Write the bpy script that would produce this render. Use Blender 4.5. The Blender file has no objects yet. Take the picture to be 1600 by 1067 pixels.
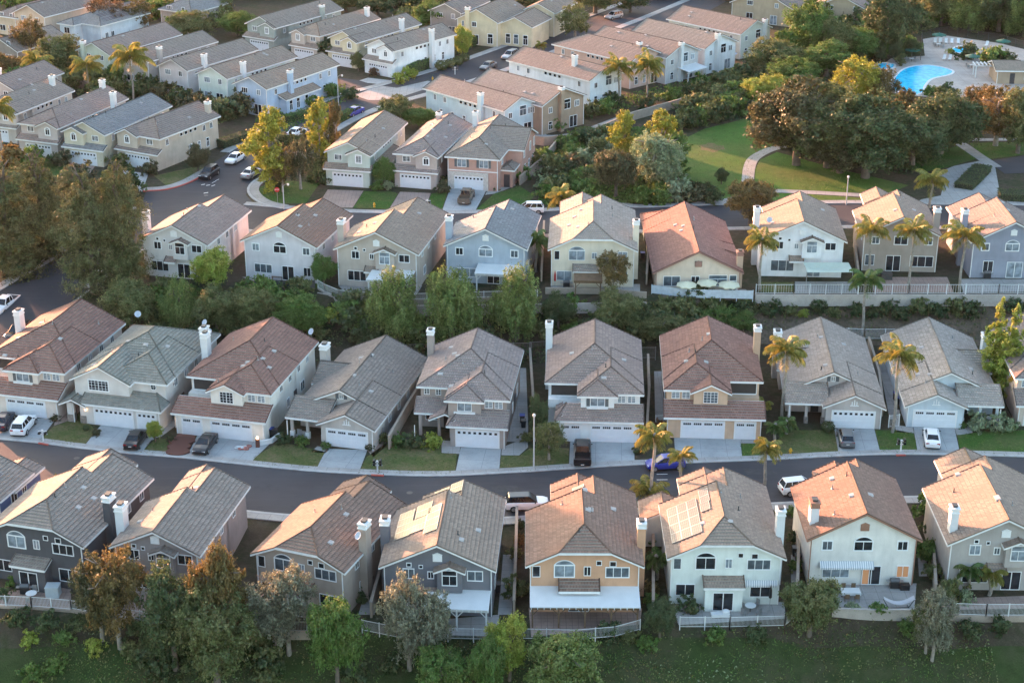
import bpy, bmesh, math, random
import numpy as np
from mathutils import Vector, Matrix
R = math.radians
rnd = random.Random(11)
scene = bpy.context.scene
COL = scene.collection

# ------------------------------------------------------------------ camera
CAMZ, PITCH, FOC = 87.0, 23.0, 2600.0
cd = bpy.data.cameras.new("camera")
cd.sensor_width = 36.0
cd.lens = FOC * 36.0 / 1600.0
cd.clip_start = 1.0
cd.clip_end = 6000.0
cam = bpy.data.objects.new("camera", cd)
cam.location = (0, 0, CAMZ)
cam.rotation_euler = (R(90 - PITCH), 0, 0)
COL.objects.link(cam)
scene.camera = cam

# ------------------------------------------------------------------ light
SUN_EL, SUN_AZ = 6.8, 51.0        # azimuth: degrees behind the plane of the picture, from the left
world = bpy.data.worlds.new("World")
scene.world = world
world.use_nodes = True
wn = world.node_tree
bg = wn.nodes["Background"]
sky = wn.nodes.new("ShaderNodeTexSky")
sky.sky_type = 'NISHITA'
sky.sun_disc = False
sun_dir = Vector((-math.cos(R(SUN_AZ)) * math.cos(R(SUN_EL)), math.sin(R(SUN_AZ)) * math.cos(R(SUN_EL)), math.sin(R(SUN_EL))))
sky.sun_elevation = R(SUN_EL)
sky.sun_rotation = math.atan2(sun_dir.x, sun_dir.y)
sky.air_density = 1.0
sky.dust_density = 2.2
sky.ozone_density = 1.15
wn.links.new(sky.outputs[0], bg.inputs[0])
bg.inputs[1].default_value = 0.15
sl = bpy.data.lights.new("sun", 'SUN')
sl.energy = 4.3
sl.color = (1.0, 0.43, 0.25)
sl.angle = R(0.6)
so = bpy.data.objects.new("sun", sl)
so.location = (-60, 200, 120)
so.rotation_euler = (-sun_dir).to_track_quat('-Z', 'Y').to_euler()
COL.objects.link(so)
scene.view_settings.view_transform = 'Standard'
scene.view_settings.look = 'None'
scene.view_settings.gamma = 1.0
scene.view_settings.exposure = 2.9

# ------------------------------------------------------------------ geometry helpers
_ca, _sa = math.cos(R(PITCH)), math.sin(R(PITCH))
def at(px, py, z=0.0):
    """the place on the level z that the photograph shows at (px, py)"""
    u = (px - 800.0) / FOC
    v = (py - 533.5) / FOC
    d = Vector((u, _ca - v * _sa, -_sa - v * _ca))
    t = (z - CAMZ) / d.z
    return Vector((d.x * t, d.y * t, z))

class MB:
    def __init__(s):
        s.v = []; s.f = []; s.m = []; s.uv = []
    def poly(s, pts, m=0, uv=None):
        b = len(s.v)
        s.v += [tuple(p) for p in pts]
        s.f.append(tuple(range(b, b + len(pts))))
        s.m.append(m)
        s.uv.append(uv if uv else [(0.0, 0.0)] * len(pts))
    def box(s, x0, x1, y0, y1, z0, z1, m=0, T=None):
        P = [Vector((x, y, z)) for z in (z0, z1) for y in (y0, y1) for x in (x0, x1)]
        if T: P = [T @ p for p in P]
        for q in ((0, 2, 3, 1), (4, 5, 7, 6), (0, 1, 5, 4), (2, 6, 7, 3), (0, 4, 6, 2), (1, 3, 7, 5)):
            s.poly([P[i] for i in q], m)
    def tube(s, p, q, r0, r1=None, n=8, m=0, cap=True):
        p = Vector(p); q = Vector(q); r1 = r0 if r1 is None else r1
        d = (q - p)
        if d.length < 1e-6: return
        d.normalize()
        a = d.orthogonal().normalized(); b = d.cross(a)
        A = [p + (a * math.cos(t) + b * math.sin(t)) * r0 for t in [2 * math.pi * i / n for i in range(n)]]
        B = [q + (a * math.cos(t) + b * math.sin(t)) * r1 for t in [2 * math.pi * i / n for i in range(n)]]
        for i in range(n):
            j = (i + 1) % n
            s.poly([A[i], A[j], B[j], B[i]], m)
        if cap:
            s.poly(A[::-1], m); s.poly(B, m)
    def path(s, pts, rs, n=7, m=0):
        for i in range(len(pts) - 1):
            s.tube(pts[i], pts[i + 1], rs[i], rs[i + 1], n, m, cap=(i == len(pts) - 2))
    def beam(s, p, q, w, up, dn, out, m=0):
        """bar from p to q, w thick towards out, from up above to dn below the line"""
        p = Vector(p); q = Vector(q); o = Vector(out) * w
        U = Vector((0, 0, up)); D = Vector((0, 0, -dn))
        P = [p + D, q + D, q + D + o, p + D + o, p + U, q + U, q + U + o, p + U + o]
        for f in ((0, 1, 2, 3), (4, 7, 6, 5), (0, 4, 5, 1), (1, 5, 6, 2), (2, 6, 7, 3), (3, 7, 4, 0)):
            s.poly([P[i] for i in f], m)
    def sphere(s, c, rx, ry, rz, n=12, k=8, m=0, z0=-1.0):
        c = Vector(c); rows = []
        for i in range(k + 1):
            t = math.asin(max(-1, min(1, z0 + (1 - z0) * i / k)))
            rows.append([c + Vector((rx * math.cos(t) * math.cos(2 * math.pi * j / n), ry * math.cos(t) * math.sin(2 * math.pi * j / n), rz * math.sin(t))) for j in range(n)])
        for i in range(k):
            for j in range(n):
                j2 = (j + 1) % n
                s.poly([rows[i][j], rows[i][j2], rows[i + 1][j2], rows[i + 1][j]], m)
    def lathe(s, c, prof, n=14, m=0):
        c = Vector(c)
        for i in range(len(prof) - 1):
            (r0, z0), (r1, z1) = prof[i], prof[i + 1]
            for j in range(n):
                a = 2 * math.pi * j / n; b = 2 * math.pi * (j + 1) / n
                q = [c + Vector((r0 * math.cos(a), r0 * math.sin(a), z0)), c + Vector((r0 * math.cos(b), r0 * math.sin(b), z0)),
                     c + Vector((r1 * math.cos(b), r1 * math.sin(b), z1)), c + Vector((r1 * math.cos(a), r1 * math.sin(a), z1))]
                s.poly(q, m)
    def mesh(s, name, mats, smooth=False):
        me = bpy.data.meshes.new(name)
        me.from_pydata(s.v, [], s.f)
        if not isinstance(mats, (list, tuple)): mats = [mats]
        for m in mats: me.materials.append(m)
        if len(mats) > 1:
            me.polygons.foreach_set('material_index', s.m)
        ul = me.uv_layers.new(name='UVMap')
        flat = [c for f in s.uv for p in f for c in p]
        ul.data.foreach_set('uv', flat)
        bm = bmesh.new(); bm.from_mesh(me)
        bmesh.ops.remove_doubles(bm, verts=bm.verts, dist=0.0005)
        if smooth:
            for f in bm.faces: f.smooth = True
        bm.to_mesh(me); bm.free()
        return me
    def build(s, name, mats, parent=None, loc=(0, 0, 0), rz=0.0, smooth=False):
        return link(name, s.mesh(name, mats, smooth), parent, loc, rz)

def link(name, me, parent=None, loc=(0, 0, 0), rz=0.0):
    o = bpy.data.objects.new(name, me)
    o.location = loc; o.rotation_euler = (0, 0, rz)
    if parent: o.parent = parent
    COL.objects.link(o)
    return o
def tag(o, label=None, cat=None, group=None, kind=None):
    if label: o['label'] = label
    if cat: o['category'] = cat
    if group: o['group'] = group
    if kind: o['kind'] = kind
    return o
def thing(name, label, cat, loc=(0, 0, 0), rz=0.0, group=None):
    return tag(link(name, None, None, loc, rz), label, cat, group)
def copy_tree(o, parent=None):
    c = o.copy(); COL.objects.link(c)
    if parent: c.parent = parent
    for ch in o.children: copy_tree(ch, c)
    return c

# ------------------------------------------------------------------ materials
def srgb(r, g, b):
    f = lambda c: (c / 255.0 / 12.92) if c / 255.0 <= 0.04045 else ((c / 255.0 + 0.055) / 1.055) ** 2.4
    return (f(r), f(g), f(b))
_mc = {}
def nmat(name):
    m = bpy.data.materials.new(name); m.use_nodes = True
    nt = m.node_tree; return m, nt, nt.nodes["Principled BSDF"]
def mix_rgb(nt, fac, a, b, mode='MIX'):
    n = nt.nodes.new('ShaderNodeMix'); n.data_type = 'RGBA'; n.blend_type = mode
    for i, v in ((0, fac), (6, a), (7, b)):
        if hasattr(v, 'is_output') or isinstance(v, bpy.types.NodeSocket): nt.links.new(v, n.inputs[i])
        else: n.inputs[i].default_value = v if i == 0 else (*v, 1.0)
    return n.outputs[2]
def noise(nt, scale, detail=4, coord='Object', rough=0.55, stretch=None):
    tc = nt.nodes.new('ShaderNodeTexCoord')
    src = tc.outputs[coord]
    if stretch:
        mp = nt.nodes.new('ShaderNodeMapping'); mp.inputs['Scale'].default_value = stretch
        nt.links.new(src, mp.inputs[0]); src = mp.outputs[0]
    n = nt.nodes.new('ShaderNodeTexNoise'); n.inputs['Scale'].default_value = scale
    n.inputs['Detail'].default_value = detail; n.inputs['Roughness'].default_value = rough
    nt.links.new(src, n.inputs['Vector'])
    return n.outputs[0]
def ramp(nt, src, a, b, lo=0.35, hi=0.65):
    r = nt.nodes.new('ShaderNodeValToRGB')
    r.color_ramp.elements[0].position = lo; r.color_ramp.elements[1].position = hi
    r.color_ramp.elements[0].color = (*a, 1); r.color_ramp.elements[1].color = (*b, 1)
    nt.links.new(src, r.inputs[0]); return r.outputs[0]
def bump(nt, bs, h, strength=0.3, dist=0.02):
    b = nt.nodes.new('ShaderNodeBump'); b.inputs['Strength'].default_value = strength; b.inputs['Distance'].default_value = dist
    nt.links.new(h, b.inputs['Height']); nt.links.new(b.outputs[0], bs.inputs['Normal'])
def sc(c, k): return tuple(min(1.0, x * k) for x in c)
def surf(name, c, rough=0.8, var=0.12, scale=1.5, bmp=0.0, bscale=30.0, metal=0.0, spec=0.5, coat=0.0, fine=0.0):
    """a plain surface of colour c with soft uneven tone"""
    key = (name, c, rough, var, scale, metal)
    if key in _mc: return _mc[key]
    m, nt, bs = nmat(name)
    if var > 0:
        col = ramp(nt, noise(nt, scale, 6), sc(c, 1 - var), sc(c, 1 + var), 0.3, 0.7)
        if fine > 0:
            col = mix_rgb(nt, fine, col, ramp(nt, noise(nt, scale * 14, 5), sc(c, .55), sc(c, 1.45), 0.35, 0.65))
        nt.links.new(col, bs.inputs['Base Color'])
    else:
        bs.inputs['Base Color'].default_value = (*c, 1)
    bs.inputs['Roughness'].default_value = rough
    bs.inputs['Metallic'].default_value = metal
    bs.inputs['Specular IOR Level'].default_value = spec
    bs.inputs['Coat Weight'].default_value = coat
    if bmp > 0: bump(nt, bs, noise(nt, bscale, 4), bmp, 0.03)
    _mc[key] = m
    return m
def stucco(c):
    key = ('stucco', c)
    if key in _mc: return _mc[key]
    m, nt, bs = nmat('stucco')
    base = ramp(nt, noise(nt, 0.5, 5), sc(c, .84), sc(c, 1.08), .3, .7)
    stain = noise(nt, 1.0, 6, stretch=(1.6, 1.6, 0.22))
    col = mix_rgb(nt, ramp(nt, stain, (0, 0, 0), (.55, .55, .55), .5, .85), base, sc(c, .68))
    nt.links.new(col, bs.inputs['Base Color'])
    bs.inputs['Roughness'].default_value = .92
    bs.inputs['Specular IOR Level'].default_value = .2
    bump(nt, bs, noise(nt, 18, 4), .35, .02)
    _mc[key] = m; return m
def tile(c, c2, barrel=0.0):
    """concrete roof tiles; the courses are real steps, this adds single tiles, weathering and stains"""
    key = ('tile', c, c2, barrel)
    if key in _mc: return _mc[key]
    m, nt, bs = nmat('roof_tile')
    uv = nt.nodes.new('ShaderNodeUVMap'); uv.uv_map = 'UVMap'
    br = nt.nodes.new('ShaderNodeTexBrick')
    br.offset = .5; br.inputs['Scale'].default_value = 1.0
    br.inputs['Brick Width'].default_value = .30 if not barrel else .28; br.inputs['Row Height'].default_value = .42
    br.inputs['Mortar Size'].default_value = .016; br.inputs['Mortar Smooth'].default_value = .3
    br.inputs['Color1'].default_value = (*sc(c, .88), 1); br.inputs['Color2'].default_value = (*sc(c2, 1.1), 1)
    br.inputs['Mortar'].default_value = (*sc(c, .40), 1)
    nt.links.new(uv.outputs[0], br.inputs['Vector'])
    big = noise(nt, .35, 6)
    col = mix_rgb(nt, ramp(nt, big, (0, 0, 0), (.65, .65, .65), .42, .66), br.outputs[0], sc(c2, .74), 'MIX')
    st = noise(nt, 1.1, 6, rough=.65)
    col = mix_rgb(nt, ramp(nt, st, (0, 0, 0), (.7, .7, .7), .54, .76), col, sc(c, .5))
    nt.links.new(col, bs.inputs['Base Color'])
    bs.inputs['Roughness'].default_value = .85
    bs.inputs['Specular IOR Level'].default_value = .25
    mth = nt.nodes.new('ShaderNodeMath'); mth.operation = 'SUBTRACT'
    mth.inputs[0].default_value = 1.0; nt.links.new(br.outputs[1], mth.inputs[1])
    h = mth.outputs[0]
    if barrel:
        sx = nt.nodes.new('ShaderNodeSeparateXYZ'); nt.links.new(uv.outputs[0], sx.inputs[0])
        k = nt.nodes.new('ShaderNodeMath'); k.operation = 'MULTIPLY'; k.inputs[1].default_value = 2 * math.pi / .28
        nt.links.new(sx.outputs[0], k.inputs[0])
        sn = nt.nodes.new('ShaderNodeMath'); sn.operation = 'SINE'; nt.links.new(k.outputs[0], sn.inputs[0])
        ad = nt.nodes.new('ShaderNodeMath'); ad.operation = 'MULTIPLY_ADD'; ad.inputs[1].default_value = barrel
        nt.links.new(sn.outputs[0], ad.inputs[0]); nt.links.new(h, ad.inputs[2]); h = ad.outputs[0]
    bump(nt, bs, h, .8, .035)
    _mc[key] = m; return m
def glass(name, c, rough=.06):
    key = ('glass', name)
    if key in _mc: return _mc[key]
    m, nt, bs = nmat(name)
    nt.links.new(ramp(nt, noise(nt, .9, 2), sc(c, .6), sc(c, 1.5), .35, .65), bs.inputs['Base Color'])
    bs.inputs['Roughness'].default_value = rough
    bs.inputs['Specular IOR Level'].default_value = .6
    _mc[key] = m; return m
M = {}
M['trim'] = surf('white_trim', (.72, .72, .72), .6, .06, 2)
M['frame'] = surf('window_frame_white', (.75, .76, .77), .5, .04, 2)
M['dark_frame'] = surf('window_frame_dark', (.09, .085, .08), .5, .04, 2)
M['garage'] = surf('garage_paint', (.66, .68, .72), .55, .05, 1.2)
M['pane'] = glass('window_glass', (.022, .026, .032))
M['pane_curtain'] = glass('window_glass_curtain', (.22, .26, .30), .12)  # pale curtain behind the glass
M['pane_mid'] = glass('window_glass_blind', (.09, .11, .13), .08)
M['white_paint'] = surf('white_paint', (.64, .65, .66), .5, .05, 1.0)
M['dark_metal'] = surf('dark_metal', (.05, .05, .05), .5, .2, 3)
M['black'] = surf('black_plastic', (.02, .02, .022), .45, .1, 3)
M['grey_metal'] = surf('galvanised_metal', (.32, .32, .32), .45, .1, 3, metal=.5)
M['wood'] = surf('weathered_wood', (.16, .10, .06), .8, .25, 3, .3, 20)
M['solar'] = surf('solar_cell', (.075, .06, .062), .42, .05, 1, spec=.6)
# ------------------------------------------------------------------ ground
BZ, CZ = -0.8, 5.2
def lerp_tab(t, x):
    if x <= t[0][0]: return t[0][1]
    for (a, va), (b, vb) in zip(t, t[1:]):
        if x <= b: return va + (vb - va) * (x - a) / (b - a)
    return t[-1][1]
def smooth(a, b, x):
    t = max(0, min(1, (x - a) / (b - a))); return t * t * (3 - 2 * t)
YB = [(-70, 200), (-25, 198.5), (0, 197), (18, 200.5), (40, 203.2), (90, 203.6)]     # foot of the bank
YT = [(-70, 210), (-40, 209.3), (-22, 207.6), (-12, 206.4), (0, 206.8), (24, 207), (27, 209.2), (90, 209.6)]   # its top
ZT = [(-70, 5.2), (-26, 5.2), (-24, 4.3), (-8, 4.3), (0, 4.4), (22, 4.2), (27, 3.7), (90, 3.7)]
YF = [(-70, 141.5), (-45, 138.6), (-30, 137.8), (-20, 136.6), (-10, 136.2), (13, 136.0), (14, 136.7), (25, 136.9), (28, 138.8), (40, 139.2), (60, 138.6)]   # edge of the yards in front
def hgt(x, y):
    yf = lerp_tab(YF, x)
    if y < yf:
        d = yf - y
        return BZ - .15 - .42 * d - .3 * smooth(0, 2.5, d) + .18 * math.sin(x * .5 + y * .3) * smooth(0, 4, d)
    yb, yt, zt = lerp_tab(YB, x), lerp_tab(YT, x), lerp_tab(ZT, x)
    z = BZ + (0 - BZ) * smooth(150, 157, y) if y < 157 else 0.0
    if y >= yt: zz = CZ
    elif y > yb: zz = zt * (.25 * (y - yb) / (yt - yb) + .75 * smooth(yb, yt + 1.5, y))
    else: zz = z
    if x < -54:
        r = CZ * max(0, min(1, (y - 186) / (234 - 186)))
        k = smooth(-54, -60, x); zz = zz * (1 - k) + (r if y > 186 else z) * k
    if y > 300:
        zz += smooth(50, 80, x) * max(0, y - 392) * .22 + max(0, y - 430) * .05
    return zz
XS = [-900, -700, -500, -400, -300, -240, -200, -170] + list(np.arange(-150, 150.1, 2.0)) + [170, 200, 240, 300, 400, 500, 700, 900]
YS = [70, 90, 105] + list(np.arange(115, 214, .8)) + list(np.arange(214, 300, 4.0)) + list(np.arange(300, 480, 10.0)) + [500, 560, 640, 800, 1100, 1600]
def sheet(name, xs, ys, dz, mats, f=None, wob=0.0):
    nx, ny = len(xs), len(ys)
    V = [(x, y, (f or hgt)(x, y) + dz) for y in ys for x in xs]
    F = [(j * nx + i, j * nx + i + 1, (j + 1) * nx + i + 1, (j + 1) * nx + i) for j in range(ny - 1) for i in range(nx - 1)]
    me = bpy.data.meshes.new(name); me.from_pydata(V, [], F); me.materials.append(mats)
    for p in me.polygons: p.use_smooth = True
    return tag(link(name, me), kind='structure')
def ground_mat(name, a, b, c, s1=.25, s2=1.2, bmp=.6):
    m, nt, bs = nmat(name)
    col = mix_rgb(nt, ramp(nt, noise(nt, s1, 6), (0, 0, 0), (1, 1, 1), .42, .6), a, b)
    col = mix_rgb(nt, ramp(nt, noise(nt, s2, 6, rough=.7), (0, 0, 0), (.8, .8, .8), .45, .65), col, c)
    col = mix_rgb(nt, .5, col, ramp(nt, noise(nt, 9, 4), (.3, .3, .3), (1.0, 1.0, 1.0), .3, .7), 'MULTIPLY')
    nt.links.new(col, bs.inputs['Base Color']); bs.inputs['Roughness'].default_value = .95; bs.inputs['Specular IOR Level'].default_value = .1
    bump(nt, bs, noise(nt, 5, 6, rough=.7), bmp, .15)
    return m
M['soil'] = ground_mat('garden_soil', (.075, .060, .042), (.050, .058, .028), (.105, .088, .066))
M['grass'] = ground_mat('lawn_grass', (.07, .14, .03), (.11, .135, .05), (.05, .105, .022), .3, 2.0, .6)
M['grass_dry'] = ground_mat('dry_lawn', (.12, .14, .05), (.19, .16, .085), (.07, .11, .03), .45, 2.2, .6)
M['grass_park'] = ground_mat('park_lawn', (.085, .175, .035), (.12, .165, .05), (.065, .13, .028), .10, .8, .5)
M['slope'] = ground_mat('grassy_slope', (.05, .078, .025), (.072, .075, .038), (.034, .055, .018), .16, .9, .8)
M['bare'] = ground_mat('bare_bank', (.20, .155, .12), (.13, .10, .075), (.09, .085, .05), .3, 1.5, .7)
def concrete(name, c, jx=3.0, jy=3.0):
    m, nt, bs = nmat(name)
    tc = nt.nodes.new('ShaderNodeTexCoord')
    br = nt.nodes.new('ShaderNodeTexBrick'); br.offset = 0; br.inputs['Scale'].default_value = 1
    br.inputs['Brick Width'].default_value = jx; br.inputs['Row Height'].default_value = jy; br.inputs['Mortar Size'].default_value = .025
    br.inputs['Color1'].default_value = (*sc(c, .97), 1); br.inputs['Color2'].default_value = (*sc(c, 1.04), 1); br.inputs['Mortar'].default_value = (*sc(c, .62), 1)
    nt.links.new(tc.outputs['UV'], br.inputs['Vector'])
    col = mix_rgb(nt, ramp(nt, noise(nt, .45, 6), (0, 0, 0), (.7, .7, .7), .45, .72), br.outputs[0], sc(c, .66))
    col = mix_rgb(nt, ramp(nt, noise(nt, 3, 5), (0, 0, 0), (.45, .45, .45), .55, .75), col, sc(c, .5))
    nt.links.new(col, bs.inputs['Base Color']); bs.inputs['Roughness'].default_value = .85; bs.inputs['Specular IOR Level'].default_value = .3
    return m
M['concrete'] = concrete('driveway_concrete', (.36, .375, .385))
M['walk'] = concrete('path_concrete', (.34, .33, .32), 1.4, 1.4)
M['paver'] = concrete('pink_paver', (.34, .25, .215), .6, .6)
M['redpave'] = concrete('red_paving', (.20, .085, .065), 1.2, 1.2)
M['kerb'] = surf('kerb_concrete', (.36, .36, .36), .85, .18, 1.2)
M['redkerb'] = surf('red_kerb_paint', (.38, .07, .05), .7, .2, 3)
M['deck'] = concrete('pool_deck', (.42, .37, .34), 2.5, 2.5)
m, nt, bs = nmat('asphalt')
c = ramp(nt, noise(nt, .10, 5), (.034, .035, .043), (.052, .052, .060), .35, .65)
c = mix_rgb(nt, ramp(nt, noise(nt, .9, 6, stretch=(.15, 1.6, 1)), (0, 0, 0), (.35, .35, .35), .5, .8), c, (.075, .075, .082))
c = mix_rgb(nt, ramp(nt, noise(nt, .45, 7, rough=.75), (0, 0, 0), (.45, .45, .45), .56, .66), c, (.022, .023, .029))
nt.links.new(c, bs.inputs['Base Color']); bs.inputs['Roughness'].default_value = .82; bs.inputs['Specular IOR Level'].default_value = .35
bump(nt, bs, noise(nt, 40, 3), .15, .01)
M['asphalt'] = m
M['paint'] = surf('road_paint', (.62, .62, .6), .7, .15, 3)
sheet('ground', XS, YS, 0.0, M['soil'])
sheet('grass_slope', list(np.arange(-75, 75.1, .8)), list(np.arange(116, 136, .6)), .03, M['slope'], lambda x, y: hgt(x, min(y, lerp_tab(YF, x) - .05)))
sheet('bank', list(np.arange(20, 74, 1.0)), list(np.arange(203.4, 209.3, .45)), .03, M['bare'])

def flat(name, pts, z, mat, kind='structure', uvrot=0.0):
    """a level sheet bounded by pts (x, y)"""
    bm = bmesh.new(); vs = [bm.verts.new((p[0], p[1], z)) for p in pts]
    es = [bm.edges.new((vs[i], vs[(i + 1) % len(vs)])) for i in range(len(vs))]
    bmesh.ops.triangle_fill(bm, edges=es, use_beauty=True)
    for f in bm.faces:
        if f.normal.z < 0: f.normal_flip()
    uvl = bm.loops.layers.uv.new('UVMap'); c, s = math.cos(uvrot), math.sin(uvrot)
    o0 = pts[0]
    for f in bm.faces:
        for l in f.loops:
            x, y = l.vert.co.x - o0[0], l.vert.co.y - o0[1]; l[uvl].uv = (x * c + y * s + .01, -x * s + y * c + .01)
    me = bpy.data.meshes.new(name); bm.to_mesh(me); bm.free(); me.materials.append(mat)
    return tag(link(name, me), kind=kind)
def px(pts, z=0.0): return [tuple(at(a, b, z))[:2] for a, b in pts]
def curve(pts, n=6):
    """smooth line through pts"""
    P = [Vector((*p[:2], 0)) for p in pts]; out = []
    for i in range(len(P) - 1):
        a, b, c_, d = P[max(0, i - 1)], P[i], P[i + 1], P[min(len(P) - 1, i + 2)]
        for k in range(n):
            t = k / n
            out.append(.5 * ((2 * b) + (c_ - a) * t + (2 * a - 5 * b + 4 * c_ - d) * t * t + (3 * b - a - 3 * c_ + d) * t ** 3))
    out.append(P[-1]); return [(p.x, p.y) for p in out]
def offset(line, d):
    o = []
    for i, p in enumerate(line):
        a = Vector(line[max(0, i - 1)]); b = Vector(line[min(len(line) - 1, i + 1)]); t = (b - a).normalized()
        o.append((p[0] - t.y * d, p[1] + t.x * d))
    return o
def ribbon(name, A, B, za, mat, zf=None, th=0.0, kind='structure'):
    """strip between two lines of equal length; th > 0 gives it a real height"""
    mb = MB(); n = len(A); acc = 0
    Z = lambda p: (zf(*p) if zf else 0) + za
    for i in range(n - 1):
        l = (Vector(A[i + 1]) - Vector(A[i])).length; w = (Vector(A[i]) - Vector(B[i])).length
        a0, a1, b0, b1 = [(p[0], p[1], Z(p)) for p in (A[i], A[i + 1], B[i], B[i + 1])]
        mb.poly([b0, b1, a1, a0] if (Vector(b1) - Vector(b0)).cross(Vector(a0) - Vector(b0)).z > 0 else [a0, a1, b1, b0], 0, [(acc, 0), (acc + l, 0), (acc + l, w), (acc, w)])
        if th > 0:
            for u, v in ((a0, a1), (b0, b1)):
                mb.poly([u, v, (v[0], v[1], v[2] - th), (u[0], u[1], u[2] - th)], 0, [(acc, 0), (acc + l, 0), (acc + l, th), (acc, th)])
        acc += l
    return tag(mb.build(name, mat), kind=kind)

# the near street
farK = curve(px([(-60, 682), (0, 687.5), (60, 693), (130, 702), (217, 711), (290, 717), (400, 729), (496, 738), (596, 743), (689, 744.7), (799, 739.5), (886, 733.7), (992, 727.5), (1188, 720), (1337, 712.5), (1440, 711), (1600, 714.5), (1680, 718)]))
nearK = offset(farK, -10.0)
ribbon('road', farK, nearK, .02, M['asphalt'])
ribbon('kerb', farK, offset(farK, .42), .12, M['kerb'], th=.14)
ribbon('pavement', offset(farK, .43), offset(farK, 1.25), .10, M['walk'], th=.1)
ribbon('kerb', nearK, offset(nearK, -.4), .12, M['kerb'], th=.16)
ribbon('pavement', offset(nearK, -.41), offset(nearK, -1.6), .10, M['walk'], th=.12)
# the street above, along the park
hk = curve(px([(380, 321), (420, 324), (460, 328), (555, 333), (690, 334.5), (850, 331), (960, 322.5), (1002, 325), (1127, 320.8), (1317, 318.5), (1420, 319.5), (1500, 320), (1620, 322)], CZ))
hk2 = offset(hk, -10.6)
ribbon('road', hk, hk2, CZ + .02, M['asphalt'])
ribbon('kerb', hk, offset(hk, .42), CZ + .12, M['kerb'], th=.14)
ribbon('pavement', offset(hk, .43), offset(hk, 1.5), CZ + .10, M['walk'], th=.12)
ribbon('kerb', hk2, offset(hk2, -.4), CZ + .12, M['kerb'], th=.14)
ribbon('pavement', offset(hk2, -.41), offset(hk2, -1.3), CZ + .10, M['walk'], th=.12)
# the street climbing between the upper houses
cl = curve(px([(305, 312), (350, 278), (420, 232), (500, 186), (560, 160), (640, 138), (740, 108), (850, 68), (960, 28), (1060, -12)], CZ), 8)
ribbon('road', offset(cl, 5.2), offset(cl, -5.2), CZ + .028, M['asphalt'])
cut = 14
for s_ in (1, -1):
    ribbon('kerb', offset(cl, s_ * 5.2)[cut:], offset(cl, s_ * 5.6)[cut:], CZ + .14, M['kerb'], th=.14)
    ribbon('pavement', offset(cl, s_ * 5.61)[cut:], offset(cl, s_ * 6.9)[cut:], CZ + .12, M['walk'], th=.12)
flat('road', px([(222, 318), (228, 300), (262, 296), (300, 286), (332, 268), (385, 262), (392, 290), (384, 305), (400, 322), (420, 345), (330, 352), (230, 350)], CZ), CZ + .034, M['asphalt'])
flat('road', px([(905, 62), (932, 36), (1000, 2), (1060, -22), (1180, -22), (1100, 22), (1010, 48), (950, 66)], CZ), CZ + .033, M['asphalt'])
cg = px([(555, 150), (575, 157), (612, 157), (655, 143), (690, 131), (668, 127), (620, 138), (590, 134)], CZ)
flat('cross_gutter', cg, CZ + .04, M['walk'])
flat('road', px([(530, 122), (560, 126), (600, 138), (588, 146), (556, 150), (535, 140)], CZ), CZ + .036, M['asphalt'])
# the steep side street on the left
ss = curve([tuple(at(310, 320, CZ))[:2], tuple(at(235, 345, CZ))[:2], tuple(at(150, 400, CZ - .3))[:2], tuple(at(75, 455, 3.0))[:2], tuple(at(0, 510, 1.5))[:2], tuple(at(-70, 570, .3))[:2], tuple(at(-110, 640, 0))[:2]], 8)
hz = lambda x, y: max(hgt(x, y), 0)
ribbon('road', offset(ss, 5.6), offset(ss, -5.6), .06, M['asphalt'], hz)
ribbon('kerb', offset(ss, -5.6)[6:], offset(ss, -6.0)[6:], .2, M['kerb'], hz, th=.3)
ribbon('pavement', offset(ss, -6.01)[6:], offset(ss, -7.2)[6:], .17, M['walk'], hz, th=.3)
ribbon('kerb', offset(ss, 5.6)[10:], offset(ss, 6.0)[10:], .2, M['kerb'], hz, th=.3)

# drives, lawns and paths of the street front
UR = {}
LAWNS = []
def lot(name, pts, mat, z=0.0, dz=.02, rot=0):
    if name == 'lawn' and mat != 'soil': LAWNS.append((pts, z, mat))
    return flat(name, px(pts, z), z + dz, M[mat], uvrot=rot)
r14 = R(-14)
lot('driveway', [(-40, 650), (87, 654.5), (60, 691), (0, 686), (-40, 682)], 'concrete', rot=r14)
lot('lawn', [(60.5, 690.5), (73, 676), (84, 666), (112, 656), (124, 646), (150, 672.5), (129.5, 698)], 'grass_dry')
lot('path', [(87, 655), (84, 665.5), (112, 655.5), (126, 641), (120, 630), (106, 645)], 'paver')
lot('driveway', [(159, 663), (226, 668), (241, 686), (219, 709), (130, 699), (151, 672)], 'concrete', rot=r14)
lot('lawn', [(219.5, 709), (237, 687.5), (270, 684), (262, 712)], 'grass_dry')
lot('path', [(252, 682), (286, 657), (280, 650), (262, 655), (243, 684)], 'walk')
lot('path', [(262.5, 712), (290, 715), (309, 673), (292, 664), (276, 680)], 'redpave')
lot('driveway', [(291, 715), (313, 671), (425, 690), (398, 716), (388, 726)], 'concrete', rot=r14)
lot('lawn', [(389, 726), (400, 713), (437, 690), (508, 706), (492, 736), (440, 731)], 'grass_dry')
lot('path', [(485, 706), (508, 708), (516, 700), (496, 697)], 'walk')
lot('driveway', [(492.5, 736.5), (510, 701), (574, 703), (560, 740)], 'concrete', rot=r14)
lot('lawn', [(560.5, 740), (573, 714), (606, 690), (690, 692), (689, 708), (714, 709.5), (710, 743.5), (600, 742)], 'grass_dry')
lot('path', [(690, 688), (690, 707.5), (718, 709), (720, 690)], 'walk')
lot('path', [(573.5, 703), (583, 714), (603, 697), (606, 686), (588, 684)], 'paver')
lot('driveway', [(720, 699), (783, 699), (779.5, 741), (710.5, 743.5)], 'concrete', rot=R(-6))
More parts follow.
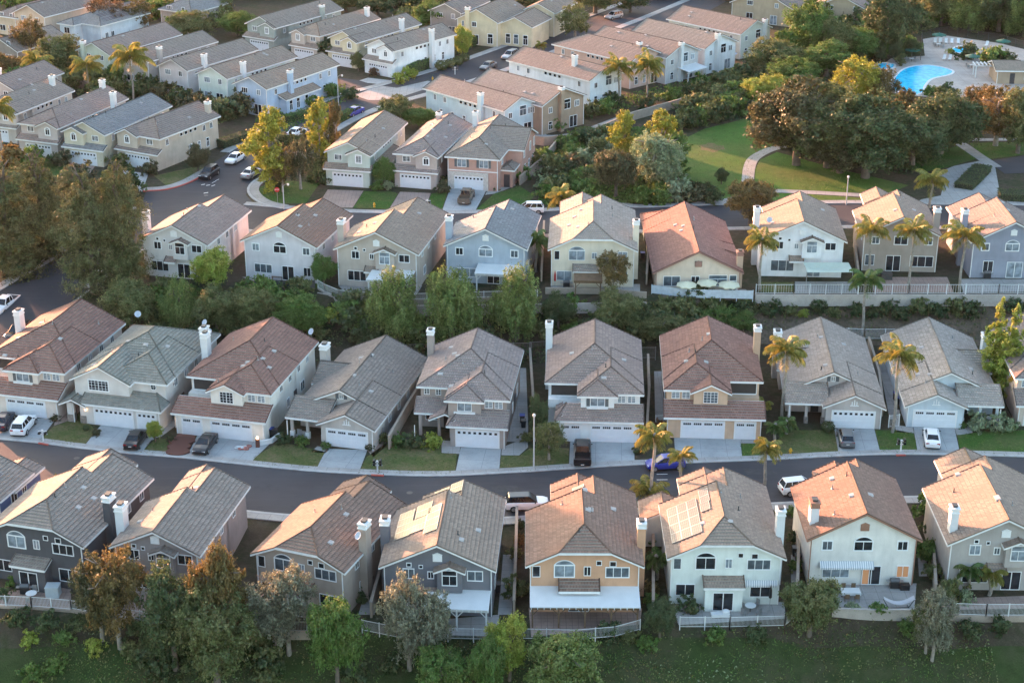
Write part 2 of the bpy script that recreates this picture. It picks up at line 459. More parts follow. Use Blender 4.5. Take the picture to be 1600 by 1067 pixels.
lot('path', [(784, 699), (783, 711), (811, 711.5), (825, 699), (822, 655), (806, 655), (806, 690)], 'walk')
lot('lawn', [(780, 741), (783, 712), (812, 712), (828, 700), (889, 700), (888, 733)], 'grass_dry')
lot('driveway', [(891, 689), (991, 690.7), (991.5, 727), (888.5, 733)], 'concrete', rot=R(-3))
lot('driveway', [(1053, 682), (1157, 682), (1160, 720), (1056, 724)], 'concrete', rot=R(-3))
lot('lawn', [(992, 716), (1020, 690), (1052, 690), (1055, 724), (992, 727)], 'soil')
lot('lawn', [(1157, 693), (1183, 693), (1191, 719), (1160.5, 720)], 'grass')
lot('path', [(1157, 682), (1157, 692.5), (1181, 692.5), (1178, 650), (1168, 650)], 'walk')
lot('lawn', [(1200, 718), (1224, 672), (1304, 672), (1311, 713)], 'grass_dry')
lot('driveway', [(1303, 669), (1366, 670), (1376.5, 711), (1311.5, 713)], 'concrete', rot=R(-4))
lot('lawn', [(1367, 672), (1401, 672), (1428, 677), (1434, 710), (1377, 711)], 'grass')
lot('path', [(1395, 640), (1406, 640), (1406, 665), (1426, 667), (1428, 676.5), (1400, 675)], 'walk')
lot('driveway', [(1427, 667), (1491, 667), (1500.5, 710.5), (1434.5, 710)], 'concrete', rot=R(-4))
lot('lawn', [(1496, 680), (1520, 676), (1600, 672), (1660, 672), (1660, 715), (1600, 713.5), (1501, 710.5)], 'grass')
lot('path', [(1491, 668), (1495, 679.5), (1520, 678), (1518, 664)], 'walk')
# strips of concrete along the sides of the houses
for pts in ([(790, 690), (826, 690), (822, 575), (806, 575)], [(1390, 655), (1404, 655), (1388, 560), (1372, 560)], [(1024, 660), (1040, 660), (1034, 580), (1022, 580)], [(596, 690), (612, 690), (660, 600), (650, 600)]):
    lot('path', pts, 'walk', dz=.012)
# terraces behind the bottom row
z = BZ
lot('terrace', [(0, 925), (110, 912), (112, 952), (0, 950)], 'paver', z, .012)
lot('terrace', [(120, 925), (300, 930), (305, 975), (180, 966)], 'paver', z, .012)
lot('terrace', [(600, 975), (780, 960), (778, 994), (620, 990)], 'walk', z, .012)
lot('terrace', [(826, 950), (1003, 950), (1000, 975), (830, 995)], 'paver', z, .012)
lot('terrace', [(1050, 945), (1225, 940), (1228, 966), (1060, 976)], 'walk', z, .012)
lot('terrace', [(1300, 913), (1432, 911), (1428, 962), (1304, 960)], 'walk', z, .012)
lot('terrace', [(1488, 935), (1660, 928), (1660, 950), (1490, 952)], 'paver', z, .012)
for pts in ([(778, 960), (800, 960), (806, 800), (792, 800)], [(1436, 900), (1450, 900), (1440, 785), (1428, 785)], [(1236, 930), (1250, 930), (1244, 790), (1236, 790)], [(560, 960), (585, 960), (606, 830), (596, 830)]):
    lot('path', pts, 'walk', z, .008)
# terraces and yards of the third row
z = CZ
lot('terrace', [(378, 433), (500, 434), (500, 441), (400, 440)], 'walk', z, .012)
lot('lawn', [(386, 441), (510, 442), (512, 452), (410, 450)], 'grass', z, .012)
lot('terrace', [(528, 446), (660, 446), (650, 462), (545, 462)], 'walk', z, .012)
lot('terrace', [(860, 444), (1000, 444), (1000, 455), (862, 455)], 'walk', z, .012)
lot('terrace', [(1022, 452), (1165, 452), (1172, 459), (1024, 459)], 'walk', z, .012)
lot('lawn', [(1185, 441), (1240, 441), (1240, 456), (1185, 456)], 'grass_dry', z, .012)
lot('terrace', [(1242, 440), (1330, 440), (1340, 457), (1242, 457)], 'walk', z, .012)
lot('terrace', [(1358, 433), (1480, 433), (1490, 457), (1366, 457)], 'paver', z, .012)
lot('terrace', [(1500, 436), (1640, 436), (1640, 456), (1505, 457)], 'walk', z, .012)
# yards of the houses above
lot('driveway', [(512, 296.5), (568, 298.5), (551, 325), (495, 324.5)], 'paver', z)
lot('driveway', [(625, 300), (673, 302), (664, 329), (608, 327)], 'paver', z)
lot('driveway', [(704, 293), (761, 296), (743, 329), (691, 329)], 'concrete', z, rot=R(-12))
lot('lawn', [(568.5, 299), (612, 300), (622, 303), (607, 327), (552, 325)], 'grass', z)
lot('lawn', [(674, 303), (700, 298), (690.5, 328), (665, 329)], 'grass', z)
lot('lawn', [(744, 328.5), (772, 303), (784, 300), (812, 291), (835, 306), (820, 324)], 'grass', z)
lot('path', [(762, 297), (758, 305), (772, 303), (784, 299), (806, 290), (800, 283)], 'walk', z)
lot('lawn', [(398, 297), (430, 282), (500, 286), (478, 318), (430, 319), (404, 312)], 'grass', z)
lot('lawn', [(262, 292), (240, 275), (300, 262), (332, 262), (300, 282)], 'grass_dry', z)
lot('lawn', [(-20, 300), (-20, 240), (60, 232), (110, 258), (60, 300)], 'grass', z)
lot('driveway', [(110, 255), (150, 258), (120, 300), (70, 300)], 'paver', z); lot('driveway', [(190, 266), (232, 272), (222, 300), (170, 300)], 'concrete', z)
lot('driveway', [(575, 122), (618, 127), (600, 133), (556, 128)], 'concrete', z); lot('lawn', [(620, 128), (650, 115), (700, 108), (712, 112), (660, 130), (620, 134)], 'grass_dry', z)
# the park
lot('lawn', [(1062, 300), (1060, 250), (1068, 218), (1100, 202), (1165, 186), (1200, 200), (1225, 222), (1208, 235), (1185, 245), (1175, 262), (1172, 312), (1090, 312), (1070, 308)], 'grass_park', z)
lot('lawn', [(1178, 305), (1180, 264), (1188, 250), (1214, 238), (1300, 262), (1420, 290), (1386, 304), (1300, 300), (1218, 296)], 'grass_park', z)
lot('lawn', [(1178, 317), (1182, 300), (1216, 302), (1300, 306), (1376, 312), (1370, 316)], 'grass_park', z)
lot('lawn', [(840, 320), (860, 240), (900, 200), (960, 200), (1058, 250), (1058, 300), (1000, 315), (950, 316)], 'soil', z, .01)
lot('lawn', [(860, 262), (880, 222), (935, 215), (945, 250), (900, 265)], 'grass', z)
wp = curve(px([(1169, 318), (1168, 290), (1172, 258), (1185, 243), (1215, 231), (1255, 228)], z)); ribbon('path', offset(wp, 1.0), offset(wp, -1.0), z + .05, M['walk'])
wp = curve(px([(1085, 318), (1140, 313), (1180, 300), (1215, 299), (1300, 303), (1378, 308), (1430, 316)], z)); ribbon('path', offset(wp, .9), offset(wp, -.9), z + .055, M['walk'])
wp = curve(px([(835, 205), (850, 215), (905, 210), (990, 180), (1060, 160), (1110, 142), (1165, 122)], z)); ribbon('path', offset(wp, 1.5), offset(wp, -1.5), z + .05, M['walk'])
lot('road', [(1425, 320), (1440, 312), (1470, 306), (1475, 285), (1462, 272), (1490, 260), (1540, 250), (1555, 262), (1562, 300), (1600, 316), (1660, 322), (1500, 321)], 'walk', z, .036)
lot('road', [(1545, 252), (1600, 244), (1680, 240), (1680, 268), (1570, 272), (1556, 262)], 'asphalt', z, .05)
wp = curve(px([(1480, 218), (1500, 225), (1530, 245), (1556, 262)], z)); ribbon('path', offset(wp, 1.1), offset(wp, -1.1), z + .06, M['walk'])
wp = curve(px([(1490, 219), (1540, 219), (1620, 218)], z)); ribbon('path', offset(wp, .8), offset(wp, -.8), z + .065, M['walk'])
lot('lawn', [(1400, 262), (1450, 240), (1500, 228), (1528, 248), (1480, 262), (1440, 270)], 'grass', z)
lot('lawn', [(1512, 224), (1620, 222), (1620, 240), (1545, 249)], 'grass', z)
lot('terrace', [(1372, 108), (1392, 92), (1445, 88), (1442, 62), (1475, 56), (1560, 68), (1660, 92), (1660, 160), (1560, 155), (1500, 158), (1390, 146)], 'deck', z, .05)
m, nt, bs = nmat('pool_water')
nt.links.new(ramp(nt, noise(nt, 1.0, 3, rough=.7), (.0, .40, .74), (.06, .66, .90), .38, .62), bs.inputs['Base Color'])
bs.inputs['Roughness'].default_value = .15; bs.inputs['Specular IOR Level'].default_value = .2; bump(nt, bs, noise(nt, 3, 3), .35, .06)
M['pool'] = m
def pool(name, pts):
    L = curve(px(pts + [pts[0]], z), 5)[:-1]
    flat(name, L, z + .085, M['pool'])
    LL = L + [L[0]]; ribbon('kerb', LL, offset(LL, .45), z + .13, M['white_paint'], th=.1)
pool('pool', [(1396, 140), (1398, 124), (1416, 108), (1450, 103), (1484, 110), (1484, 117), (1455, 124), (1443, 136), (1440, 146), (1418, 149)])
pool('pool', [(1488, 78), (1502, 73), (1522, 79), (1512, 83), (1495, 83)])
pool('pool', [(1364, 106), (1376, 100), (1395, 101), (1394, 107), (1378, 109)])
c_ = at(1112, 231, CZ); flat('bare_patch', [(c_.x + 2.1 * math.cos(i * .42) * (1 + .25 * math.sin(i * 2.3)), c_.y + 2.6 * math.sin(i * .42) * (1 + .2 * math.cos(i * 1.7))) for i in range(15)], CZ + .032, ground_mat('worn_turf', (.20, .15, .09), (.16, .14, .07), (.12, .15, .05), .5, 2))
# sealed cracks and patched places in the asphalt
M['seal'] = surf('crack_sealant', (.016, .016, .018), .6, .1, 4); M['patch'] = surf('asphalt_patch', (.038, .038, .043), .85, .3, 2)
def cracks(L0, L1, zz, n, seed):
    q = random.Random(seed)
    for k in range(n):
        i = q.randrange(4, len(L0) - 10); t = q.uniform(.12, .88); P = []
        for j in range(q.randint(4, 9)):
            a, b = L0[i + j], L1[i + j]; P.append((a[0] + (b[0] - a[0]) * t, a[1] + (b[1] - a[1]) * t)); t = min(.95, max(.05, t + q.uniform(-.07, .07)))
        ribbon('crack_seal', P, offset(P, .07), zz, M['seal'])
        if k % 3 == 0:
            x, y = P[0]; flat('road_patch', [(x, y), (x + q.uniform(2, 4), y + .2), (x + q.uniform(2, 4), y + q.uniform(1.2, 2)), (x - .2, y + q.uniform(1.2, 2))], zz - .002, M['patch'])
cracks(farK, nearK, .026, 16, 3); cracks(hk, hk2, CZ + .026, 14, 5); cracks(offset(cl, 5.2), offset(cl, -5.2), CZ + .036, 6, 8)
# a stretch of lettered road: faint white lines on the near street
for i in range(9):
    y = 741 + i * 8.6; a = at(1026, y, 0); b = at(1043, y - .3, 0)
    tag((lambda q: flat('road_marking', q, .027, M['paint']))([(a.x, a.y - .06), (b.x, b.y - .06), (b.x, b.y + .06), (a.x, a.y + .06)]), kind='structure')
for (a, b, c_, d) in ((314, 290, 320, 289), (322, 291, 328, 290), (330, 292, 336, 290), (331, 287, 337, 284), (336, 284, 342, 281), (318, 303, 325, 302)):
    A = at(a, b, CZ); B = at(c_, d, CZ); flat('road_marking', [(A.x, A.y), (B.x, B.y), (B.x, B.y + .35), (A.x, A.y + .35)], CZ + .045, M['paint'])
def redkerb(line, i, j, zz):
    ribbon('kerb', offset(line, -.01)[i:j], offset(line, .2)[i:j], zz + .128, M['redkerb'], th=.14)
def near_idx(line, p):
    return min(range(len(line)), key=lambda i: (line[i][0] - p[0]) ** 2 + (line[i][1] - p[1]) ** 2)
for a, b in (((60, 693), (76, 696)), ((580, 743), (600, 744)), ((1400, 712), (1415, 712))):
    i, j = near_idx(farK, at(*a)), near_idx(farK, at(*b)); 
    A, B = at(*a), at(*b); seg = [(A.x, A.y - .12), (B.x, B.y - .12)]
    ribbon('kerb', seg, [(p[0], p[1] + .3) for p in seg], .128, M['redkerb'], th=.12)
seg = curve(px([(224, 300), (262, 297), (300, 285), (340, 262)], CZ)); ribbon('kerb', seg, offset(seg, .35), CZ + .15, M['redkerb'], th=.15); ribbon('pavement', offset(seg, .36), offset(seg, 1.9), CZ + .14, M['walk'], th=.14)
seg = curve(px([(440, 327), (410, 320), (392, 309), (386, 297), (394, 285), (412, 275)], CZ)); ribbon('kerb', seg, offset(seg, -.35), CZ + .15, M['kerb'], th=.15); ribbon('pavement', offset(seg, -.36), offset(seg, -1.9), CZ + .14, M['walk'], th=.14)
# ------------------------------------------------------------------ windows, doors
_wm = {}
def arc_pts(w, h1, rise, n=9):
    """points of a segmental arch from right to left at height h1"""
    r = (w * w / 4 + rise * rise) / (2 * rise); cz = h1 + rise - r
    a = math.asin(min(1, (w / 2) / r))
    return [(r * math.sin(a - 2 * a * i / n), cz + r * math.cos(a - 2 * a * i / n)) for i in range(n + 1)]
def win_mesh(w, h, kind, fr, pn, sur):
    key = (round(w, 2), round(h, 2), kind, fr, pn, sur)
    if key in _wm: return _wm[key]
    f = MB(); p = MB(); t = .06 + sur; d = .07; y0 = -d
    def bar(x0, x1, z0, z1, dd=d): f.box(x0, x1, -dd, 0, z0, z1)
    hw = w / 2
    if kind == 'round':
        n = 18
        for i in range(n):
            a, b = 2 * math.pi * i / n, 2 * math.pi * (i + 1) / n
            q = [(hw * math.cos(s), h / 2 + hw * math.sin(s)) for s in (a, b)]
            e = [((hw - t) * math.cos(s), h / 2 + (hw - t) * math.sin(s)) for s in (a, b)]
            f.poly([(e[0][0], y0, e[0][1]), (q[0][0], y0, q[0][1]), (q[1][0], y0, q[1][1]), (e[1][0], y0, e[1][1])])
            f.poly([(q[0][0], 0, q[0][1]), (q[1][0], 0, q[1][1]), (q[1][0], y0, q[1][1]), (q[0][0], y0, q[0][1])])
            f.poly([(e[0][0], y0, e[0][1]), (e[1][0], y0, e[1][1]), (e[1][0], 0, e[1][1]), (e[0][0], 0, e[0][1])])
        p.poly([((hw - .02) * math.cos(2 * math.pi * i / n), -.015, h / 2 + (hw - .02) * math.sin(2 * math.pi * i / n)) for i in range(n)])
        bar(-hw + t, hw - t, h / 2 - .015, h / 2 + .015, .04); bar(-.015, .015, t, h - t, .038)
    elif kind == 'arch':
        rise = min(.55, w * .26); h1 = h - rise
        bar(-hw, -hw + t, 0, h1); bar(hw - t, hw, 0, h1); bar(-hw + t, hw - t, 0, t)
        bar(-hw + t, hw - t, h1 - .10, h1 + .02); bar(-.03, .03, t, h1 - .10, .06)
        A = arc_pts(w, h1, rise); B = arc_pts(w - 2 * t, h1 + .02, rise - t * .8)
        for i in range(len(A) - 1):
            a0, a1, b0, b1 = A[i], A[i + 1], B[i], B[i + 1]
            f.poly([(a0[0], y0, a0[1]), (a1[0], y0, a1[1]), (b1[0], y0, b1[1]), (b0[0], y0, b0[1])][::-1])
            f.poly([(a0[0], 0, a0[1]), (a1[0], 0, a1[1]), (a1[0], y0, a1[1]), (a0[0], y0, a0[1])])
            f.poly([(b0[0], y0, b0[1]), (b1[0], y0, b1[1]), (b1[0], 0, b1[1]), (b0[0], 0, b0[1])])
        p.poly([(-hw + .02, -.015, .02), (hw - .02, -.015, .02)] + [(x * .97, -.015, z - .02) for x, z in A])
    else:
        bar(-hw, -hw + t, 0, h); bar(hw - t, hw, 0, h); bar(-hw + t, hw - t, 0, t); bar(-hw + t, hw - t, h - t, h)
        p.poly([(-hw + .02, -.015, .02), (hw - .02, -.015, .02), (hw - .02, -.015, h - .02), (-hw + .02, -.015, h - .02)])
        if kind == 'slide': bar(-.03, .03, t, h - t, .055)
        if kind == 'triple':
            bar(-w / 6 - .03, -w / 6 + .03, t, h - t, .055); bar(w / 6 - .03, w / 6 + .03, t, h - t, .055)
        if kind == 'transom':
            bar(-hw + t, hw - t, h * .62, h * .62 + .07, .062); bar(-.025, .025, t, h * .62, .055)
        if kind == 'grid':
            n = max(2, int(round(w / .45)))
            for i in range(1, n): bar(-hw + w * i / n - .018, -hw + w * i / n + .018, t, h - t, .045)
            for i in range(1, 4): bar(-hw + t, hw - t, h * i / 4 - .014, h * i / 4 + .014, .041)
            bar(-.035, .035, t, h - t, .058)
        if kind == 'door':
            bar(-.04, .04, t, h - t, .06)
    r = (f.mesh('window_frame', fr), p.mesh('pane', pn)); _wm[key] = r; return r
def garage_mesh(w, h, groups):
    key = ('gd', round(w, 2), h, groups)
    if key in _wm: return _wm[key]
    f = MB(); p = MB()
    f.box(-w / 2, w / 2, -.03, 0, 0, h)
    n = max(4, int(round(w / .62)))
    for r in range(4):
        z0 = h * r / 4 + .05; z1 = h * (r + 1) / 4 - .05
        for i in range(n):
            x0 = -w / 2 + w * i / n + .05; x1 = -w / 2 + w * (i + 1) / n - .05
            if r == 3: continue
            f.box(x0, x1, -.05, -.03, z0, z1)
    if groups == 'g':      # groups of four narrow lights
        k = max(2, int(round(w / 1.15)))
        for g in range(k):
            for i in range(4):
                xc = -w / 2 + w * (g + .5) / k + (i - 1.5) * w / k * .19
                p.box(xc - w / k * .075, xc + w / k * .075, -.045, -.02, h * .80, h * .92)
    else:                  # single square lights
        for i in range(n):
            xc = -w / 2 + w * (i + .5) / n
            p.box(xc - .16, xc + .16, -.045, -.02, h * .80, h * .93)
    r = (f.mesh('garage_door', M['garage']), p.mesh('pane', M['pane'])); _wm[key] = r; return r

# ------------------------------------------------------------------ roofs
def clip_strip(poly, vs, lo, hi):
    def cut(P, V, lim, keep_above):
        o = []; ov = []
        for i in range(len(P)):
            j = (i + 1) % len(P); a, b = V[i], V[j]
            ina = a >= lim - 1e-9 if keep_above else a <= lim + 1e-9
            inb = b >= lim - 1e-9 if keep_above else b <= lim + 1e-9
            if ina: o.append(P[i]); ov.append(a)
            if ina != inb:
                t = (lim - a) / (b - a); o.append(P[i].lerp(P[j], t)); ov.append(lim)
        return o, ov
    P, V = cut(poly, vs, lo, True)
    if len(P) < 3: return None, None
    P, V = cut(P, V, hi, False)
    if len(P) < 3: return None, None
    return P, V
STEP = .42
def courses(mb, poly, jitter=0.0):
    n = Vector((0, 0, 0)); c = poly
    for i in range(len(c)):
        a, b = c[i], c[(i + 1) % len(c)]; n += a.cross(b)
    n.normalize()
    if n.z < 0: poly = poly[::-1]; n = -n
    up = Vector((0, 0, 1)) - n * n.z
    if up.length < 1e-4: up = Vector((0, 1, 0))
    up.normalize(); e = up.cross(n)
    v = [p.dot(up) for p in poly]; lo = min(v); hi = max(v)
    k = 0; uo = (e.x * 3.3 + e.y * 7.7)
    while lo + k * STEP < hi - .01:
        a = lo + k * STEP; b = min(hi, a + STEP)
        P, V = clip_strip(poly, v, a, b)
        if P:
            Q = [p + n * (.085 * (1 - (vv - a) / STEP) + .004) for p, vv in zip(P, V)]
            mb.poly(Q, 0, [(p.dot(e) + uo, vv - lo) for p, vv in zip(P, V)])
            L = [i for i in range(len(P)) if abs(V[i] - a) < 1e-6]
            if len(L) >= 2:
                i, j = L[0], L[-1]
                mb.poly([P[i] - n * .01, P[j] - n * .01, Q[j], Q[i]], 1, [(P[i].dot(e), 0), (P[j].dot(e), 0), (P[j].dot(e), .02), (P[i].dot(e), .02)])
        k += 1

class House:
    n = 0
    def __init__(s, label, wall, roofm, pl=None, pr=None, W=None, D=15.0, yaw=None, z0=0.0, ze=5.4, oh=.42, mirror=False,
                 name='house', trim=None, group='suburban houses', frame=None, seed=None, yf=0.0):
        House.n += 1
        s.rnd = random.Random(seed or House.n * 17)
        zt = z0 + ze - .12
        if pl is not None and pr is not None:
            a, b = at(*pl, zt), at(*pr, zt)
            s.yaw = math.atan2(b.y - a.y, b.x - a.x); wr = (b - a).length
            ax = Vector((math.cos(s.yaw), math.sin(s.yaw), 0)); ay = Vector((-ax.y, ax.x, 0))
            s.W = wr - 2 * oh
            org = a + ax * oh + ay * oh * .8
        else:
            s.yaw = R(yaw); s.W = W
            ax = Vector((math.cos(s.yaw), math.sin(s.yaw), 0)); ay = Vector((-ax.y, ax.x, 0))
            if pr is not None: org = at(*pr, zt) - ax * (W + oh) + ay * oh * .8
            else: org = at(*pl, zt) + ax * oh + ay * oh * .8
        org = org - ay * yf
        s.D = D; s.ze = ze; s.z0 = z0; s.oh = oh; s.mx = mirror
        s.root = thing(name, label, 'house', (org.x, org.y, z0), s.yaw, group)
        s.ax, s.ay, s.org = ax, ay, Vector((org.x, org.y, z0))
        s.wallc = wall; s.wallm = stucco(wall) if not isinstance(wall, bpy.types.Material) else wall
        s.roofm = roofm; s.trim = trim or M['trim']; s.frame = frame or M['frame']
        s.wmb = MB(); s.rmb = MB(); s.fmb = MB(); s.polys = []; s.later = []
    # local -> mirrored local
    def L(s, x, y, z): return Vector((s.W - x if s.mx else x, y, z))
    def P(s, x, y, z=0):
        """world place of a local point"""
        v = s.L(x, y, z); return s.org + s.ax * v.x + s.ay * v.y + Vector((0, 0, v.z))
    def face(s, f):
        if s.mx and f in 'lr': f = 'r' if f == 'l' else 'l'
        return f, {'f': 0.0, 'b': math.pi, 'l': -math.pi / 2, 'r': math.pi / 2}[f]
    def wbox(s, x0, x1, y0, y1, z0, z1, mb=None, m=0):
        mb = mb or s.wmb
        a = s.L(x0, y0, z0); b = s.L(x1, y1, z1)
        mb.box(min(a.x, b.x), max(a.x, b.x), y0, y1, z0, z1, m)
    def block(s, x0, x1, y0, y1, ze=None, ends='gg', axis='y', p=.44, zb=-.4, oh=None, ridge=None, t=.4, walls=True, ohs=None, pj=None, ph=None, skip=()):
        """a body of the house with its own roof. ends: g gable, h hip, j clipped gable (first the end nearer the street side facing -y or -x)"""
        ze = s.ze if ze is None else ze; oh = s.oh if oh is None else oh; ohs = oh if ohs is None else ohs
        if axis == 'y': A, B, V0, V1 = x0, x1, y0, y1; mp = lambda u, v, z: s.L(u, v, z)
        else: A, B, V0, V1 = y0, y1, x0, x1; mp = lambda u, v, z: s.L(v, u, z)
        c = (A + B) / 2 if ridge is None else ridge
        a, b = A - ohs, B + ohs
        ul = p; zl = ze - ul * ohs + .14
        zr = zl + ul * (c - a); pr_ = (zr - zl) / (b - c)
        v0 = V0 - oh; v1 = V1 + oh
        rise = zr - zl
        polys = []; fr = {}
        def end(kind, v, sgn):
            lim = (v1 - v0) * .5
            if kind == 'g': return (c, v), []
            if kind == 'h':
                d = min(rise / (ph or p), lim); return (c, v + sgn * d), None
            zj = zl + (1 - t) * rise; d = min(t * rise / (pj or p), lim)
            return (c, v + sgn * d), [(a + (1 - t) * (c - a), v, zj), (b - (1 - t) * (b - c), v, zj)]
        (rf, jf) = end(ends[0], v0, 1); (rb, jb) = end(ends[1], v1, -1)
        R0 = (rf[0], rf[1], zr); R1 = (rb[0], rb[1], zr)
        left = [(a, v0, zl)]; right = [(b, v0, zl)]
        if jf: left.append(jf[0]); right.append(jf[1])
        left.append(R0); right.append(R0)
        if (Vector(R0) - Vector(R1)).length > .02: left.append(R1); right.append(R1)
        if jb: left.append(jb[0]); right.append(jb[1])
        left.append((a, v1, zl)); right.append((b, v1, zl))
        polys = [left, right]
        if jf is None: polys.append([(a, v0, zl), (b, v0, zl), R0])
        elif jf: polys.append([jf[0], jf[1], R0])
        if jb is None: polys.append([(a, v1, zl), (b, v1, zl), R1])
        elif jb: polys.append([jb[0], jb[1], R1])
        polys = [[mp(*q) for q in P] for P in polys]
        sk = []
        for q in skip:   # verges left off where two bodies share one slope
            e0, e1 = {'fr': (R0, (b, v0, zl)), 'br': (R1, (b, v1, zl)), 'fl': (R0, (a, v0, zl)), 'bl': (R1, (a, v1, zl))}[q]
            sk.append((mp(*e0), mp(*e1)))
        s.add_roof(polys, sk)
        if walls:
            def col(u0, u1, va, vb, zA, zB):   # plain wall box without top
                for q in ([(u0, va), (u1, va)], [(u1, va), (u1, vb)], [(u1, vb), (u0, vb)], [(u0, vb), (u0, va)]):
                    s.wmb.poly([mp(q[0][0], q[0][1], zA), mp(q[1][0], q[1][1], zA), mp(q[1][0], q[1][1], zB), mp(q[0][0], q[0][1], zB)])
            col(A, B, V0, V1, zb, ze)
            tops = lambda u: zl - .03 + ul * (u - a) if u <= c else zl - .03 + pr_ * (b - u)
            for kind, v in ((ends[0], V0), (ends[1], V1)):
                if kind == 'g': s.wmb.poly([mp(A, v, ze), mp(B, v, ze), mp(B, v, tops(B)), mp(c, v, tops(c)), mp(A, v, tops(A))])
                if kind == 'j':
                    zj = zl + (1 - t) * rise - .03
                    uj0 = a + (1 - t) * (c - a); uj1 = b - (1 - t) * (b - c)
                    s.wmb.poly([mp(A, v, ze), mp(B, v, ze), mp(B, v, tops(B)), mp(uj1, v, zj), mp(uj0, v, zj), mp(A, v, tops(A))])
        return zr
    def shed(s, x0, x1, y0, y1, zlo, zhi, low='f', oh=.3, hipl=0.0, hipr=0.0, fascia=True):
        """a single slope; low side 'f','b','l','r'; hipl / hipr pull in the upper corners"""
        if low in 'fb':
            ya, yb = (y0 - oh, y1) if low == 'f' else (y1 + oh, y0)
            P = [(x0 - oh, ya, zlo), (x1 + oh, ya, zlo), (x1 + oh - hipr, yb, zhi), (x0 - oh + hipl, yb, zhi)]
            polys = [[s.L(*q) for q in P]]
            if hipl: polys.append([s.L(x0 - oh, ya, zlo), s.L(x0 - oh + hipl, yb, zhi), s.L(x0 - oh, yb, zlo)])
            if hipr: polys.append([s.L(x1 + oh, ya, zlo), s.L(x1 + oh - hipr, yb, zhi), s.L(x1 + oh, yb, zlo)])
        else:
            xa, xb = (x0 - oh, x1) if low == 'l' else (x1 + oh, x0)
            polys = [[s.L(xa, y0 - oh, zlo), s.L(xa, y1 + oh, zlo), s.L(xb, y1 + oh, zhi), s.L(xb, y0 - oh, zhi)]]
        s.add_roof(polys)
    def add_roof(s, polys, skip=()):
        edges = {}
        for P in polys:
            courses(s.rmb, P)
            s.polys.append(P)
            dn = [p - Vector((0, 0, .12)) for p in P]
            n = (P[1] - P[0]).cross(P[2] - P[0])
            s.rmb.poly(dn if n.z < 0 else dn[::-1], 1)
            for i in range(len(P)):
                a, b = P[i], P[(i + 1) % len(P)]
                k = tuple(sorted((tuple(round(c, 2) for c in a), tuple(round(c, 2) for c in b))))
                edges.setdefault(k, []).append((a, b, P))
        cen = sum((p for P in polys for p in P), Vector()) / sum(len(P) for P in polys)
        for k, L in edges.items():
            a, b, P = L[0]
            if (a - b).length < .05: continue
            if any(((a - u).length < .02 and (b - v).length < .02) or ((a - v).length < .02 and (b - u).length < .02) for u, v in skip): continue
            if len(L) == 2:
                s.rmb.tube(a + Vector((0, 0, .045)), b + Vector((0, 0, .045)), .10, .10, 6, 2)
            else:
                d = b - a; o = Vector((d.y, -d.x, 0)).normalized()
                pc = sum(P, Vector()) / len(P)
                if (pc - a).dot(o) > 0: o = -o
                s.fmb.beam(a, b, .05, .02, .2, o)
                if abs(d.z) > .2:      # tile edge along the verge
                    s.rmb.tube(a + o * .02 + Vector((0, 0, .06)), b + o * .02 + Vector((0, 0, .06)), .075, .075, 5, 2)
    def roofz(s, x, y):
        q = s.L(x, y, 0); best = None; bn = None
        for P in s.polys:
            ins = True; sg = 0
            for i in range(len(P)):
                a, b = P[i], P[(i + 1) % len(P)]
                cr = (b.x - a.x) * (q.y - a.y) - (b.y - a.y) * (q.x - a.x)
                if abs(cr) < 1e-6: continue
                if sg == 0: sg = 1 if cr > 0 else -1
                elif (cr > 0) != (sg > 0): ins = False; break
            if not ins: continue
            n = (P[1] - P[0]).cross(P[2] - P[0])
            if n.length < 1e-6: continue
            n.normalize()
            if n.z < 0: n = -n
            z = P[0].z - (n.x * (q.x - P[0].x) + n.y * (q.y - P[0].y)) / n.z
            if best is None or z > best: best = z; bn = n
        return best, bn
    # ---- parts on the walls
    def win(s, f, u, z, w, h, kind='slide', at_=None, sur=.0, pane=None, frame=None, name='window', off=0.0):
        """u: middle along the wall; at_: where the wall stands across it"""
        if at_ is None: at_ = {'f': 0, 'b': s.D, 'l': 0, 'r': s.W}[f]
        F, rz = s.face(f)
        e = {'f': (0, -1), 'b': (0, 1), 'l': (-1, 0), 'r': (1, 0)}[f]
        x, y = (u, at_) if f in 'fb' else (at_, u)
        loc = s.L(x + e[0] * off, y + e[1] * off, z)
        if pane is None: pane = s.rnd.choice(('pane', 'pane', 'pane', 'pane_mid', 'pane_curtain'))
        fm, pm = win_mesh(w, h, kind, frame or s.frame, M[pane], sur)
        o = link(name, fm, s.root, loc, rz)
        link('pane', pm, o)
        return o
    def garage(s, x, w, y=0, h=2.13, groups='s'):
        f, p = garage_mesh(w, h, groups)
        o = link('garage_door', f, s.root, s.L(x, y - .002, .03), 0); link('pane', p, o)
        t = MB()
        t.box(-w / 2 - .14, -w / 2, -.06, .0, 0, h + .14); t.box(w / 2, w / 2 + .14, -.06, 0, 0, h + .14); t.box(-w / 2, w / 2, -.06, 0, h, h + .14)
        t.build('garage_frame', s.trim, o)
        return o
    def door(s, f, u, at_=None, w=.95, h=2.1, c=None, z=0.05):
        if at_ is None: at_ = {'f': 0, 'b': s.D, 'l': 0, 'r': s.W}[f]
        F, rz = s.face(f); x, y = (u, at_) if f in 'fb' else (at_, u)
        m = MB(); m.box(-w / 2, w / 2, -.05, 0, 0, h)
        for a in (-1, 1):
            for zz in (.25, 1.15): m.box(a * w / 4 - w * .17, a * w / 4 + w * .17, -.065, -.05, zz, zz + .72)
        o = m.build('front_door', c or surf('door_paint', (.05, .045, .05), .4, .1), s.root, s.L(x, y, z), rz)
        k = MB(); k.sphere((w * .38, -.09, 1.0), .035, .035, .035, 8, 5); k.build('handle', M['grey_metal'], o)
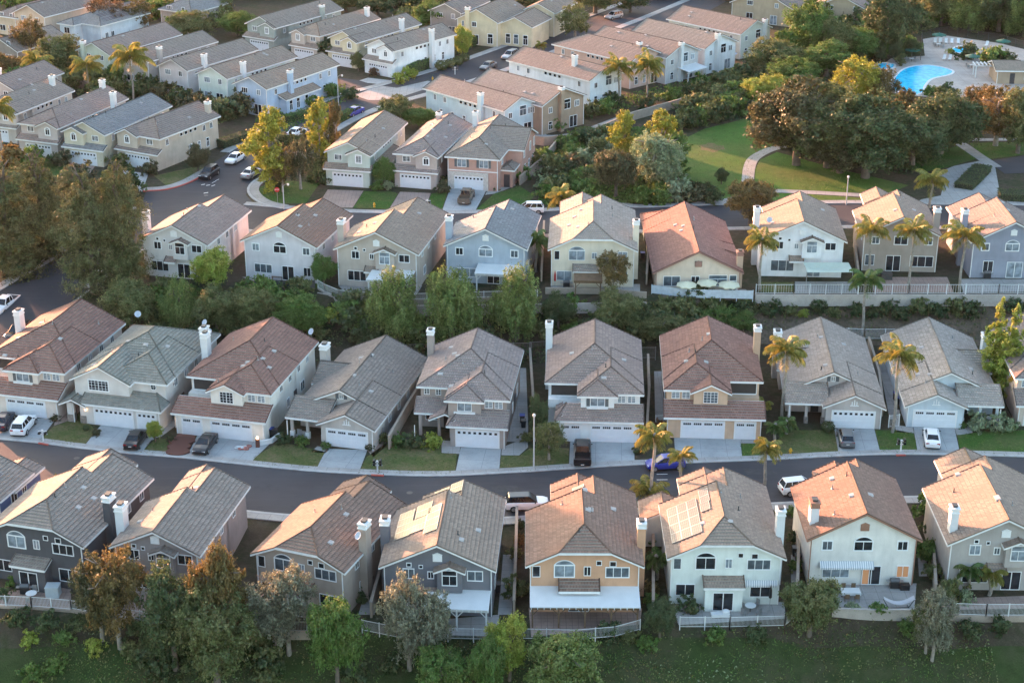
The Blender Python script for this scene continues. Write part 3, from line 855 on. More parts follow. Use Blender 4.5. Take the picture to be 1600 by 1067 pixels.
        return o
    def popout(s, x0, x1, d, ztop, body=True, zb=0):
        if body: s.wbox(x0 + .1, x1 - .1, -d, 0, zb - .3, ztop - .45)
        s.shed(x0 + .15, x1 - .15, -d, .0, ztop - .55, ztop, 'f', .2)
    def bay(s, x0, x1, d, zb, ztop, p=.42, y=0.0):
        """a bay with its own small gable"""
        s.wbox(x0, x1, y - d, y, zb, ztop)
        s.block(x0, x1, y - d, y + 1.6, ztop, 'gg', 'y', p, zb=ztop - .02, oh=.32)
    def chimney(s, x, y, w=.9, d=1.5, zt=9.0, zb=-.3, m=None, cap=.6):
        w *= .9; d *= .78; o = MB(); wm = m or s.wallm
        o.box(-w / 2, w / 2, -d / 2, d / 2, zb, zt - cap)
        c = o.build('chimney', wm, s.root, s.L(x, y, 0))
        k = MB()
        k.box(-w / 2 - .07, w / 2 + .07, -d / 2 - .07, d / 2 + .07, zt - cap, zt - cap + .12)
        k.box(-w / 2 - .01, w / 2 + .01, -d / 2 - .01, d / 2 + .01, zt - cap + .12, zt - .16)
        k.box(-w / 2 - .09, w / 2 + .09, -d / 2 - .09, d / 2 + .09, zt - .16, zt)
        k.build('chimney_cap', s.trim if m is None else s.trim, c)
        fl = MB(); fl.box(-w * .28, w * .28, -d * .26, d * .26, zt - .02, zt + .16); fl.box(-w * .34, w * .34, -d * .32, d * .32, zt + .16, zt + .22)
        fl.build('flue', M['dark_metal'], c)
        return c
    def vent(s, f, x, z, w=.75, h=.75, y=0):
        m = MB(); F, rz = s.face(f)
        m.box(-w / 2, w / 2, -.08, 0, 0, h)
        for i in range(5): m.box(-w / 2 + .06, w / 2 - .06, -.11, -.08, .08 + i * (h - .12) / 5, .08 + i * (h - .12) / 5 + .05)
        q = [(-w / 2 - .05, h), (w / 2 + .05, h), (0, h + .22)]
        m.poly([(a, -.1, b) for a, b in q]); m.poly([(q[1][0], 0, h), (q[1][0], -.1, h), (0, -.1, h + .22), (0, 0, h + .22)][::-1]); m.poly([(q[0][0], 0, h), (q[0][0], -.1, h), (0, -.1, h + .22), (0, 0, h + .22)])
        return m.build('gable_vent', s.trim, s.root, s.L(x, y, z), rz)
    def patio(s, x0, x1, d, zw=2.75, zo=2.35, y=0.0, posts=3, m=None, pm=None, slats=False):
        """a flat lean-to roof over the terrace, with posts"""
        a = s.L(x0, y - d, 0); b = s.L(x1, y, 0); xa, xb = min(a.x, b.x), max(a.x, b.x)
        r = MB(); th = .1
        top = [(xa, y - d, zo), (xb, y - d, zo), (xb, y, zw), (xa, y, zw)]
        r.poly(top); r.poly([(p[0], p[1], p[2] - th) for p in top][::-1])
        for i in range(4):
            p, q = top[i], top[(i + 1) % 4]
            r.poly([(p[0], p[1], p[2] - th), (q[0], q[1], q[2] - th), q, p])
        n = int((xb - xa) / .6)
        for i in range(n + 1):      # rafters
            x = xa + .1 + (xb - xa - .2) * i / n
            r.beam((x, y - d - .15, zo - th - .005), (x, y - .05, zw - th - .005), .06, 0, .12, (1, 0, 0))
        o = r.build('patio_cover', m or M['white_paint'], s.root)
        bm_ = MB(); bm_.box(xa, xb, y - d + .25, y - d + .4, zo - th - .36, zo - th - .135); bm_.build('beam', pm or M['white_paint'], o)
        for i in range(posts):
            x = xa + .25 + (xb - xa - .5) * i / (posts - 1)
            p = MB(); p.box(x - .08, x + .08, y - d + .24, y - d + .41, -.05, zo - th - .37)
            for sg in (-1, 1):
                if xa < x + sg * .6 < xb: p.tube((x, y - d + .33, zo - th - 1.0), (x + sg * .55, y - d + .33, zo - th - .4), .05, .05, 5)
            p.build('post', pm or M['white_paint'], o)
        return o
    def awning(s, x0, x1, z, d=.9, y=0.0):
        m = MB(); n = int((x1 - x0) / .11)
        for i in range(n):
            xa = x0 + (x1 - x0) * i / n; xb = x0 + (x1 - x0) * (i + 1) / n
            A = [s.L(xa, y - .03, z), s.L(xb, y - .03, z), s.L(xb, y - d, z - .45), s.L(xa, y - d, z - .45)]
            B = [A[3], A[2], A[2] - Vector((0, 0, .22)), A[3] - Vector((0, 0, .22))]
            m.poly(A, i % 2); m.poly(B, i % 2)
            m.poly([p - Vector((0, 0, .02)) for p in A][::-1], i % 2)
        return m.build('awning', [surf('awning_white', (.7, .7, .7), .8, .05), surf('awning_grey', (.36, .39, .44), .8, .05)], s.root)
    def shutters(s, f, u, z, w, h, at_=None, c=(.11, .12, .13)):
        if at_ is None: at_ = {'f': 0, 'b': s.D, 'l': 0, 'r': s.W}[f]
        F, rz = s.face(f)
        for sg in (-1, 1):
            x, y = (u + sg * (w / 2 + .24), at_) if f in 'fb' else (at_, u + sg * (w / 2 + .24))
            m = MB(); m.box(-.2, .2, -.05, 0, 0, h)
            for i in range(8): m.box(-.16, .16, -.065, -.05, .08 + i * (h - .1) / 8, .08 + i * (h - .1) / 8 + .05)
            m.build('shutter', surf('shutter_paint', c, .6, .08), s.root, s.L(x, y, z), rz)
    def dish(s, x, y, z, r=.42, az=-30):
        o = MB()
        o.tube((0, 0, 0), (0, 0, .55), .03, .03, 6)
        T = Matrix.Translation((0, 0, .6)) @ Matrix.Rotation(R(az), 4, 'Z') @ Matrix.Rotation(R(55), 4, 'X')
        b = MB(); b.lathe((0, 0, 0), [(0, -.1), (r * .5, -.07), (r * .85, .0), (r, .06), (r * .97, .07), (r * .8, .02), (r * .5, -.05), (0, -.08)], 16)
        k = len(o.v); b.tube((0, -r, .03), (0, 0, r * .9), .02, .02, 5); b.tube((0, 0, r * .85), (0, 0, r * 1.0), .05, .05, 6)
        b.v = [tuple(T @ Vector(p)) for p in b.v]
        d = o.build('satellite_dish', M['grey_metal'], s.root, s.L(x, y, z))
        b.build('dish', surf('dish_grey', (.42, .47, .55), .5, .06), d, smooth=True)
    def solar(s, x, y, nx, ny, pw=1.0, pl=1.65, face=None):
        """one array of panels lying on the roof around local (x, y)"""
        z, n = s.roofz(x, y)
        if z is None: return
        up = (Vector((0, 0, 1)) - n * n.z).normalized(); e = up.cross(n)
        c = s.L(x, y, z) + n * .16
        for i in range(nx):
            for j in range(ny):
                q = c + e * ((i - (nx - 1) / 2) * (pw + .02)) + up * ((j - (ny - 1) / 2) * (pl + .02))
                m = MB(); T = Matrix((( *(e), ), ( *(up), ), ( *(n), ))).transposed().to_4x4(); T.translation = q
                m.box(-pw / 2, pw / 2, -pl / 2, pl / 2, -.04, 0, 1, T)
                for a in range(3):
                    for b in range(5):
                        w_, l_ = (pw - .08) / 3, (pl - .08) / 5
                        x0 = -pw / 2 + .04 + a * w_; y0 = -pl / 2 + .04 + b * l_
                        m.poly([T @ Vector(v) for v in ((x0 + .008, y0 + .008, .003), (x0 + w_ - .008, y0 + .008, .003), (x0 + w_ - .008, y0 + l_ - .008, .003), (x0 + .008, y0 + l_ - .008, .003))], 0)
                s.later.append(('solar_panel', m, [M['solar'], M['grey_metal']]))
    def rvents(s, n, xr=(.15, .85), yr=(.15, .85), c=None):
        """roof vents: some pipes, some low hoods"""
        k = 0; tries = 0
        while k < n and tries < n * 6:
            tries += 1
            x = s.W * s.rnd.uniform(*xr); y = s.D * s.rnd.uniform(*yr)
            z, nn = s.roofz(x, y)
            if z is None or nn is None or nn.z > .999: continue
            q = s.L(x, y, z); m = MB()
            if k % 2:
                m.tube(q - Vector((0, 0, .1)), q + Vector((0, 0, .5)), .06, .06, 7); m.tube(q + Vector((0, 0, .02)), q + Vector((0, 0, .12)), .16, .08, 7)
                mm = M['grey_metal'] if k % 3 else M['dark_metal']
            else:
                up = (Vector((0, 0, 1)) - nn * nn.z).normalized(); e = up.cross(nn)
                T = Matrix((tuple(e), tuple(up), tuple(nn))).transposed().to_4x4(); T.translation = q + nn * .06
                P = [(-.34, -.28, 0), (.34, -.28, 0), (.34, .28, 0), (-.34, .28, 0)]; Q = [(-.22, -.24, .16), (.22, -.24, .16), (.24, .22, .05), (-.24, .22, .05)]
                P = [T @ Vector(v) for v in P]; Q = [T @ Vector(v) for v in Q]
                m.poly(Q)
                for i in range(4): m.poly([P[i], P[(i + 1) % 4], Q[(i + 1) % 4], Q[i]])
                mm = c or surf('vent_paint', (.36, .34, .33), .7, .1)
            s.later.append(('roof_vent', m, mm)); k += 1
    def lamp_on(s, f, u, z, at_=None, lit=True):
        if at_ is None: at_ = {'f': 0, 'b': s.D, 'l': 0, 'r': s.W}[f]
        F, rz = s.face(f); x, y = (u, at_) if f in 'fb' else (at_, u)
        m = MB(); m.box(-.06, .06, -.18, 0, .22, .27); m.box(-.05, .05, -.03, 0, 0, .3)
        o = m.build('wall_lamp', M['dark_metal'], s.root, s.L(x, y, z), rz)
        g = MB(); g.lathe((0, -.12, 0), [(0, 0), (.07, .02), (.09, .2), (0, .215)], 8)
        g.build('lamp_glass', M['lit'] if lit else M['frame'], o)
    def finish(s, vents=4, c2=None):
        w = s.wmb.build('wall', s.wallm, s.root)
        for x in (.06, s.W - .06):      # rainwater pipes
            d = MB(); d.box(x - .045, x + .045, -.10, -.01, .05, getattr(s, 'dph', s.ze) - .15); d.box(x - .06, x + .06, -.11, -.005, 1.6, 1.65); d.build('downpipe', s.trim, w)
        if s.rmb.f:
            r = s.rmb.build('roof', [s.roofm, M['soffit'], s.roofm], s.root)
            s.fmb.build('fascia', s.trim, r)
            if vents: s.rvents(vents)
            for nm, m, mm in s.later: m.build(nm, mm, r)
        return s
m_, nt_, bs_ = nmat('lamp_glow')
bs_.inputs['Emission Color'].default_value = (1, .62, .3, 1); bs_.inputs['Emission Strength'].default_value = 3.0
M['lit'] = m_
m_, nt_, bs_ = nmat('lit_room')
bs_.inputs['Base Color'].default_value = (.26, .16, .10, 1); bs_.inputs['Emission Color'].default_value = (1, .45, .15, 1); bs_.inputs['Emission Strength'].default_value = .035
M['pane_warm'] = m_
M['soffit'] = surf('soffit_paint', (.38, .36, .34), .8, .08, 2)
# ------------------------------------------------------------------ house colours
T_GREY = tile((0.265, 0.218, 0.190), (0.297, 0.245, 0.212))
T_WARM = tile((0.302, 0.230, 0.186), (0.334, 0.255, 0.204))
T_BRWN = tile((.245, .16, .125), (.28, .18, .14))
T_RED = tile((.255, .138, .112), (.305, .168, .135), .35)
T_REDF = tile((.265, .138, .115), (.30, .16, .132))
T_MAUV = tile((.29, .23, .215), (.32, .255, .235), .35)
T_MAUF = tile((0.297, 0.221, 0.196), (0.329, 0.245, 0.214))
T_SLATE = tile((.22, .225, .235), (.26, .265, .275))
T_SILV = tile((0.339, 0.279, 0.244), (0.382, 0.319, 0.277))
T_PINK = tile((.238, .192, .174), (.268, .217, .197))

# ------------------------------------------------------------------ facades seen from behind
def facade_J(h, ground='pop', fr=None):
    W = h.W
    h.win('f', W * .058, 3.95, .78, 1.25, 'single')
    h.win('f', W * .315, 3.9, 2.05, 1.95, 'arch', sur=.05)
    h.win('f', W * .525, 4.1, .70, 1.05, 'slide')
    h.win('f', W * .63, 5.25, .55, .55, 'single', pane='pane')
    h.win('f', W * .80, 3.9, 2.35, 1.2, 'triple', sur=.03)
    h.win('f', W * .758, 5.12, .66, .62, 'single', pane='pane')
    if ground == 'pop':
        h.win('f', W * .14, 1.0, 1.9, 1.3, 'slide', pane='pane')
        h.popout(W * .30, W * .66, 1.3, 3.25)
        h.win('f', W * .475, .08, 2.0, 2.05, 'door', at_=-1.3, name='glass_door', pane='pane')
        h.win('f', W * .83, .85, 2.1, 1.45, 'slide', pane='pane')
    else:
        h.popout(W * .27, W * .63, 1.3, 3.75, body=False)
        h.wbox(W * .29, W * .61, -1.1, 0, 2.6, 3.2)
        h.win('f', W * .45, .08, 2.0, 2.1, 'door', name='glass_door', pane='pane')
        h.win('f', W * .8, .9, 2.2, 1.4, 'slide', pane='pane')
        h.win('f', W * .14, .9, 1.8, 1.4, 'slide', pane='pane')
def facade_G(h, ground=True, vent=True):
    W = h.W
    if vent: h.vent('f', W * .5, 6.0, .9, .75)
    h.win('f', W * .23, 4.0, 1.15, 1.15, 'slide', sur=.03)
    h.win('f', W * .235, 5.28, .52, .5, 'single', pane='pane', sur=.02)
    h.win('f', W * .345, 5.15, .42, .42, 'single', pane='pane')
    h.win('f', W * .435, 4.05, .66, .85, 'slide', sur=.03)
    h.bay(W * .50, W * .73, .7, 3.0, 5.35)
    h.win('f', W * .615, 3.75, 1.5, 1.75, 'transom', at_=-.7, sur=.03)
    h.win('f', W * .845, 3.95, 1.55, 1.15, 'slide', sur=.03)
    h.popout(W * .36, W * .52, .75, 3.1, body=False)
    if ground:
        h.win('f', W * .24, .85, 2.6, 1.45, 'triple', pane='pane')
        h.win('f', W * .62, .08, 1.9, 2.1, 'door', name='glass_door')
        h.win('f', W * .87, .95, 1.4, 1.3, 'slide')
def facade_S(h, ground=1, vent=True, arch=True):
    W = h.W
    if vent: h.vent('f', W * .5, 6.2, .85, .7)
    h.win('f', W * .16, 3.95, 1.15, 1.15, 'slide', sur=.06)
    h.win('f', W * .50, 3.9, 1.95, 1.65 if arch else 1.3, 'arch' if arch else 'slide', sur=.05)
    h.win('f', W * .87, 3.95, 1.15, 1.15, 'slide', sur=.06)
    if ground == 1:
        h.win('f', W * .25, .85, 2.6, 1.3, 'triple')
        h.win('f', W * .60, .06, 1.75, 2.1, 'door', name='glass_door', pane='pane')
        h.win('f', W * .87, .9, 1.1, 1.3, 'slide')
def back_house(label, pl, pr, roof, wall, fac='J', DA=10, DB=14.3, DC=16.5, bx=.2, cx=(.2, .70), z0=BZ, mirror=False, p=.47, ends=None, side=True, c=True, **kw):
    h = House(label, wall, roof, pl, pr, D=DB, z0=z0, mirror=mirror, **kw)
    W = h.W
    e = ends or ('jg' if fac == 'J' else 'gg')
    h.block(0, W, 0, DA, ends=e, p=p, t=.45, pj=.34, skip=('br',))
    h.block(W * bx, W, DA + .83, DB, ends='gg', p=p, skip=('fr', 'fl'))
    h.wbox(W * bx, W, DA - .5, DA + 1, -.4, h.ze)
    if c: h.block(W * cx[0], W * cx[1], DB - 3, DC, ze=h.ze - .03, ends='gg', p=p)
    if side:
        for y in (3.0, 6.5, 10.2):
            h.win('r', y, 3.9, .9, 1.1, 'slide'); h.win('l', y - 1, 3.9, .8, 1.0, 'slide')
        h.win('r', 4.0, 1.0, 1.2, 1.2, 'slide')
    return h

# ------------------------------------------------------------------ bottom row, seen from behind
h = House("dark grey two-storey house with an arched window at the picture's lower left edge", srgb(84, 84, 88), T_GREY, pr=(130.7, 855.5), W=10.6, yaw=-15.5, D=14.3, z0=BZ, mirror=False, seed=3)
h.block(0, h.W, 0, 10, ends='jg', p=.47, t=.45, pj=.34, skip=('br',))
h.block(h.W * .2, h.W, 10.83, 14.3, p=.47, skip=('fr', 'fl')); h.wbox(h.W * .2, h.W, 9, 12, -.4, 5.4); h.block(h.W * .2, h.W * .7, 11.3, 16.8, ze=5.37, p=.47)
facade_J(h)
h.win('r', 9.5, 3.8, 1.1, 1.2, 'slide', pane='pane_curtain'); h.win('r', 12.5, 3.8, .9, 1.2, 'slide')
h.chimney(h.W + .45, 5.2, .9, 1.6, 8.3)
h.finish(8); B1 = h
h = back_house("greige two-storey house behind dark orange-tipped trees, white chimney at its left corner", (170.9, 854.8), (313, 869.2), T_GREY, srgb(150, 142, 140), 'G', DA=8.5, DB=13.9, DC=16, bx=.22, cx=(.22, .6))
facade_G(h); h.chimney(-.5, 3.2, .95, 1.6, 8.2, m=M['white_paint']); h.finish(5); B2 = h
h = back_house("beige house under a brown-red roof, satellite dish on its right chimney", (392, 866), (539.3, 896), T_BRWN, srgb(165, 152, 142), 'J', DB=13.7, DC=16)
facade_J(h, 'pop'); h.chimney(h.W + .4, 4.2, .9, 1.5, 8.6); h.dish(h.W + .2, 3.2, 6.9); h.finish(6); B3 = h
h = back_house("slate grey two-storey house with solar panels, white trim and a small white patio roof", (591.9, 886.8), (774.9, 892.6), T_WARM, srgb(112, 112, 118), 'G', DA=10.3, DB=13.7, bx=.26, c=False)
facade_G(h, ground=False)
W = h.W
h.win('f', W * .3, .08, 1.9, 2.1, 'door', name='glass_door', pane='pane'); h.win('f', W * .8, .85, 1.8, 1.4, 'slide', pane='pane')
h.patio(W * .40, W * .99, 3.0, 2.95, 2.6, posts=3)
h.chimney(-.4, 4.6, .95, 1.5, 8.0)
h.solar(W * .13, 6.4, 4, 1, 1.3, 1.7); h.solar(W * .27, 5.2, 2, 1, 1.3, 1.7); h.solar(W * .30, 8.0, 2, 1, 1.3, 1.7); h.solar(W * .41, 5.4, 4, 1, 1.3, 1.5)
h.solar(W * .42, 12.6, 2, 1, 1.1, 1.7); h.solar(W * .57, 12.9, 2, 1, 1.1, 1.4)
h.finish(4); B4 = h
h = back_house("terracotta-orange stucco house with a long white patio roof across its back", (821.3, 885), (1006.4, 885.7), T_BRWN, srgb(196, 154, 126), 'J', DB=14, DC=16, bx=.25, cx=(.25, .70))
facade_J(h, 'patio'); W = h.W
h.patio(0, W, 3.1, 2.95, 2.5, posts=5, pm=M['wood'])
h.chimney(W + .35, 3.5, .9, 1.4, 8.2); h.solar(W * .48, 13.0, 1, 1, .55, 1.3); h.finish(7); B5 = h
h = back_house("pale mint two-storey house with a broad block of solar panels on its left slope", (1042.5, 873), (1228.5, 873.7), T_WARM, srgb(212, 217, 213), 'J', DA=10.1, DB=14.2, DC=15.9, cx=(.22, .66), bx=.22)
facade_J(h, 'pop'); W = h.W
h.block(-W * .02 - 1.6, W * .2, 11.0, 14.5, ze=3.4, p=.45)
h.chimney(W + .35, 4.2, .9, 1.4, 8.4, m=M['white_paint'])
h.solar(W * .16, 5.2, 4, 3, 1.7, 1.05); h.solar(W * .37, 8.4, 2, 1, 1.3, 1.0); h.solar(W * .36, 6.3, 1, 1, 1.7, 1.0)
h.awning(W * .68, W * .98, 2.75, .25); h.finish(6); B6 = h
h = back_house("white two-storey house with a striped awning and a lit open glass door", (1261.2, 843.8), (1440.8, 844.5), T_BRWN, srgb(218, 214, 208), 'S', DA=10.3, DB=12.2, DC=14, bx=.24, cx=(.27, .62), p=.53, trim=surf('rust_trim', (.30, .16, .11), .7, .1))
facade_S(h, 0, True); W = h.W
h.win('f', W * .26, .85, 2.7, 1.3, 'triple', pane='pane_curtain')
h.win('f', W * .60, .06, 1.85, 2.15, 'door', name='glass_door', pane='pane')
h.win('f', W * .545, .1, .75, 2.05, 'single', off=.08, pane='pane_warm'); h.win('f', W * .895, .9, 1.25, 1.35, 'slide', pane='pane_warm')
h.awning(W * .10, W * .61, 2.75, .6); h.lamp_on('f', W * .47, 1.9, lit=False)
h.chimney(.6, 2.6, .95, 1.6, 8.2, m=M['white_paint']); h.finish(6); B7 = h
h = House("warm grey two-storey house with a small eyebrow roof in the lower right corner", srgb(168, 162, 158), T_WARM, pl=(1480.3, 851.3), W=10.6, yaw=-1, D=14.5, z0=BZ)
h.block(0, h.W, 0, 11, p=.50, skip=('br',)); h.block(h.W * .25, h.W, 11.83, 14.2, p=.50, skip=('fr', 'fl')); h.wbox(h.W * .25, h.W, 10, 12, -.4, 5.4); h.block(h.W * .25, h.W * .75, 11, 17.5, ze=5.37, p=.5)
facade_G(h, False); W = h.W
h.win('f', W * .26, .85, 2.6, 1.3, 'triple', pane='pane'); h.awning(W * .10, W * .42, 2.6, .35)
h.win('f', W * .60, .06, 1.9, 2.1, 'door', name='glass_door', pane='pane'); h.win('f', W * .87, .95, 1.4, 1.3, 'slide')
h.chimney(.5, 1.9, .85, 1.3, 8.4, m=M['white_paint']); h.finish(5); B8 = h
h = House("bright blue house cut by the left edge of the picture", srgb(98, 112, 146), T_GREY, pr=(2, 784), W=9.5, yaw=-15.5, D=5.8, z0=BZ)
h.block(0, h.W, 0, 5.8, p=.38); h.block(h.W * .62, h.W * .98, 3, 8.2, ze=4.9, p=.4)
h.win('r', 2.6, 3.7, 1.2, 1.2, 'slide', pane='pane'); h.win('r', 4.6, 3.8, .9, 1.2, 'slide', pane='pane'); h.solar(h.W * .75, 2.6, 2, 1); h.finish(2); B0 = h

# ------------------------------------------------------------------ third row, seen from behind
h = House("white two-storey house with grey-brown roof, beside the tall pines", srgb(205, 200, 198), T_MAUF, pl=(217, 374.5), pr=(325, 384), D=15, z0=CZ)
h.block(0, h.W, 0, 9, p=.48, skip=('br',)); h.block(h.W * .22, h.W, 9.83, 14.7, p=.48, skip=('fr', 'fl')); h.wbox(h.W * .22, h.W, 8, 11, -.4, 5.4)
facade_G(h); h.chimney(-.35, 2.2, .9, 1.4, 8.6, m=M['white_paint'])
for y in (4, 7, 10): h.win('r', y, 3.9, .9, 1.0, 'slide')
h.finish(5); C1 = h
h = back_house("pale lilac house with a brown-red roof and a bench by its glass door", (375.5, 377), (495.8, 388), T_BRWN, srgb(205, 200, 205), 'S', z0=CZ, DA=9, DB=13.5, bx=.22, cx=(.24, .46), DC=15)
facade_S(h, 1); h.finish(6); C2 = h
h = back_house("sand coloured two-storey house with a bay window and the fence curving round its yard", (521, 389.5), (654.5, 399), T_WARM, srgb(182, 170, 160), 'G', z0=CZ, DA=9, DB=16.6, bx=.24, c=False)
facade_G(h); h.chimney(-.1, 2.6, .95, 1.6, 8.6); h.patio(h.W * .45, h.W * .98, 3.6, 2.9, 2.55, posts=2); h.finish(5); C3 = h
h = back_house("light blue two-storey house with a pale slate roof and large arched window", (693, 384.5), (823.8, 391), T_SLATE, srgb(162, 172, 184), 'S', z0=CZ, DA=9, DB=13.8, bx=.22, c=False)
facade_S(h, 1); h.chimney(-.1, 2.4, .95, 1.5, 8.7); h.patio(h.W * .4, h.W * .95, 3.0, 2.9, 2.6, posts=2); h.finish(6); C4 = h
h = back_house("cream two-storey house with a wooden trellis, pale pink tile slope on its left", (856.3, 390.8), (996.3, 393), T_SILV, srgb(215, 203, 185), 'J', z0=CZ, DA=12.3, DB=16.4, DC=20, cx=(.12, .6))
W = h.W
h.win('f', W * .07, 3.8, .75, 1.3, 'single'); h.win('f', W * .31, 3.75, 2.2, 2.0, 'arch'); h.win('f', W * .52, 4.0, .7, .9, 'slide'); h.win('f', W * .86, 3.8, 1.3, 1.3, 'slide')
h.win('f', W * .16, .8, 2.1, 1.4, 'slide'); h.win('f', W * .86, .8, 1.4, 1.4, 'slide')
h.popout(W * .27, W * .60, 1.4, 3.2); h.patio(W * .28, W * .62, 2.6, 2.6, 2.3, y=-1.3, posts=2, m=M['wood'], pm=M['wood'])
h.chimney(W + .25, 3.6, .9, 1.3, 8.4); h.finish(9); C5 = h
h = House("low single-storey house with a wide brick-red roof, three cream parasols behind", srgb(205, 188, 172), T_REDF, pl=(1020.5, 427), pr=(1161.8, 427), z0=CZ, ze=2.85, D=17, trim=surf('red_trim', (.30, .17, .14), .7, .1))
W = h.W
h.block(0, W, 0, 20.5, ends='gg', p=.50); h.block(W * .0, W * .60, 17, 24, ze=2.8, ends='gh', p=.5)
h.wbox(W * .97, W + .55, 2.0, 5.0, -.3, 2.5)
h.shed(W * .6, W * 1.02, 6.2, 9.5, 3.2, 4.6, 'r', .1)
h.vent('f', W * .5, 3.5, .9, .7); h.win('f', W * .5, 3.6, 1.0, .75, 'slide', frame=M['dark_frame'])
h.win('f', W * .19, .75, 2.3, 1.45, 'slide', pane='pane_mid'); h.win('f', W * .47, .9, 1.15, 1.3, 'slide', pane='pane'); h.win('f', W * .74, .75, 2.5, 1.6, 'transom', pane='pane_mid'); h.win('f', W * .92, .05, 1.0, 2.3, 'transom', name='glass_door', pane='pane_mid')
h.chimney(W + .1, 1.7, .9, 1.2, 5.2, m=stucco(srgb(190, 165, 145))); h.finish(6); C6 = h
h = back_house("white two-storey house with a pale green shade sail over its terrace", (1184, 376), (1323.8, 379), T_WARM, srgb(222, 222, 224), 'G', z0=CZ, DA=9, DB=13.6, bx=.14, c=False)
facade_G(h, False); W = h.W
h.win('f', W * .28, .8, 3.2, 1.6, 'triple', pane='pane_mid'); h.win('f', W * .66, .05, 1.9, 2.1, 'door', name='glass_door'); h.dish(W * .12, 3, 6.6); h.chimney(-.3, 4.8, .9, 1.3, 8.4, m=M['white_paint']); h.finish(4); C7 = h
h = back_house("taupe two-storey house with palms in front and an orange-lit roof", (1346, 368), (1472.5, 371), T_WARM, srgb(158, 148, 140), 'S', z0=CZ, DA=10, DB=13, DC=18, bx=.2, cx=(.2, .55), p=.5)
facade_S(h, 0, False, False); W = h.W
h.win('f', W * .1, .8, 1.3, 1.6, 'slide'); h.win('f', W * .42, .05, 2.0, 2.3, 'door', name='glass_door', pane='pane'); h.win('f', W * .80, .75, 3.2, 1.6, 'triple', pane='pane')
h.chimney(W + .1, 3.6, .95, 1.4, 8.3); h.finish(6); C8 = h
h = House("slate blue two-storey house with an arched window at the right edge", srgb(142, 146, 160), T_PINK, pl=(1517, 379), W=10.8, yaw=-1, D=15.5, z0=CZ)
W = h.W
h.block(0, W, 0, 10, p=.5); h.block(0, W * .75, 6, 14.4, p=.48)
facade_S(h, 0, True); h.win('f', W * .22, .8, 1.4, 1.7, 'slide'); h.win('f', W * .56, .05, 2.2, 2.3, 'door', name='glass_door'); h.win('f', W * .9, .8, 1.4, 1.5, 'slide')
h.chimney(-.2, 5.2, .9, 1.3, 8.2); h.finish(8); C9 = h

# ------------------------------------------------------------------ second row, seen from the street
def front2(label, pr, yaw, W, roof, wall, bump='h', balcony=True, gx=.12, garage=(('s', .26, 2.5), ('d', .70, 4.9)), mirror=False, D=17.8, gr='g', shut=False, z0=0, corner='r', **kw):
    oh = .42
    if corner == 'r': h = House(label, wall, roof, pr=pr, W=W, yaw=yaw, D=D, z0=z0, yf=2.2, mirror=mirror, **kw)
    else: h = House(label, wall, roof, pl=pr, W=W, yaw=yaw, D=D, z0=z0, yf=2.2, mirror=mirror, **kw)
    p = .47
    h.block(0, W, 5, D, ends='hg', p=p)
    h.block(W * .36, W, 2.2, 11, ends='hg', p=p * .985, ze=5.4)
    # bump
    h.block(W * .36, W * .72, 1.5, 6.0, ends='hg' if bump == 'h' else 'gg', p=p, ze=5.36, zb=2.6)
    # garage storey and its roof
    h.wbox(W * gx, W, 0, 6, -.4, 2.95); h.dph = 2.7
    h.shed(W * gx, W, -.05, 2.2, 2.8, 3.95, 'f', .4, hipl=1.3 if gx > 0 else 0)
    if gx > 0: h.shed(W * gx - .02, W * gx + .5, .6, 4.6, 2.8, 3.25, 'l', .3)
    if balcony:
        b = MB()
        for q in ((W * .03, W * .34),):
            a = h.L(q[0], 4.97, 0); c = h.L(q[1], 4.97, 0); x0, x1 = min(a.x, c.x), max(a.x, c.x)
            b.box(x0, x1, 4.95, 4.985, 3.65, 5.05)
        o = b.build('balcony_shade_panel', surf('balcony_shade', (.045, .04, .038), .9, .1), h.root)  # flat dark panel, shade of the balcony recess put into its colour
        f = MB(); f.box(x0 - .05, x1 + .05, 4.86, 4.95, 3.5, 3.66); f.box(x0 - .08, x0, 4.86, 4.95, 3.66, 5.1); f.box(x1, x1 + .08, 4.86, 4.95, 3.66, 5.1); f.build('balcony_rim', h.trim, o)
        h.wbox(0, W * .37, 3.9, 5, 2.5, 3.55)
    else:
        for u in (.07, .2): h.win('f', W * u, 4.2, .65, .85, 'grid', at_=5, pane='pane')
    zt = 4.05
    if bump == 'h':
        h.win('f', W * .54, zt - .15, 1.7, 1.4, 'slide', at_=1.5, pane='pane_curtain')
        sl_ = MB(); a = h.L(W * .54, 1.5, 0); sl_.box(a.x - 1.25, a.x + 1.25, 1.3, 1.5, 3.62, 3.82); sl_.build('window_sill', h.trim, h.root)
        if shut: h.shutters('f', W * .54, zt - .15, 1.7, 1.4, 1.5)
    else:
        h.win('f', W * .54, zt - .15, 1.7, 1.45, 'grid', at_=1.5)
    h.win('f', W * .80, zt + .05, .95, .9, 'grid', at_=2.2, pane='pane_curtain'); h.win('f', W * .91, zt + .05, .95, .9, 'grid', at_=2.2, pane='pane_curtain')
    for kind, u, w in garage: h.garage(W * u, w, 0, 2.15, gr)
    for y in (6, 9, 12, 15):
        h.win('r', y, 3.9, .95, 1.1, 'slide'); h.win('l', y + .8, 3.9, .8, 1.0, 'slide')
    h.win('r', 8, 1.0, .9, 1.2, 'slide'); h.win('r', 13, 1.0, 1.4, 1.3, 'slide'); h.door('r', 10.5)
    return h
h = front2("white two-storey house with salmon roof behind two parked cars at left edge", (101.3, 584.5), -13.8, 11.0, T_RED, srgb(215, 202, 192), 'h', True, gx=.0, garage=(('s', .17, 2.5), ('d', .62, 5.0)), shut=True)
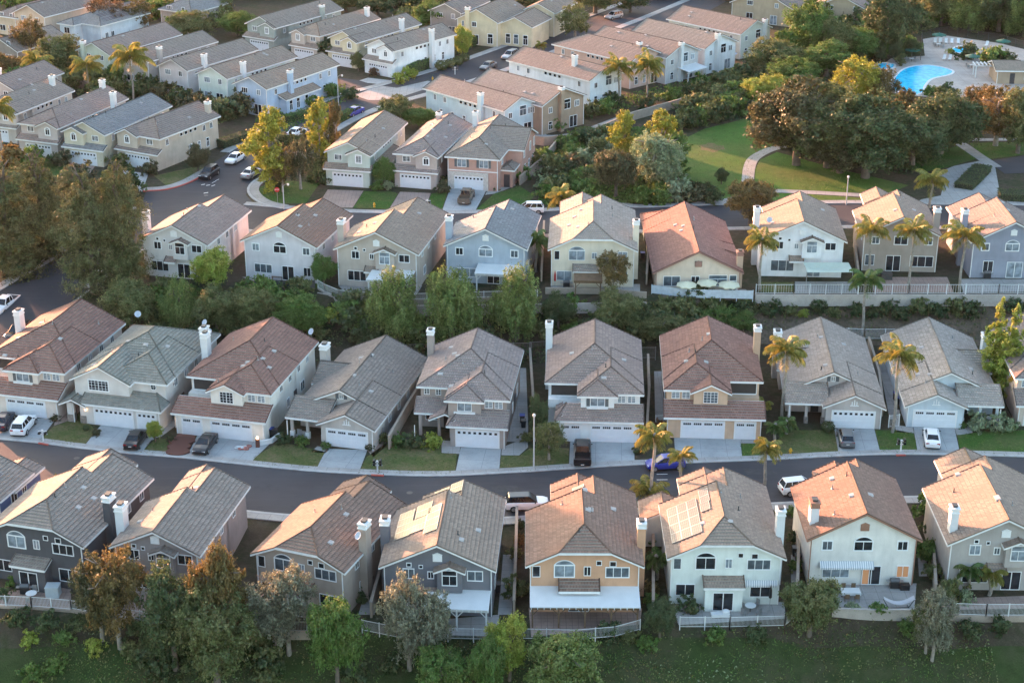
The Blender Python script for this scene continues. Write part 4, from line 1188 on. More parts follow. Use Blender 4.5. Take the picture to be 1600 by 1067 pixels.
h.chimney(-.3, 12.5, .9, 1.5, 8.3, m=M['white_paint']); h.lamp_on('r', 5.2, 1.9); h.finish(8); A1 = h
# grey house with the gabled bay
h = House("pale grey two-storey house with a gabled bay, stone-based porch and silver-green roof", srgb(205, 200, 196), tile((.25, .24, .205), (.285, .27, .235)), pr=(261.3, 602), W=11.2, yaw=-13.7, D=17.5, yf=2.2)
W = h.W
h.block(0, W, 4.5, 17.5, ends='hh', p=.47); h.block(W * .34, W, 2.2, 11, ends='hg', p=.463)
h.block(-.1, W * .62, 1.2, 8, ends='gg', p=.5, ze=5.3, zb=2.6)
h.dph = 2.7; h.wbox(W * .14, W, 0, 6, -.4, 2.95); h.shed(W * .14, W, -.05, 2.2, 2.8, 3.95, 'f', .4, hipr=1.6)
h.block(-W * .1, W * .13, -.1, 4, ze=2.55, ends='gg', p=.45, walls=False)
for x in (-.8, .9):
    h.wbox(x, x + .7, .0, .7, 0, 2.6)
    st = MB(); st.box(x - .06, x + .76, -.06, .76, 0, 1.0); st.build('stone_base', surf('stacked_stone', (.22, .19, .17), .9, .35, 5, .6, 12), h.root)
h.win('f', W * .27, 3.9, 2.7, 1.45, 'grid', at_=1.2, sur=.05, pane='pane'); h.win('f', W * .86, 4.3, .8, .8, 'round', at_=2.2, pane='pane')
h.door('f', .4, 2.6, c=surf('dark_wood_door', (.05, .025, .02), .5, .2)); h.garage(W * .47, 4.9, 0, 2.15, 's'); h.garage(W * .85, 2.3, 0, 2.15, 's')
for y in (5, 8, 11, 14): h.win('r', y, 3.8, 1.0, 1.2, 'slide')
h.door('r', 6.5); h.lamp_on('r', 5.6, 1.9); h.lamp_on('f', W * .15, 1.8); h.lamp_on('r', 4.4, 4.1, lit=False)
h.chimney(W + .4, 13.2, .9, 1.5, 8.2, m=M['white_paint']); h.dish(W * .1, 16.5, 7.0, az=20); h.dish(W * .9, 16.8, 6.6); h.dish(W * 1.0, 15.6, 5.9)
h.finish(7); A2 = h
h = front2("white two-storey house with a deep red barrel-tile roof and round-stepped red path", (423.8, 618.3), -13.5, 11.0, T_RED, srgb(222, 216, 208), 'g', True, gx=.0, garage=(('s', .18, 2.4), ('d', .63, 5.0)))
h.chimney(-.3, 10.5, .9, 1.5, 8.6, m=M['white_paint']); h.dish(W * .98, 17, 6.6); h.finish(9); A3 = h
# single-storey houses
def front1(label, pc, yaw, W, roof, wall, D=20.5, mirror=False, stone=False, chim=14.5, gr='g', ornament=True, corner='r', **kw):
    k = dict(pr=pc) if corner == 'r' else dict(pl=pc)
    h = House(label, wall, roof, W=W, yaw=yaw, D=D, ze=2.85, mirror=mirror, yf=0, oh=.42, **kw, **k)
    p = .46
    h.block(0, W, 4.2, D, ends='gg', p=p); h.block(W * .40, W, 0, 9, ends='gg', p=p * .985)
    h.shed(0, W * .40, 1.0, 4.2, 2.75, 4.0, 'f', .42, hipl=0)
    h.block(-.35, W * .5, 10.5, 16.5, ze=2.9, ends='gg', axis='x', p=.46)
    for x in (.18, W * .2, W * .385):
        h.wbox(x - .16, x + .16, 1.0, 1.32, 0, 2.62, m=0)
        b = MB(); a = h.L(x, 1.16, 0); b.box(a.x - .24, a.x + .24, .92, 1.4, 0, .85)
        b.build('pillar_base', surf('stacked_stone', (.22, .19, .17), .9, .35, 5, .6, 12) if stone else h.trim, h.root)
    fb = MB(); a, c = h.L(0, 0, 0), h.L(W * .4, 0, 0); fb.box(min(a.x, c.x), max(a.x, c.x), .98, 1.16, 2.42, 2.64); fb.build('porch_beam', h.trim, h.root)
    h.win('f', W * .14, .9, 1.7, 1.3, 'slide', at_=4.2, pane='pane_mid'); h.door('f', W * .32, 4.2, c=surf('dark_green_door', (.03, .035, .035), .5, .1))
    h.garage(W * .70, 4.9, 0, 2.15, gr)
    if ornament == 'vent':
        h.win('f', W * .5, 4.15, .55, .65, 'grid', at_=4.2); h.shutters('f', W * .5, 4.15, .55, .65, 4.2)
    orn = MB()
    if ornament:
        a = h.L(W * .70, 0, 0).x
        for dx, hh in ((-.28, .45), (0, .7), (.28, .45)): orn.box(a + dx - .06, a + dx + .06, -.06, -.002, 3.0, 3.0 + hh)
        orn.box(a - .5, a + .5, -.08, -.002, 2.92, 3.0); orn.build('gable_ornament', h.trim, h.root)
    for y in (6, 9.5, 13, 17): h.win('r', y, 1.0, .9, 1.1, 'slide'); h.win('l', y + 1, 1.0, .8, 1.0, 'slide')
    h.chimney(-.55, chim, 1.0, 1.7, 6.3, m=kw.get('chm'))
    return h
h = front1("grey-beige single-storey house with a long dark grey roof and two porch chairs", (586.3, 674), -14.6, 10.6, T_GREY, srgb(186, 178, 172), ornament='vent')
h.finish(8); A4 = h
h = front2("mauve-grey two-storey house with three stepped hip roofs of barrel tile", (797, 627), -6.5, 10.6, T_MAUV, srgb(160, 148, 142), 'h', False, gx=.40, garage=(('d', .70, 4.9),), gr='s', D=16.3)
W = h.W
h.shed(-.1, W * .42, 3.2, 5.0, 2.75, 3.9, 'f', .35); h.block(W * .18, W * .46, 2.0, 5.0, ze=2.6, p=.45, walls=False)
for x in (.1, W * .22, W * .37): h.wbox(x, x + .35, 2.6, 2.95, 0, 2.6)
h.door('f', W * .30, 5.0, c=surf('dark_wood_door', (.05, .025, .02), .5, .2)); h.win('f', W * .12, .9, 1.5, 1.2, 'slide', at_=5)
h.chimney(-.2, 14.2, .85, 1.4, 8.7); h.finish(9); A5 = h
h = front2("white two-storey house with green shutters, a black pickup on its driveway", (1006, 617.5), -2.9, 10.8, T_MAUF, srgb(222, 222, 222), 'h', True, gx=.12, garage=(('s', .25, 2.4), ('d', .70, 4.9)), shut=True)
h.chimney(-.25, 15.0, .9, 1.4, 8.9, m=M['white_paint']); h.finish(5); A6 = h
h = front2("peach two-storey house with a brick-red roof and gable over the garage", (1037.5, 609.5), -2.9, 11.0, T_RED, srgb(198, 170, 146), 'g', True, gx=.0, garage=(('s', .17, 2.3), ('d', .62, 4.9)), mirror=True, corner='l')
h.chimney(-.3, 13.2, .9, 1.4, 9.0); h.finish(6); A7 = h
h = front1("grey single-storey house with stone-footed pillars, a grey hatchback on its drive", (1384.5, 640), -4.4, 10.9, T_SILV, srgb(182, 174, 170), stone=True, gr='s', ornament='vent', D=21)
h.finish(7); A8 = h
h = front1("pale blue single-storey house with its porch to the right, white saloon outside", (1413.8, 635.8), -4.2, 10.9, tile((.335, .295, .26), (.40, .355, .32)), srgb(190, 200, 208), mirror=True, corner='l', D=21)
h.finish(7); A9 = h
h = front2("pinkish two-storey house just entering at the right edge beyond the tall cypress", (1586, 592), -4, 10.8, T_PINK, srgb(200, 185, 175), 'h', False, gx=.0, mirror=True, corner='l')
h.finish(3); A10 = h
# ------------------------------------------------------------------ the upper streets
def up_house(label, pc, yaw, W, D, roof, wall, style='garage', corner='r', bump='r', ends='gg', chim=None, lean=False, z0=CZ, p=.45, arch=True, vents=4, mat_c=None, clere=True, **kw):
    k = dict(pr=pc) if corner == 'r' else dict(pl=pc)
    h = House(label, wall, roof, W=W, yaw=yaw, D=D, z0=z0, **k, **kw)
    h.block(0, W, 0, D, ends=ends, p=p)
    if style == 'garage':
        h.dph = .3; a, b = (.50, 1.0) if bump == 'r' else (0, .5)
        h.block(W * a, W * b, -.7, 4, ends='gg', p=p, ze=5.34, zb=2.7, oh=.32)
        h.wbox(0, W, -1.0, 1, -.4, 2.95)
        h.shed(0, W, -1.0, .0, 2.85, 3.55, 'f', .35)
        h.garage(W * .5, min(4.9, W - 1.0), -1.0, 2.15, 's')
        bx = W * (a + b) / 2; ox = W * (1 - (a + b) / 2)
        h.win('f', bx, 3.85, 1.15, 1.5, 'arch' if arch else 'grid', at_=-.7, sur=.14, pane='pane'); h.win('f', ox, 4.0, 1.3, 1.0, 'grid', at_=0, sur=.03, pane='pane')
    elif style == 'rear':
        h.win('f', W * .3, 3.9, 1.5, 1.1, 'triple', sur=.03); h.win('f', W * .74, 3.9, .95, 1.1, 'slide', sur=.03)
        h.win('f', W * .3, .9, 1.7, 1.3, 'slide'); h.win('f', W * .7, .1, 1.7, 2.1, 'door', name='glass_door')
    elif style == 'gable':
        h.win('f', W * .60, 3.6, 1.7, 1.9, 'transom', sur=.04); h.win('f', W * .83, 3.7, 1.2, 1.2, 'grid', sur=.04); h.win('f', W * .2, 3.6, .9, 1.1, 'slide', sur=.03)
        h.win('f', W * .2, .6, .9, 1.5, 'transom'); h.win('f', W * .75, .1, 1.9, 2.1, 'door', name='glass_door'); h.win('f', W * .45, .6, .9, 1.5, 'transom')
    side = 'l' if style == 'gable' else 'r'
    if clere:
        for i in range(4): h.win(side, D * .36 + i * 1.25, 4.35, .8, .62, 'single', pane='pane')
        for y in (D * .12, D * .75, D * .88): h.win(side, y, 3.7, .8, 1.1, 'slide', sur=.03)
        for y in (D * .5, D * .65, D * .8): h.win(side, y, .8, .85, 1.6, 'transom', sur=.03)
    if lean:
        h.wbox(W, W + 1.7, D * .16, D * .62, -.4, 2.7); h.shed(W, W + 1.7, D * .16, D * .62, 2.75, 3.55, 'r', .3)
        for y in (D * .22, D * .32, D * .44): h.win('r', y, .5, .95, 1.9, 'transom', at_=W + 1.7, pane='pane')
    if chim:
        x, y, zt = chim
        h.chimney(x * W, y, .85, 1.15, zt - .55, m=mat_c, cap=.5)
    h.finish(vents, None)
    return h
WP = M['white_paint']
GRN, BEI, LIL = srgb(188, 198, 184), srgb(196, 186, 172), srgb(190, 180, 176)
# three fronts by the corner
up_house("sage green house with a small round window and pale brick drive on the corner", (582, 243.2), -13.2, 7.3, 19, T_WARM, srgb(186, 196, 188), 'garage', vents=6, lean=True, arch=False)
up_house("mauve house with dark red-brown barrel tiles between the sage and the pink house", (687, 246), -14.5, 7.0, 18.5, T_MAUV, srgb(180, 166, 160), 'garage', ends='hg', vents=9, chim=(.3, 17, 8.3))
h = House("pink house with arched stone garage surround and a bronze pickup outside", srgb(182, 146, 134), T_GREY, pr=(781, 251), yaw=-13, W=8.2, D=18, z0=CZ)
W = h.W
h.block(0, W, 0, 18, ends='hg', p=.47); h.block(W * .6, W + 2.6, 6, 16, ends='gg', axis='x', p=.42); h.block(W, W + 1.8, 2.5, 6, ze=3, ends='hg', p=.4)
for u in (.28, .72): h.win('f', W * u, 3.7, 1.5, 1.3, 'slide', pane='pane_curtain'); h.shutters('f', W * u, 3.7, 1.5, 1.3)
h.garage(W * .42, 4.8, 0, 2.1, 's')
st = MB()
st.box(.0, W * .42 - 2.42, -.16, 0, 0, 2.9); st.box(W * .42 + 2.42, W * .42 + 3.2, -.16, 0, 0, 2.9); st.box(W * .42 - 2.42, W * .42 + 2.42, -.16, 0, 2.28, 2.9); st.build('stone_surround', surf('pale_stone', (.5, .47, .44), .85, .2, 4, .5, 10), h.root)
bl = MB(); bl.box(-.03, W + .03, -.06, 0, 3.05, 3.2); bl.build('string_course', h.trim, h.root)
for y in (3, 7.5, 12, 15): h.win('r', y, 3.6, 1.0, 1.5, 'slide', at_=W if y < 6 else W + 2.6)
for y in (8, 11, 14): h.win('r', y, .5, 1.0, 1.9, 'transom', at_=W + 2.6)
h.door('f', W + .9, 2.5); h.chimney(.4, 16.5, .85, 1.3, 8.3, m=WP); h.finish(6)
# fronts on the far left
up_house("beige house with a stepped red-brown roof by the black parked car", (250, 218.8), -28, 8.4, 15.6, T_PINK, srgb(190, 178, 164), 'garage', 'r', 'l', 'hg', chim=(.85, 14.8, 8.6), lean=False)
up_house("yellow-cream house with a slate blue roof and an arched window under its small gable", (164.5, 212.5), -22, 7.6, 19.5, T_SLATE, srgb(200, 192, 172), 'garage', 'r', 'l', chim=(-.05, 14.5, 8.9), mat_c=WP)
up_house("lilac-grey house with a hipped mauve roof and arched white window surround", (94, 201), -21, 7.8, 20, T_MAUF, srgb(190, 180, 176), 'garage', 'r', 'r', 'hg', chim=(.5, 19.0, 9.3), mat_c=WP)
up_house("pale house with a long grey roof cut by the left edge, palm in front", (29, 178), -21, 8.5, 16, T_GREY, srgb(196, 186, 178), 'garage', 'r', 'r', chim=(.7, 14, 9.0), mat_c=WP)
up_house("small grey-roofed house at the left edge with a white chimney, above the palm", (24, 143), -22, 8, 14, T_MAUF, srgb(180, 172, 168), 'rear', chim=(.3, 3, 8.8), mat_c=WP)
# the five backs above the hedge
up_house("pale green house with a large gable chimney, leftmost of the five backs", (172, 87.5), -30, 8.3, 21, T_MAUF, srgb(196, 200, 184), 'rear', chim=(.22, -.4, 8.0), clere=False)
up_house("grey house half hidden by the orange palm, a stout pale chimney on its right", (232, 98), -31, 7.2, 20, T_GREY, srgb(170, 166, 162), 'rear', chim=(1.05, 3.0, 8.3), lean=True)
up_house("white-lilac house with twin upper windows, second chimney from the right among the five backs", (293.5, 112), -32, 7.2, 20, T_GREY, srgb(200, 194, 196), 'rear', chim=(1.05, 4.5, 8.2), mat_c=WP)
up_house("mint white house next to the light blue one with a brown-grey roof", (356, 124.5), -32, 7.2, 20, T_WARM, srgb(206, 214, 206), 'rear', chim=(1.05, 4.2, 8.3), mat_c=WP, lean=True)
up_house("light blue house with a tall blue chimney and lean-to sunroom along its side", (417.5, 141), -31, 7.4, 21.5, T_WARM, srgb(170, 186, 206), 'rear', chim=(1.07, 6.4, 8.1), lean=True)
# four fronts across the little close
up_house("sage grey house with white framed windows and a wide garage, highest of the close", (432, 45), -33, 8.0, 22, T_GREY, srgb(160, 166, 160), 'garage', 'r', 'r', chim=(1.05, 15, 8.2), arch=False)
up_house("tan house with a red-brown hipped roof half hidden by a dark green tree", (500, 58), -33, 7.0, 20, T_WARM, srgb(190, 178, 168), 'garage', 'r', 'l', 'hg', chim=(.8, 18, 8.6), mat_c=WP, arch=False)
up_house("cream house with grey shutters and an arched window beside the white house", (561, 67.5), -34, 7.4, 20.5, T_GREY, srgb(206, 196, 170), 'garage', 'r', 'r', chim=(1.05, 14, 8.3), mat_c=WP)
h = up_house("bright white house with a tall white chimney and black side door", (617.5, 81), -38, 7.4, 18.5, T_GREY, srgb(226, 230, 232), 'garage', 'r', 'r', chim=(1.1, 10.5, 8.6), mat_c=WP, lean=False)
h.door('r', 7.0); 
# the yellow house and its neighbours along the top
h = House("yellow two-storey house with tall windows behind a long clipped hedge", srgb(206, 194, 166), T_WARM, pr=(779, 37), yaw=-24, W=9.5, D=16, z0=CZ)
W = h.W; h.block(0, W, 0, 15, p=.5); h.block(W - .5, W + 7, 2.2, 12, axis='y', p=.45, ze=4.6)
h.win('f', W * .42, 3.9, 1.2, 1.2, 'slide', sur=.08); h.win('f', W * .45, .1, 1.6, 2.2, 'door', sur=.06); h.win('f', W * .82, .5, 1.4, 2.3, 'transom', sur=.08); h.win('f', W * .14, 3.9, .6, 1.2, 'single')
h.chimney(W * .28, -.45, 1.0, .9, 8.2)
for x in (1.5, 3.4, 5.6): h.win('f', W + x, .5, 1.2, 2.2, 'transom', at_=2.2, sur=.06)
h.finish(2)
h = up_house("yellow house with a white porch, furthest right of the yellow pair", (868, 22), -24, 7.5, 12, T_WARM, srgb(206, 195, 170), 'rear', clere=False, vents=2)
up_house("grey-brown house half seen behind the dark tree along the top edge", (722, 22), -24, 7.5, 14, T_GREY, srgb(150, 146, 142), 'rear', clere=False, vents=2)
up_house("red-tiled house in the far upper left corner with a carport under its corner", (70, 28), -30, 9, 16, T_PINK, srgb(200, 180, 160), 'rear', clere=False, vents=2)
up_house("small red-brown hipped house at the upper left edge", (28, 30), -30, 7, 12, T_PINK, srgb(205, 186, 164), 'rear', ends='hg', clere=False, vents=0, ze=4.2)
h = House("pale blue-grey house with dark solar panels near the upper left corner", srgb(196, 206, 214), T_SLATE, pr=(158, 42), yaw=-30, W=9.5, D=15, z0=CZ, ze=4.6)
h.block(0, h.W, 0, 15, ends='hg', p=.4); h.block(0, 4, -2.5, 4, ends='hg', p=.4); h.win('f', 2, 2.6, 1.6, 1.3, 'slide', at_=-2.5); h.win('r', 1.6, 1.6, 1.0, 1.2, 'slide'); h.win('r', 3.4, 1.6, 1.0, 1.2, 'slide')
h.solar(h.W * .80, 4.2, 4, 2); h.solar(h.W * .78, 8.0, 3, 2); h.finish(3)
up_house("grey house almost hidden behind the green trees at the left, above the palms", (28, 82), -30, 9, 14, T_GREY, srgb(150, 140, 132), 'rear', clere=False, vents=1, ze=3.2)
up_house("grey hipped house behind the rust-red tree, seen as a roof only", (300, 22), -30, 9, 12, T_SLATE, srgb(170, 166, 162), 'rear', ends='hg', clere=False, vents=1, ze=4.0)
up_house("white house on the skyline between two trees at the upper left", (316, -4), -28, 8, 10, T_GREY, srgb(200, 190, 180), 'rear', clere=False, vents=0)
# the row along the park path
def park_house(label, pl, W, D, roof, wall, yaw=43, wing=True, **kw):
    k = dict(style='gable', corner='l', vents=5, p=.42); k.update(kw)
    h = up_house(label, pl, yaw, W, D, roof, wall, **k)
    return h
park_house("pale blue house with a mint chimney on its long side, nearest of the park row", (786.6, 175), 7.6, 21, tile((.23, .198, .182), (.265, .228, .21)), srgb(186, 204, 212), chim=(-.07, 5.5, 8.2))
h = park_house("taupe brown house with a tan gable chimney behind the pale blue one", (846, 167.5), 10.5, 19, tile((.235, .212, .198), (.27, .243, .228)), srgb(160, 142, 124), chim=(.42, -.4, 8.6))
park_house("white house with black shutters, mauve tiles and a white patio roof by the palms", (920.5, 128), 8.6, 22, T_PINK, srgb(222, 226, 230), chim=(.3, 6.5, 9.2), mat_c=WP)
park_house("pinkish house with a wide two-level roof behind the twin palms", (984, 99), 9.4, 21, T_PINK, srgb(200, 170, 156), chim=(.5, 2.0, 8.8), ends='gh')
h = park_house("grey-white house with a patio pavilion and large gable windows above the palms", (1040, 92), 9.6, 21, T_PINK, srgb(196, 192, 190), chim=(.42, -.4, 8.4), mat_c=WP)
h.patio(h.W * .35, h.W * .95, 3.2, 2.9, 2.5, posts=2)
park_house("bright white house with black-framed gable windows and a white chimney", (1101, 78), 9.6, 20, tile((.235, .213, .195), (.275, .25, .228)), srgb(226, 228, 230), chim=(.35, -.4, 8.6), mat_c=WP)
park_house("pale grey-green house with a pinkish red roof, last of the park row", (1157, 55), 9.6, 20, T_PINK, srgb(196, 198, 190), chim=(.78, -.3, 8.0), mat_c=WP)
up_house("long tan house with a pink roof along the top edge, left of the big tree", (1240, 16), -33, 15, 9, T_PINK, srgb(176, 160, 138), 'rear', clere=False, vents=1, ze=4.2)
up_house("tan house with a brown roof along the top edge, right of the big tree", (1362, 20), -22, 13, 9, T_MAUF, srgb(176, 160, 138), 'rear', clere=False, vents=1, ze=4.2)
h = House("low pool house with a plain brown roof at the right edge", srgb(170, 150, 130), T_WARM, pl=(1556, 112), yaw=-3, W=9, D=7, z0=CZ, ze=2.7)
h.block(0, h.W, 0, 7, axis='x', ends='gg', p=.3); h.door('f', 3); h.win('f', 6, .9, 1.4, 1.0, 'slide'); h.finish(1)
# ------------------------------------------------------------------ plants
nr = np.random.default_rng(5)
def leafmat(name, c1, c2, trans=.28, rough=.7):
    m = bpy.data.materials.new(name); m.use_nodes = True
    nt = m.node_tree; nt.nodes.remove(nt.nodes["Principled BSDF"]); out = nt.nodes["Material Output"]
    ge = nt.nodes.new('ShaderNodeNewGeometry')
    col = mix_rgb(nt, ramp(nt, noise(nt, .45, 3), (0, 0, 0), (1, 1, 1), .38, .62), c1, c2)
    col = mix_rgb(nt, 1.0, col, ramp(nt, ge.outputs['Random Per Island'], (.6, .6, .6), (1.4, 1.4, 1.3), 0, 1), 'MULTIPLY')
    d = nt.nodes.new('ShaderNodeBsdfDiffuse'); t = nt.nodes.new('ShaderNodeBsdfTranslucent'); g = nt.nodes.new('ShaderNodeBsdfGlossy')
    g.inputs['Roughness'].default_value = .45; g.inputs['Color'].default_value = (.5, .5, .5, 1)
    nt.links.new(col, d.inputs[0]); nt.links.new(col, t.inputs[0])
    mx = nt.nodes.new('ShaderNodeMixShader'); mx.inputs[0].default_value = trans
    nt.links.new(d.outputs[0], mx.inputs[1]); nt.links.new(t.outputs[0], mx.inputs[2])
    m2 = nt.nodes.new('ShaderNodeMixShader'); m2.inputs[0].default_value = .05
    nt.links.new(mx.outputs[0], m2.inputs[1]); nt.links.new(g.outputs[0], m2.inputs[2])
    nt.links.new(m2.outputs[0], out.inputs[0]); return m
LM = dict(
    dark=leafmat('leaf_dark', (0.058, 0.094, 0.039), (0.098, 0.121, 0.051)),
    olive=leafmat('leaf_olive', (0.117, 0.146, 0.055), (0.166, 0.172, 0.070)),
    green=leafmat('leaf_green', (0.098, 0.179, 0.043), (0.123, 0.182, 0.047)),
    pepper=leafmat('leaf_pepper', (0.134, 0.197, 0.057), (0.182, 0.221, 0.071)),
    lime=leafmat('leaf_lime', (0.236, 0.315, 0.056), (0.315, 0.315, 0.063)),
    yellow=leafmat('leaf_yellow', (0.315, 0.315, 0.047), (0.268, 0.268, 0.047)),
    autumn_sunlit=leafmat('leaf_autumn_sunlit', (.20, .135, .05), (.125, .11, .045)),  # autumn leaves, and low sunlight painted into an otherwise dark crown
    rust=leafmat('leaf_rust', (.20, .11, .065), (.14, .095, .05)),
    silver=leafmat('leaf_silver', (0.213, 0.221, 0.166), (0.205, 0.205, 0.146)),
    sage=leafmat('leaf_sage', (0.268, 0.315, 0.205), (0.205, 0.268, 0.142)),
    pine=leafmat('leaf_pine', (0.101, 0.121, 0.051), (0.152, 0.140, 0.066), .12),
    brown=leafmat('leaf_brown', (.098, .098, .05), (.078, .086, .042)),
    palm=leafmat('leaf_palm_sunlit', (0.205, 0.221, 0.056), (0.315, 0.252, 0.063), .3),  # gold of low sunlight painted into the fronds
    palmg=leafmat('leaf_palm_green', (0.108, 0.186, 0.058), (0.134, 0.173, 0.056), .3),
)
BARK = surf('bark', (.13, .105, .085), .95, .3, 3, .7, 9)
BARKP = surf('bark_pale', (.26, .23, .20), .95, .3, 3, .7, 9)
def leaves_mesh(name, C, N, L, Wd, bend=.15):
    """C centres, N normals, L lengths, Wd widths: one small folded leaf each"""
    n = len(C); r = nr.normal(size=(n, 3)); N = N / np.linalg.norm(N, axis=1, keepdims=True)
    T = np.cross(N, r); T /= np.linalg.norm(T, axis=1, keepdims=True); B = np.cross(N, T)
    L = L[:, None]; Wd = Wd[:, None]
    V = np.empty((n, 4, 3)); V[:, 0] = C - T * L / 2; V[:, 1] = C + B * Wd / 2 - N * L * bend * .3; V[:, 2] = C + T * L / 2 - N * L * bend; V[:, 3] = C - B * Wd / 2 - N * L * bend * .3
    me = bpy.data.meshes.new(name)
    me.vertices.add(n * 4); me.vertices.foreach_set('co', V.reshape(-1))
    me.loops.add(n * 4); me.loops.foreach_set('vertex_index', np.arange(n * 4, dtype=np.int32))
    me.polygons.add(n); me.polygons.foreach_set('loop_start', np.arange(0, n * 4, 4, dtype=np.int32))
    me.update(calc_edges=True); me.validate()
    me.materials.append(LM['green']); return me
def unit(n):
    v = nr.normal(size=(n, 3)); return v / np.linalg.norm(v, axis=1, keepdims=True)
def lobes_crown(name, lobes, n, leaf=(.34, .2), fill=.55, droop=0.0, jit=.7, clump=34, tuft=.13):
    """lobes: (x, y, z, rx, rz); leaves spread through the outer part of every lobe"""
    A = np.array([l[3] * l[4] for l in lobes]); cnt = (n * A / A.sum()).astype(int)
    Cs, Ns = [], []
    for (x, y, z, rx, rz), k in zip(lobes, cnt):
        ns = max(8, k // clump); su = unit(ns); sr = fill + (1 - fill) * nr.random((ns, 1)) ** .6; pick = nr.integers(0, ns, k)
        q = su[pick] * sr[pick] + nr.normal(size=(k, 3)) * tuft; rr = np.linalg.norm(q, axis=1, keepdims=True) + 1e-6; u = q / rr
        rr *= 1 + .10 * np.sin(u[:, :1] * 7 + x * 3) + .10 * np.sin(u[:, 1:2] * 9 + z * 5)
        p = u * rr * np.array([rx, rx, rz]) + np.array([x, y, z])
        if droop > 0:
            p[:, 2] -= droop * nr.random(k) ** 2 * (1 - .4 * u[:, 2])
        Cs.append(p); Ns.append(u + nr.normal(size=(k, 3)) * jit + np.array([0, 0, .25]))
    C = np.concatenate(Cs); N = np.concatenate(Ns); k = len(C)
    return leaves_mesh(name, C, N, leaf[0] * (.6 + .8 * nr.random(k)), leaf[1] * (.6 + .8 * nr.random(k)))
def round_lobes(k, rx, rz, z0, lr=(.38, .6), flat=.75, top=1.0, rs=None):
    rs = rs or rnd; out = [(0, 0, z0, rx * .62, rz * .66)]
    for i in range(k):
        a = 2 * math.pi * (i * .618 + rs.random() * .25); e = rs.uniform(-.9, 1.0) * top
        ce = math.sqrt(max(0, 1 - min(1, e * e)))
        d = rs.uniform(.52, .74); r = rx * rs.uniform(*lr)
        out.append((math.cos(a) * ce * rx * d, math.sin(a) * ce * rx * d, z0 + e * rz * d, r, r * flat))
    return out
def trunk_mesh(name, h, r, spread, k=5, zc=.55, bark=None, lean=.15, seed=1):
    q = random.Random(seed); mb = MB()
    pts = [Vector((0, 0, -.25))]; z = 0
    for i in range(4):
        z = h * zc * (i + 1) / 4; pts.append(Vector((q.uniform(-lean, lean) * (i + 1) / 4, q.uniform(-lean, lean) * (i + 1) / 4, z)))
    mb.path(pts, [r * 1.25, r, r * .85, r * .75, r * .68], 8)
    for i in range(k):
        a = 2 * math.pi * i / k + q.uniform(-.4, .4); d = spread * q.uniform(.5, .85); s = pts[3].lerp(pts[4], q.random())
        m_ = s + Vector((math.cos(a) * d * .45, math.sin(a) * d * .45, h * .18)); e = s + Vector((math.cos(a) * d, math.sin(a) * d, h * q.uniform(.12, .26)))
        mb.path([s, m_, e], [r * .5, r * .32, r * .1], 6)
        f = e.lerp(m_, .5) + Vector((q.uniform(-.8, .8), q.uniform(-.8, .8), h * .07)); mb.path([m_, f], [r * .25, r * .06], 5)
    mb.path([pts[4], pts[4] + Vector((0, 0, h * .2))], [r * .6, r * .12], 6)
    return mb.mesh(name, bark or BARK, True)
# tree kinds: crown and trunk built at a reference height H and crown width Wd
KIND = {}
def reg(kind, crown, trunk, H, Wd): KIND.setdefault(kind, []).append((crown, trunk, H, Wd))
for s in range(4):
    q = random.Random(40 + s)
    reg('oak', lobes_crown('crown', round_lobes(20, 3.6, 3.6, 4.3, (.26, .46), .85, rs=q), 24000, (.22, .14), .5), trunk_mesh('trunk', 8, .26, 3.2, seed=s), 8.2, 7.6)
for s in range(3):
    q = random.Random(60 + s); L = round_lobes(22, 3.5, 3.8, 4.0, (.22, .40), 1.0, rs=q)
    reg('pepper', lobes_crown('crown', L, 18000, (.28, .11), .5, 1.5, .6), trunk_mesh('trunk', 8, .28, 3.0, seed=10 + s), 8.2, 7.6)
for s in range(3):
    q = random.Random(80 + s); L = [(q.uniform(-1.7, 1.7) * (1 - abs(z - .35)), q.uniform(-1.7, 1.7) * (1 - abs(z - .35)), 1.3 + z * 5.9, q.uniform(.6, 1.15), q.uniform(.7, 1.2)) for z in [i / 19 for i in range(20)]]
    reg('ash', lobes_crown('crown', L, 10000, (.26, .16), .35), trunk_mesh('trunk', 8, .16, 1.4, 7, seed=20 + s, bark=BARKP), 8.4, 5.0)
for s in range(3):
    q = random.Random(90 + s); L = round_lobes(24, 3.2, 3.4, 4.2, (.18, .36), .9, rs=q)
    reg('loose', lobes_crown('crown', L, 11000, (.24, .12), .25, .4, .9), trunk_mesh('trunk', 8, .2, 3.0, 8, seed=30 + s, bark=BARKP), 8, 7)
for s in range(3):
    q = random.Random(120 + s); L = []
    for i in range(40):
        z = 1.2 + 10.6 * i / 39; t = (z - 1.2) / 10.6; rad = 3.5 * max(0, 1 - t ** 3.2) ** .5 * (.75 + .25 * math.sin(i * 2.1)) + .3
        a = i * 2.4 + q.random(); d = rad * q.uniform(.35, .65)
        L.append((math.cos(a) * d, math.sin(a) * d, z, max(.5, rad * q.uniform(.42, .62)), max(.5, rad * .36)))
    reg('pine', lobes_crown('crown', L, 30000, (.28, .09), .35, .25, 1.0), trunk_mesh('trunk', 12, .28, 1.5, 6, .8, seed=50 + s), 12.4, 7)
for s in range(2):
    q = random.Random(140 + s); L = []
    for i in range(22):
        z = .6 + 8.2 * i / 21; t = i / 21; rad = 1.15 * max(0, 1 - t ** 2.2) + .25; a = i * 2.4; d = rad * .45
        L.append((math.cos(a) * d, math.sin(a) * d, z, rad * .72, .85))
    reg('cypress', lobes_crown('crown', L, 8000, (.30, .10), .6, 0, .5), trunk_mesh('trunk', 5, .15, .4, 3, seed=70 + s), 9.4, 2.6)
BUSH = []
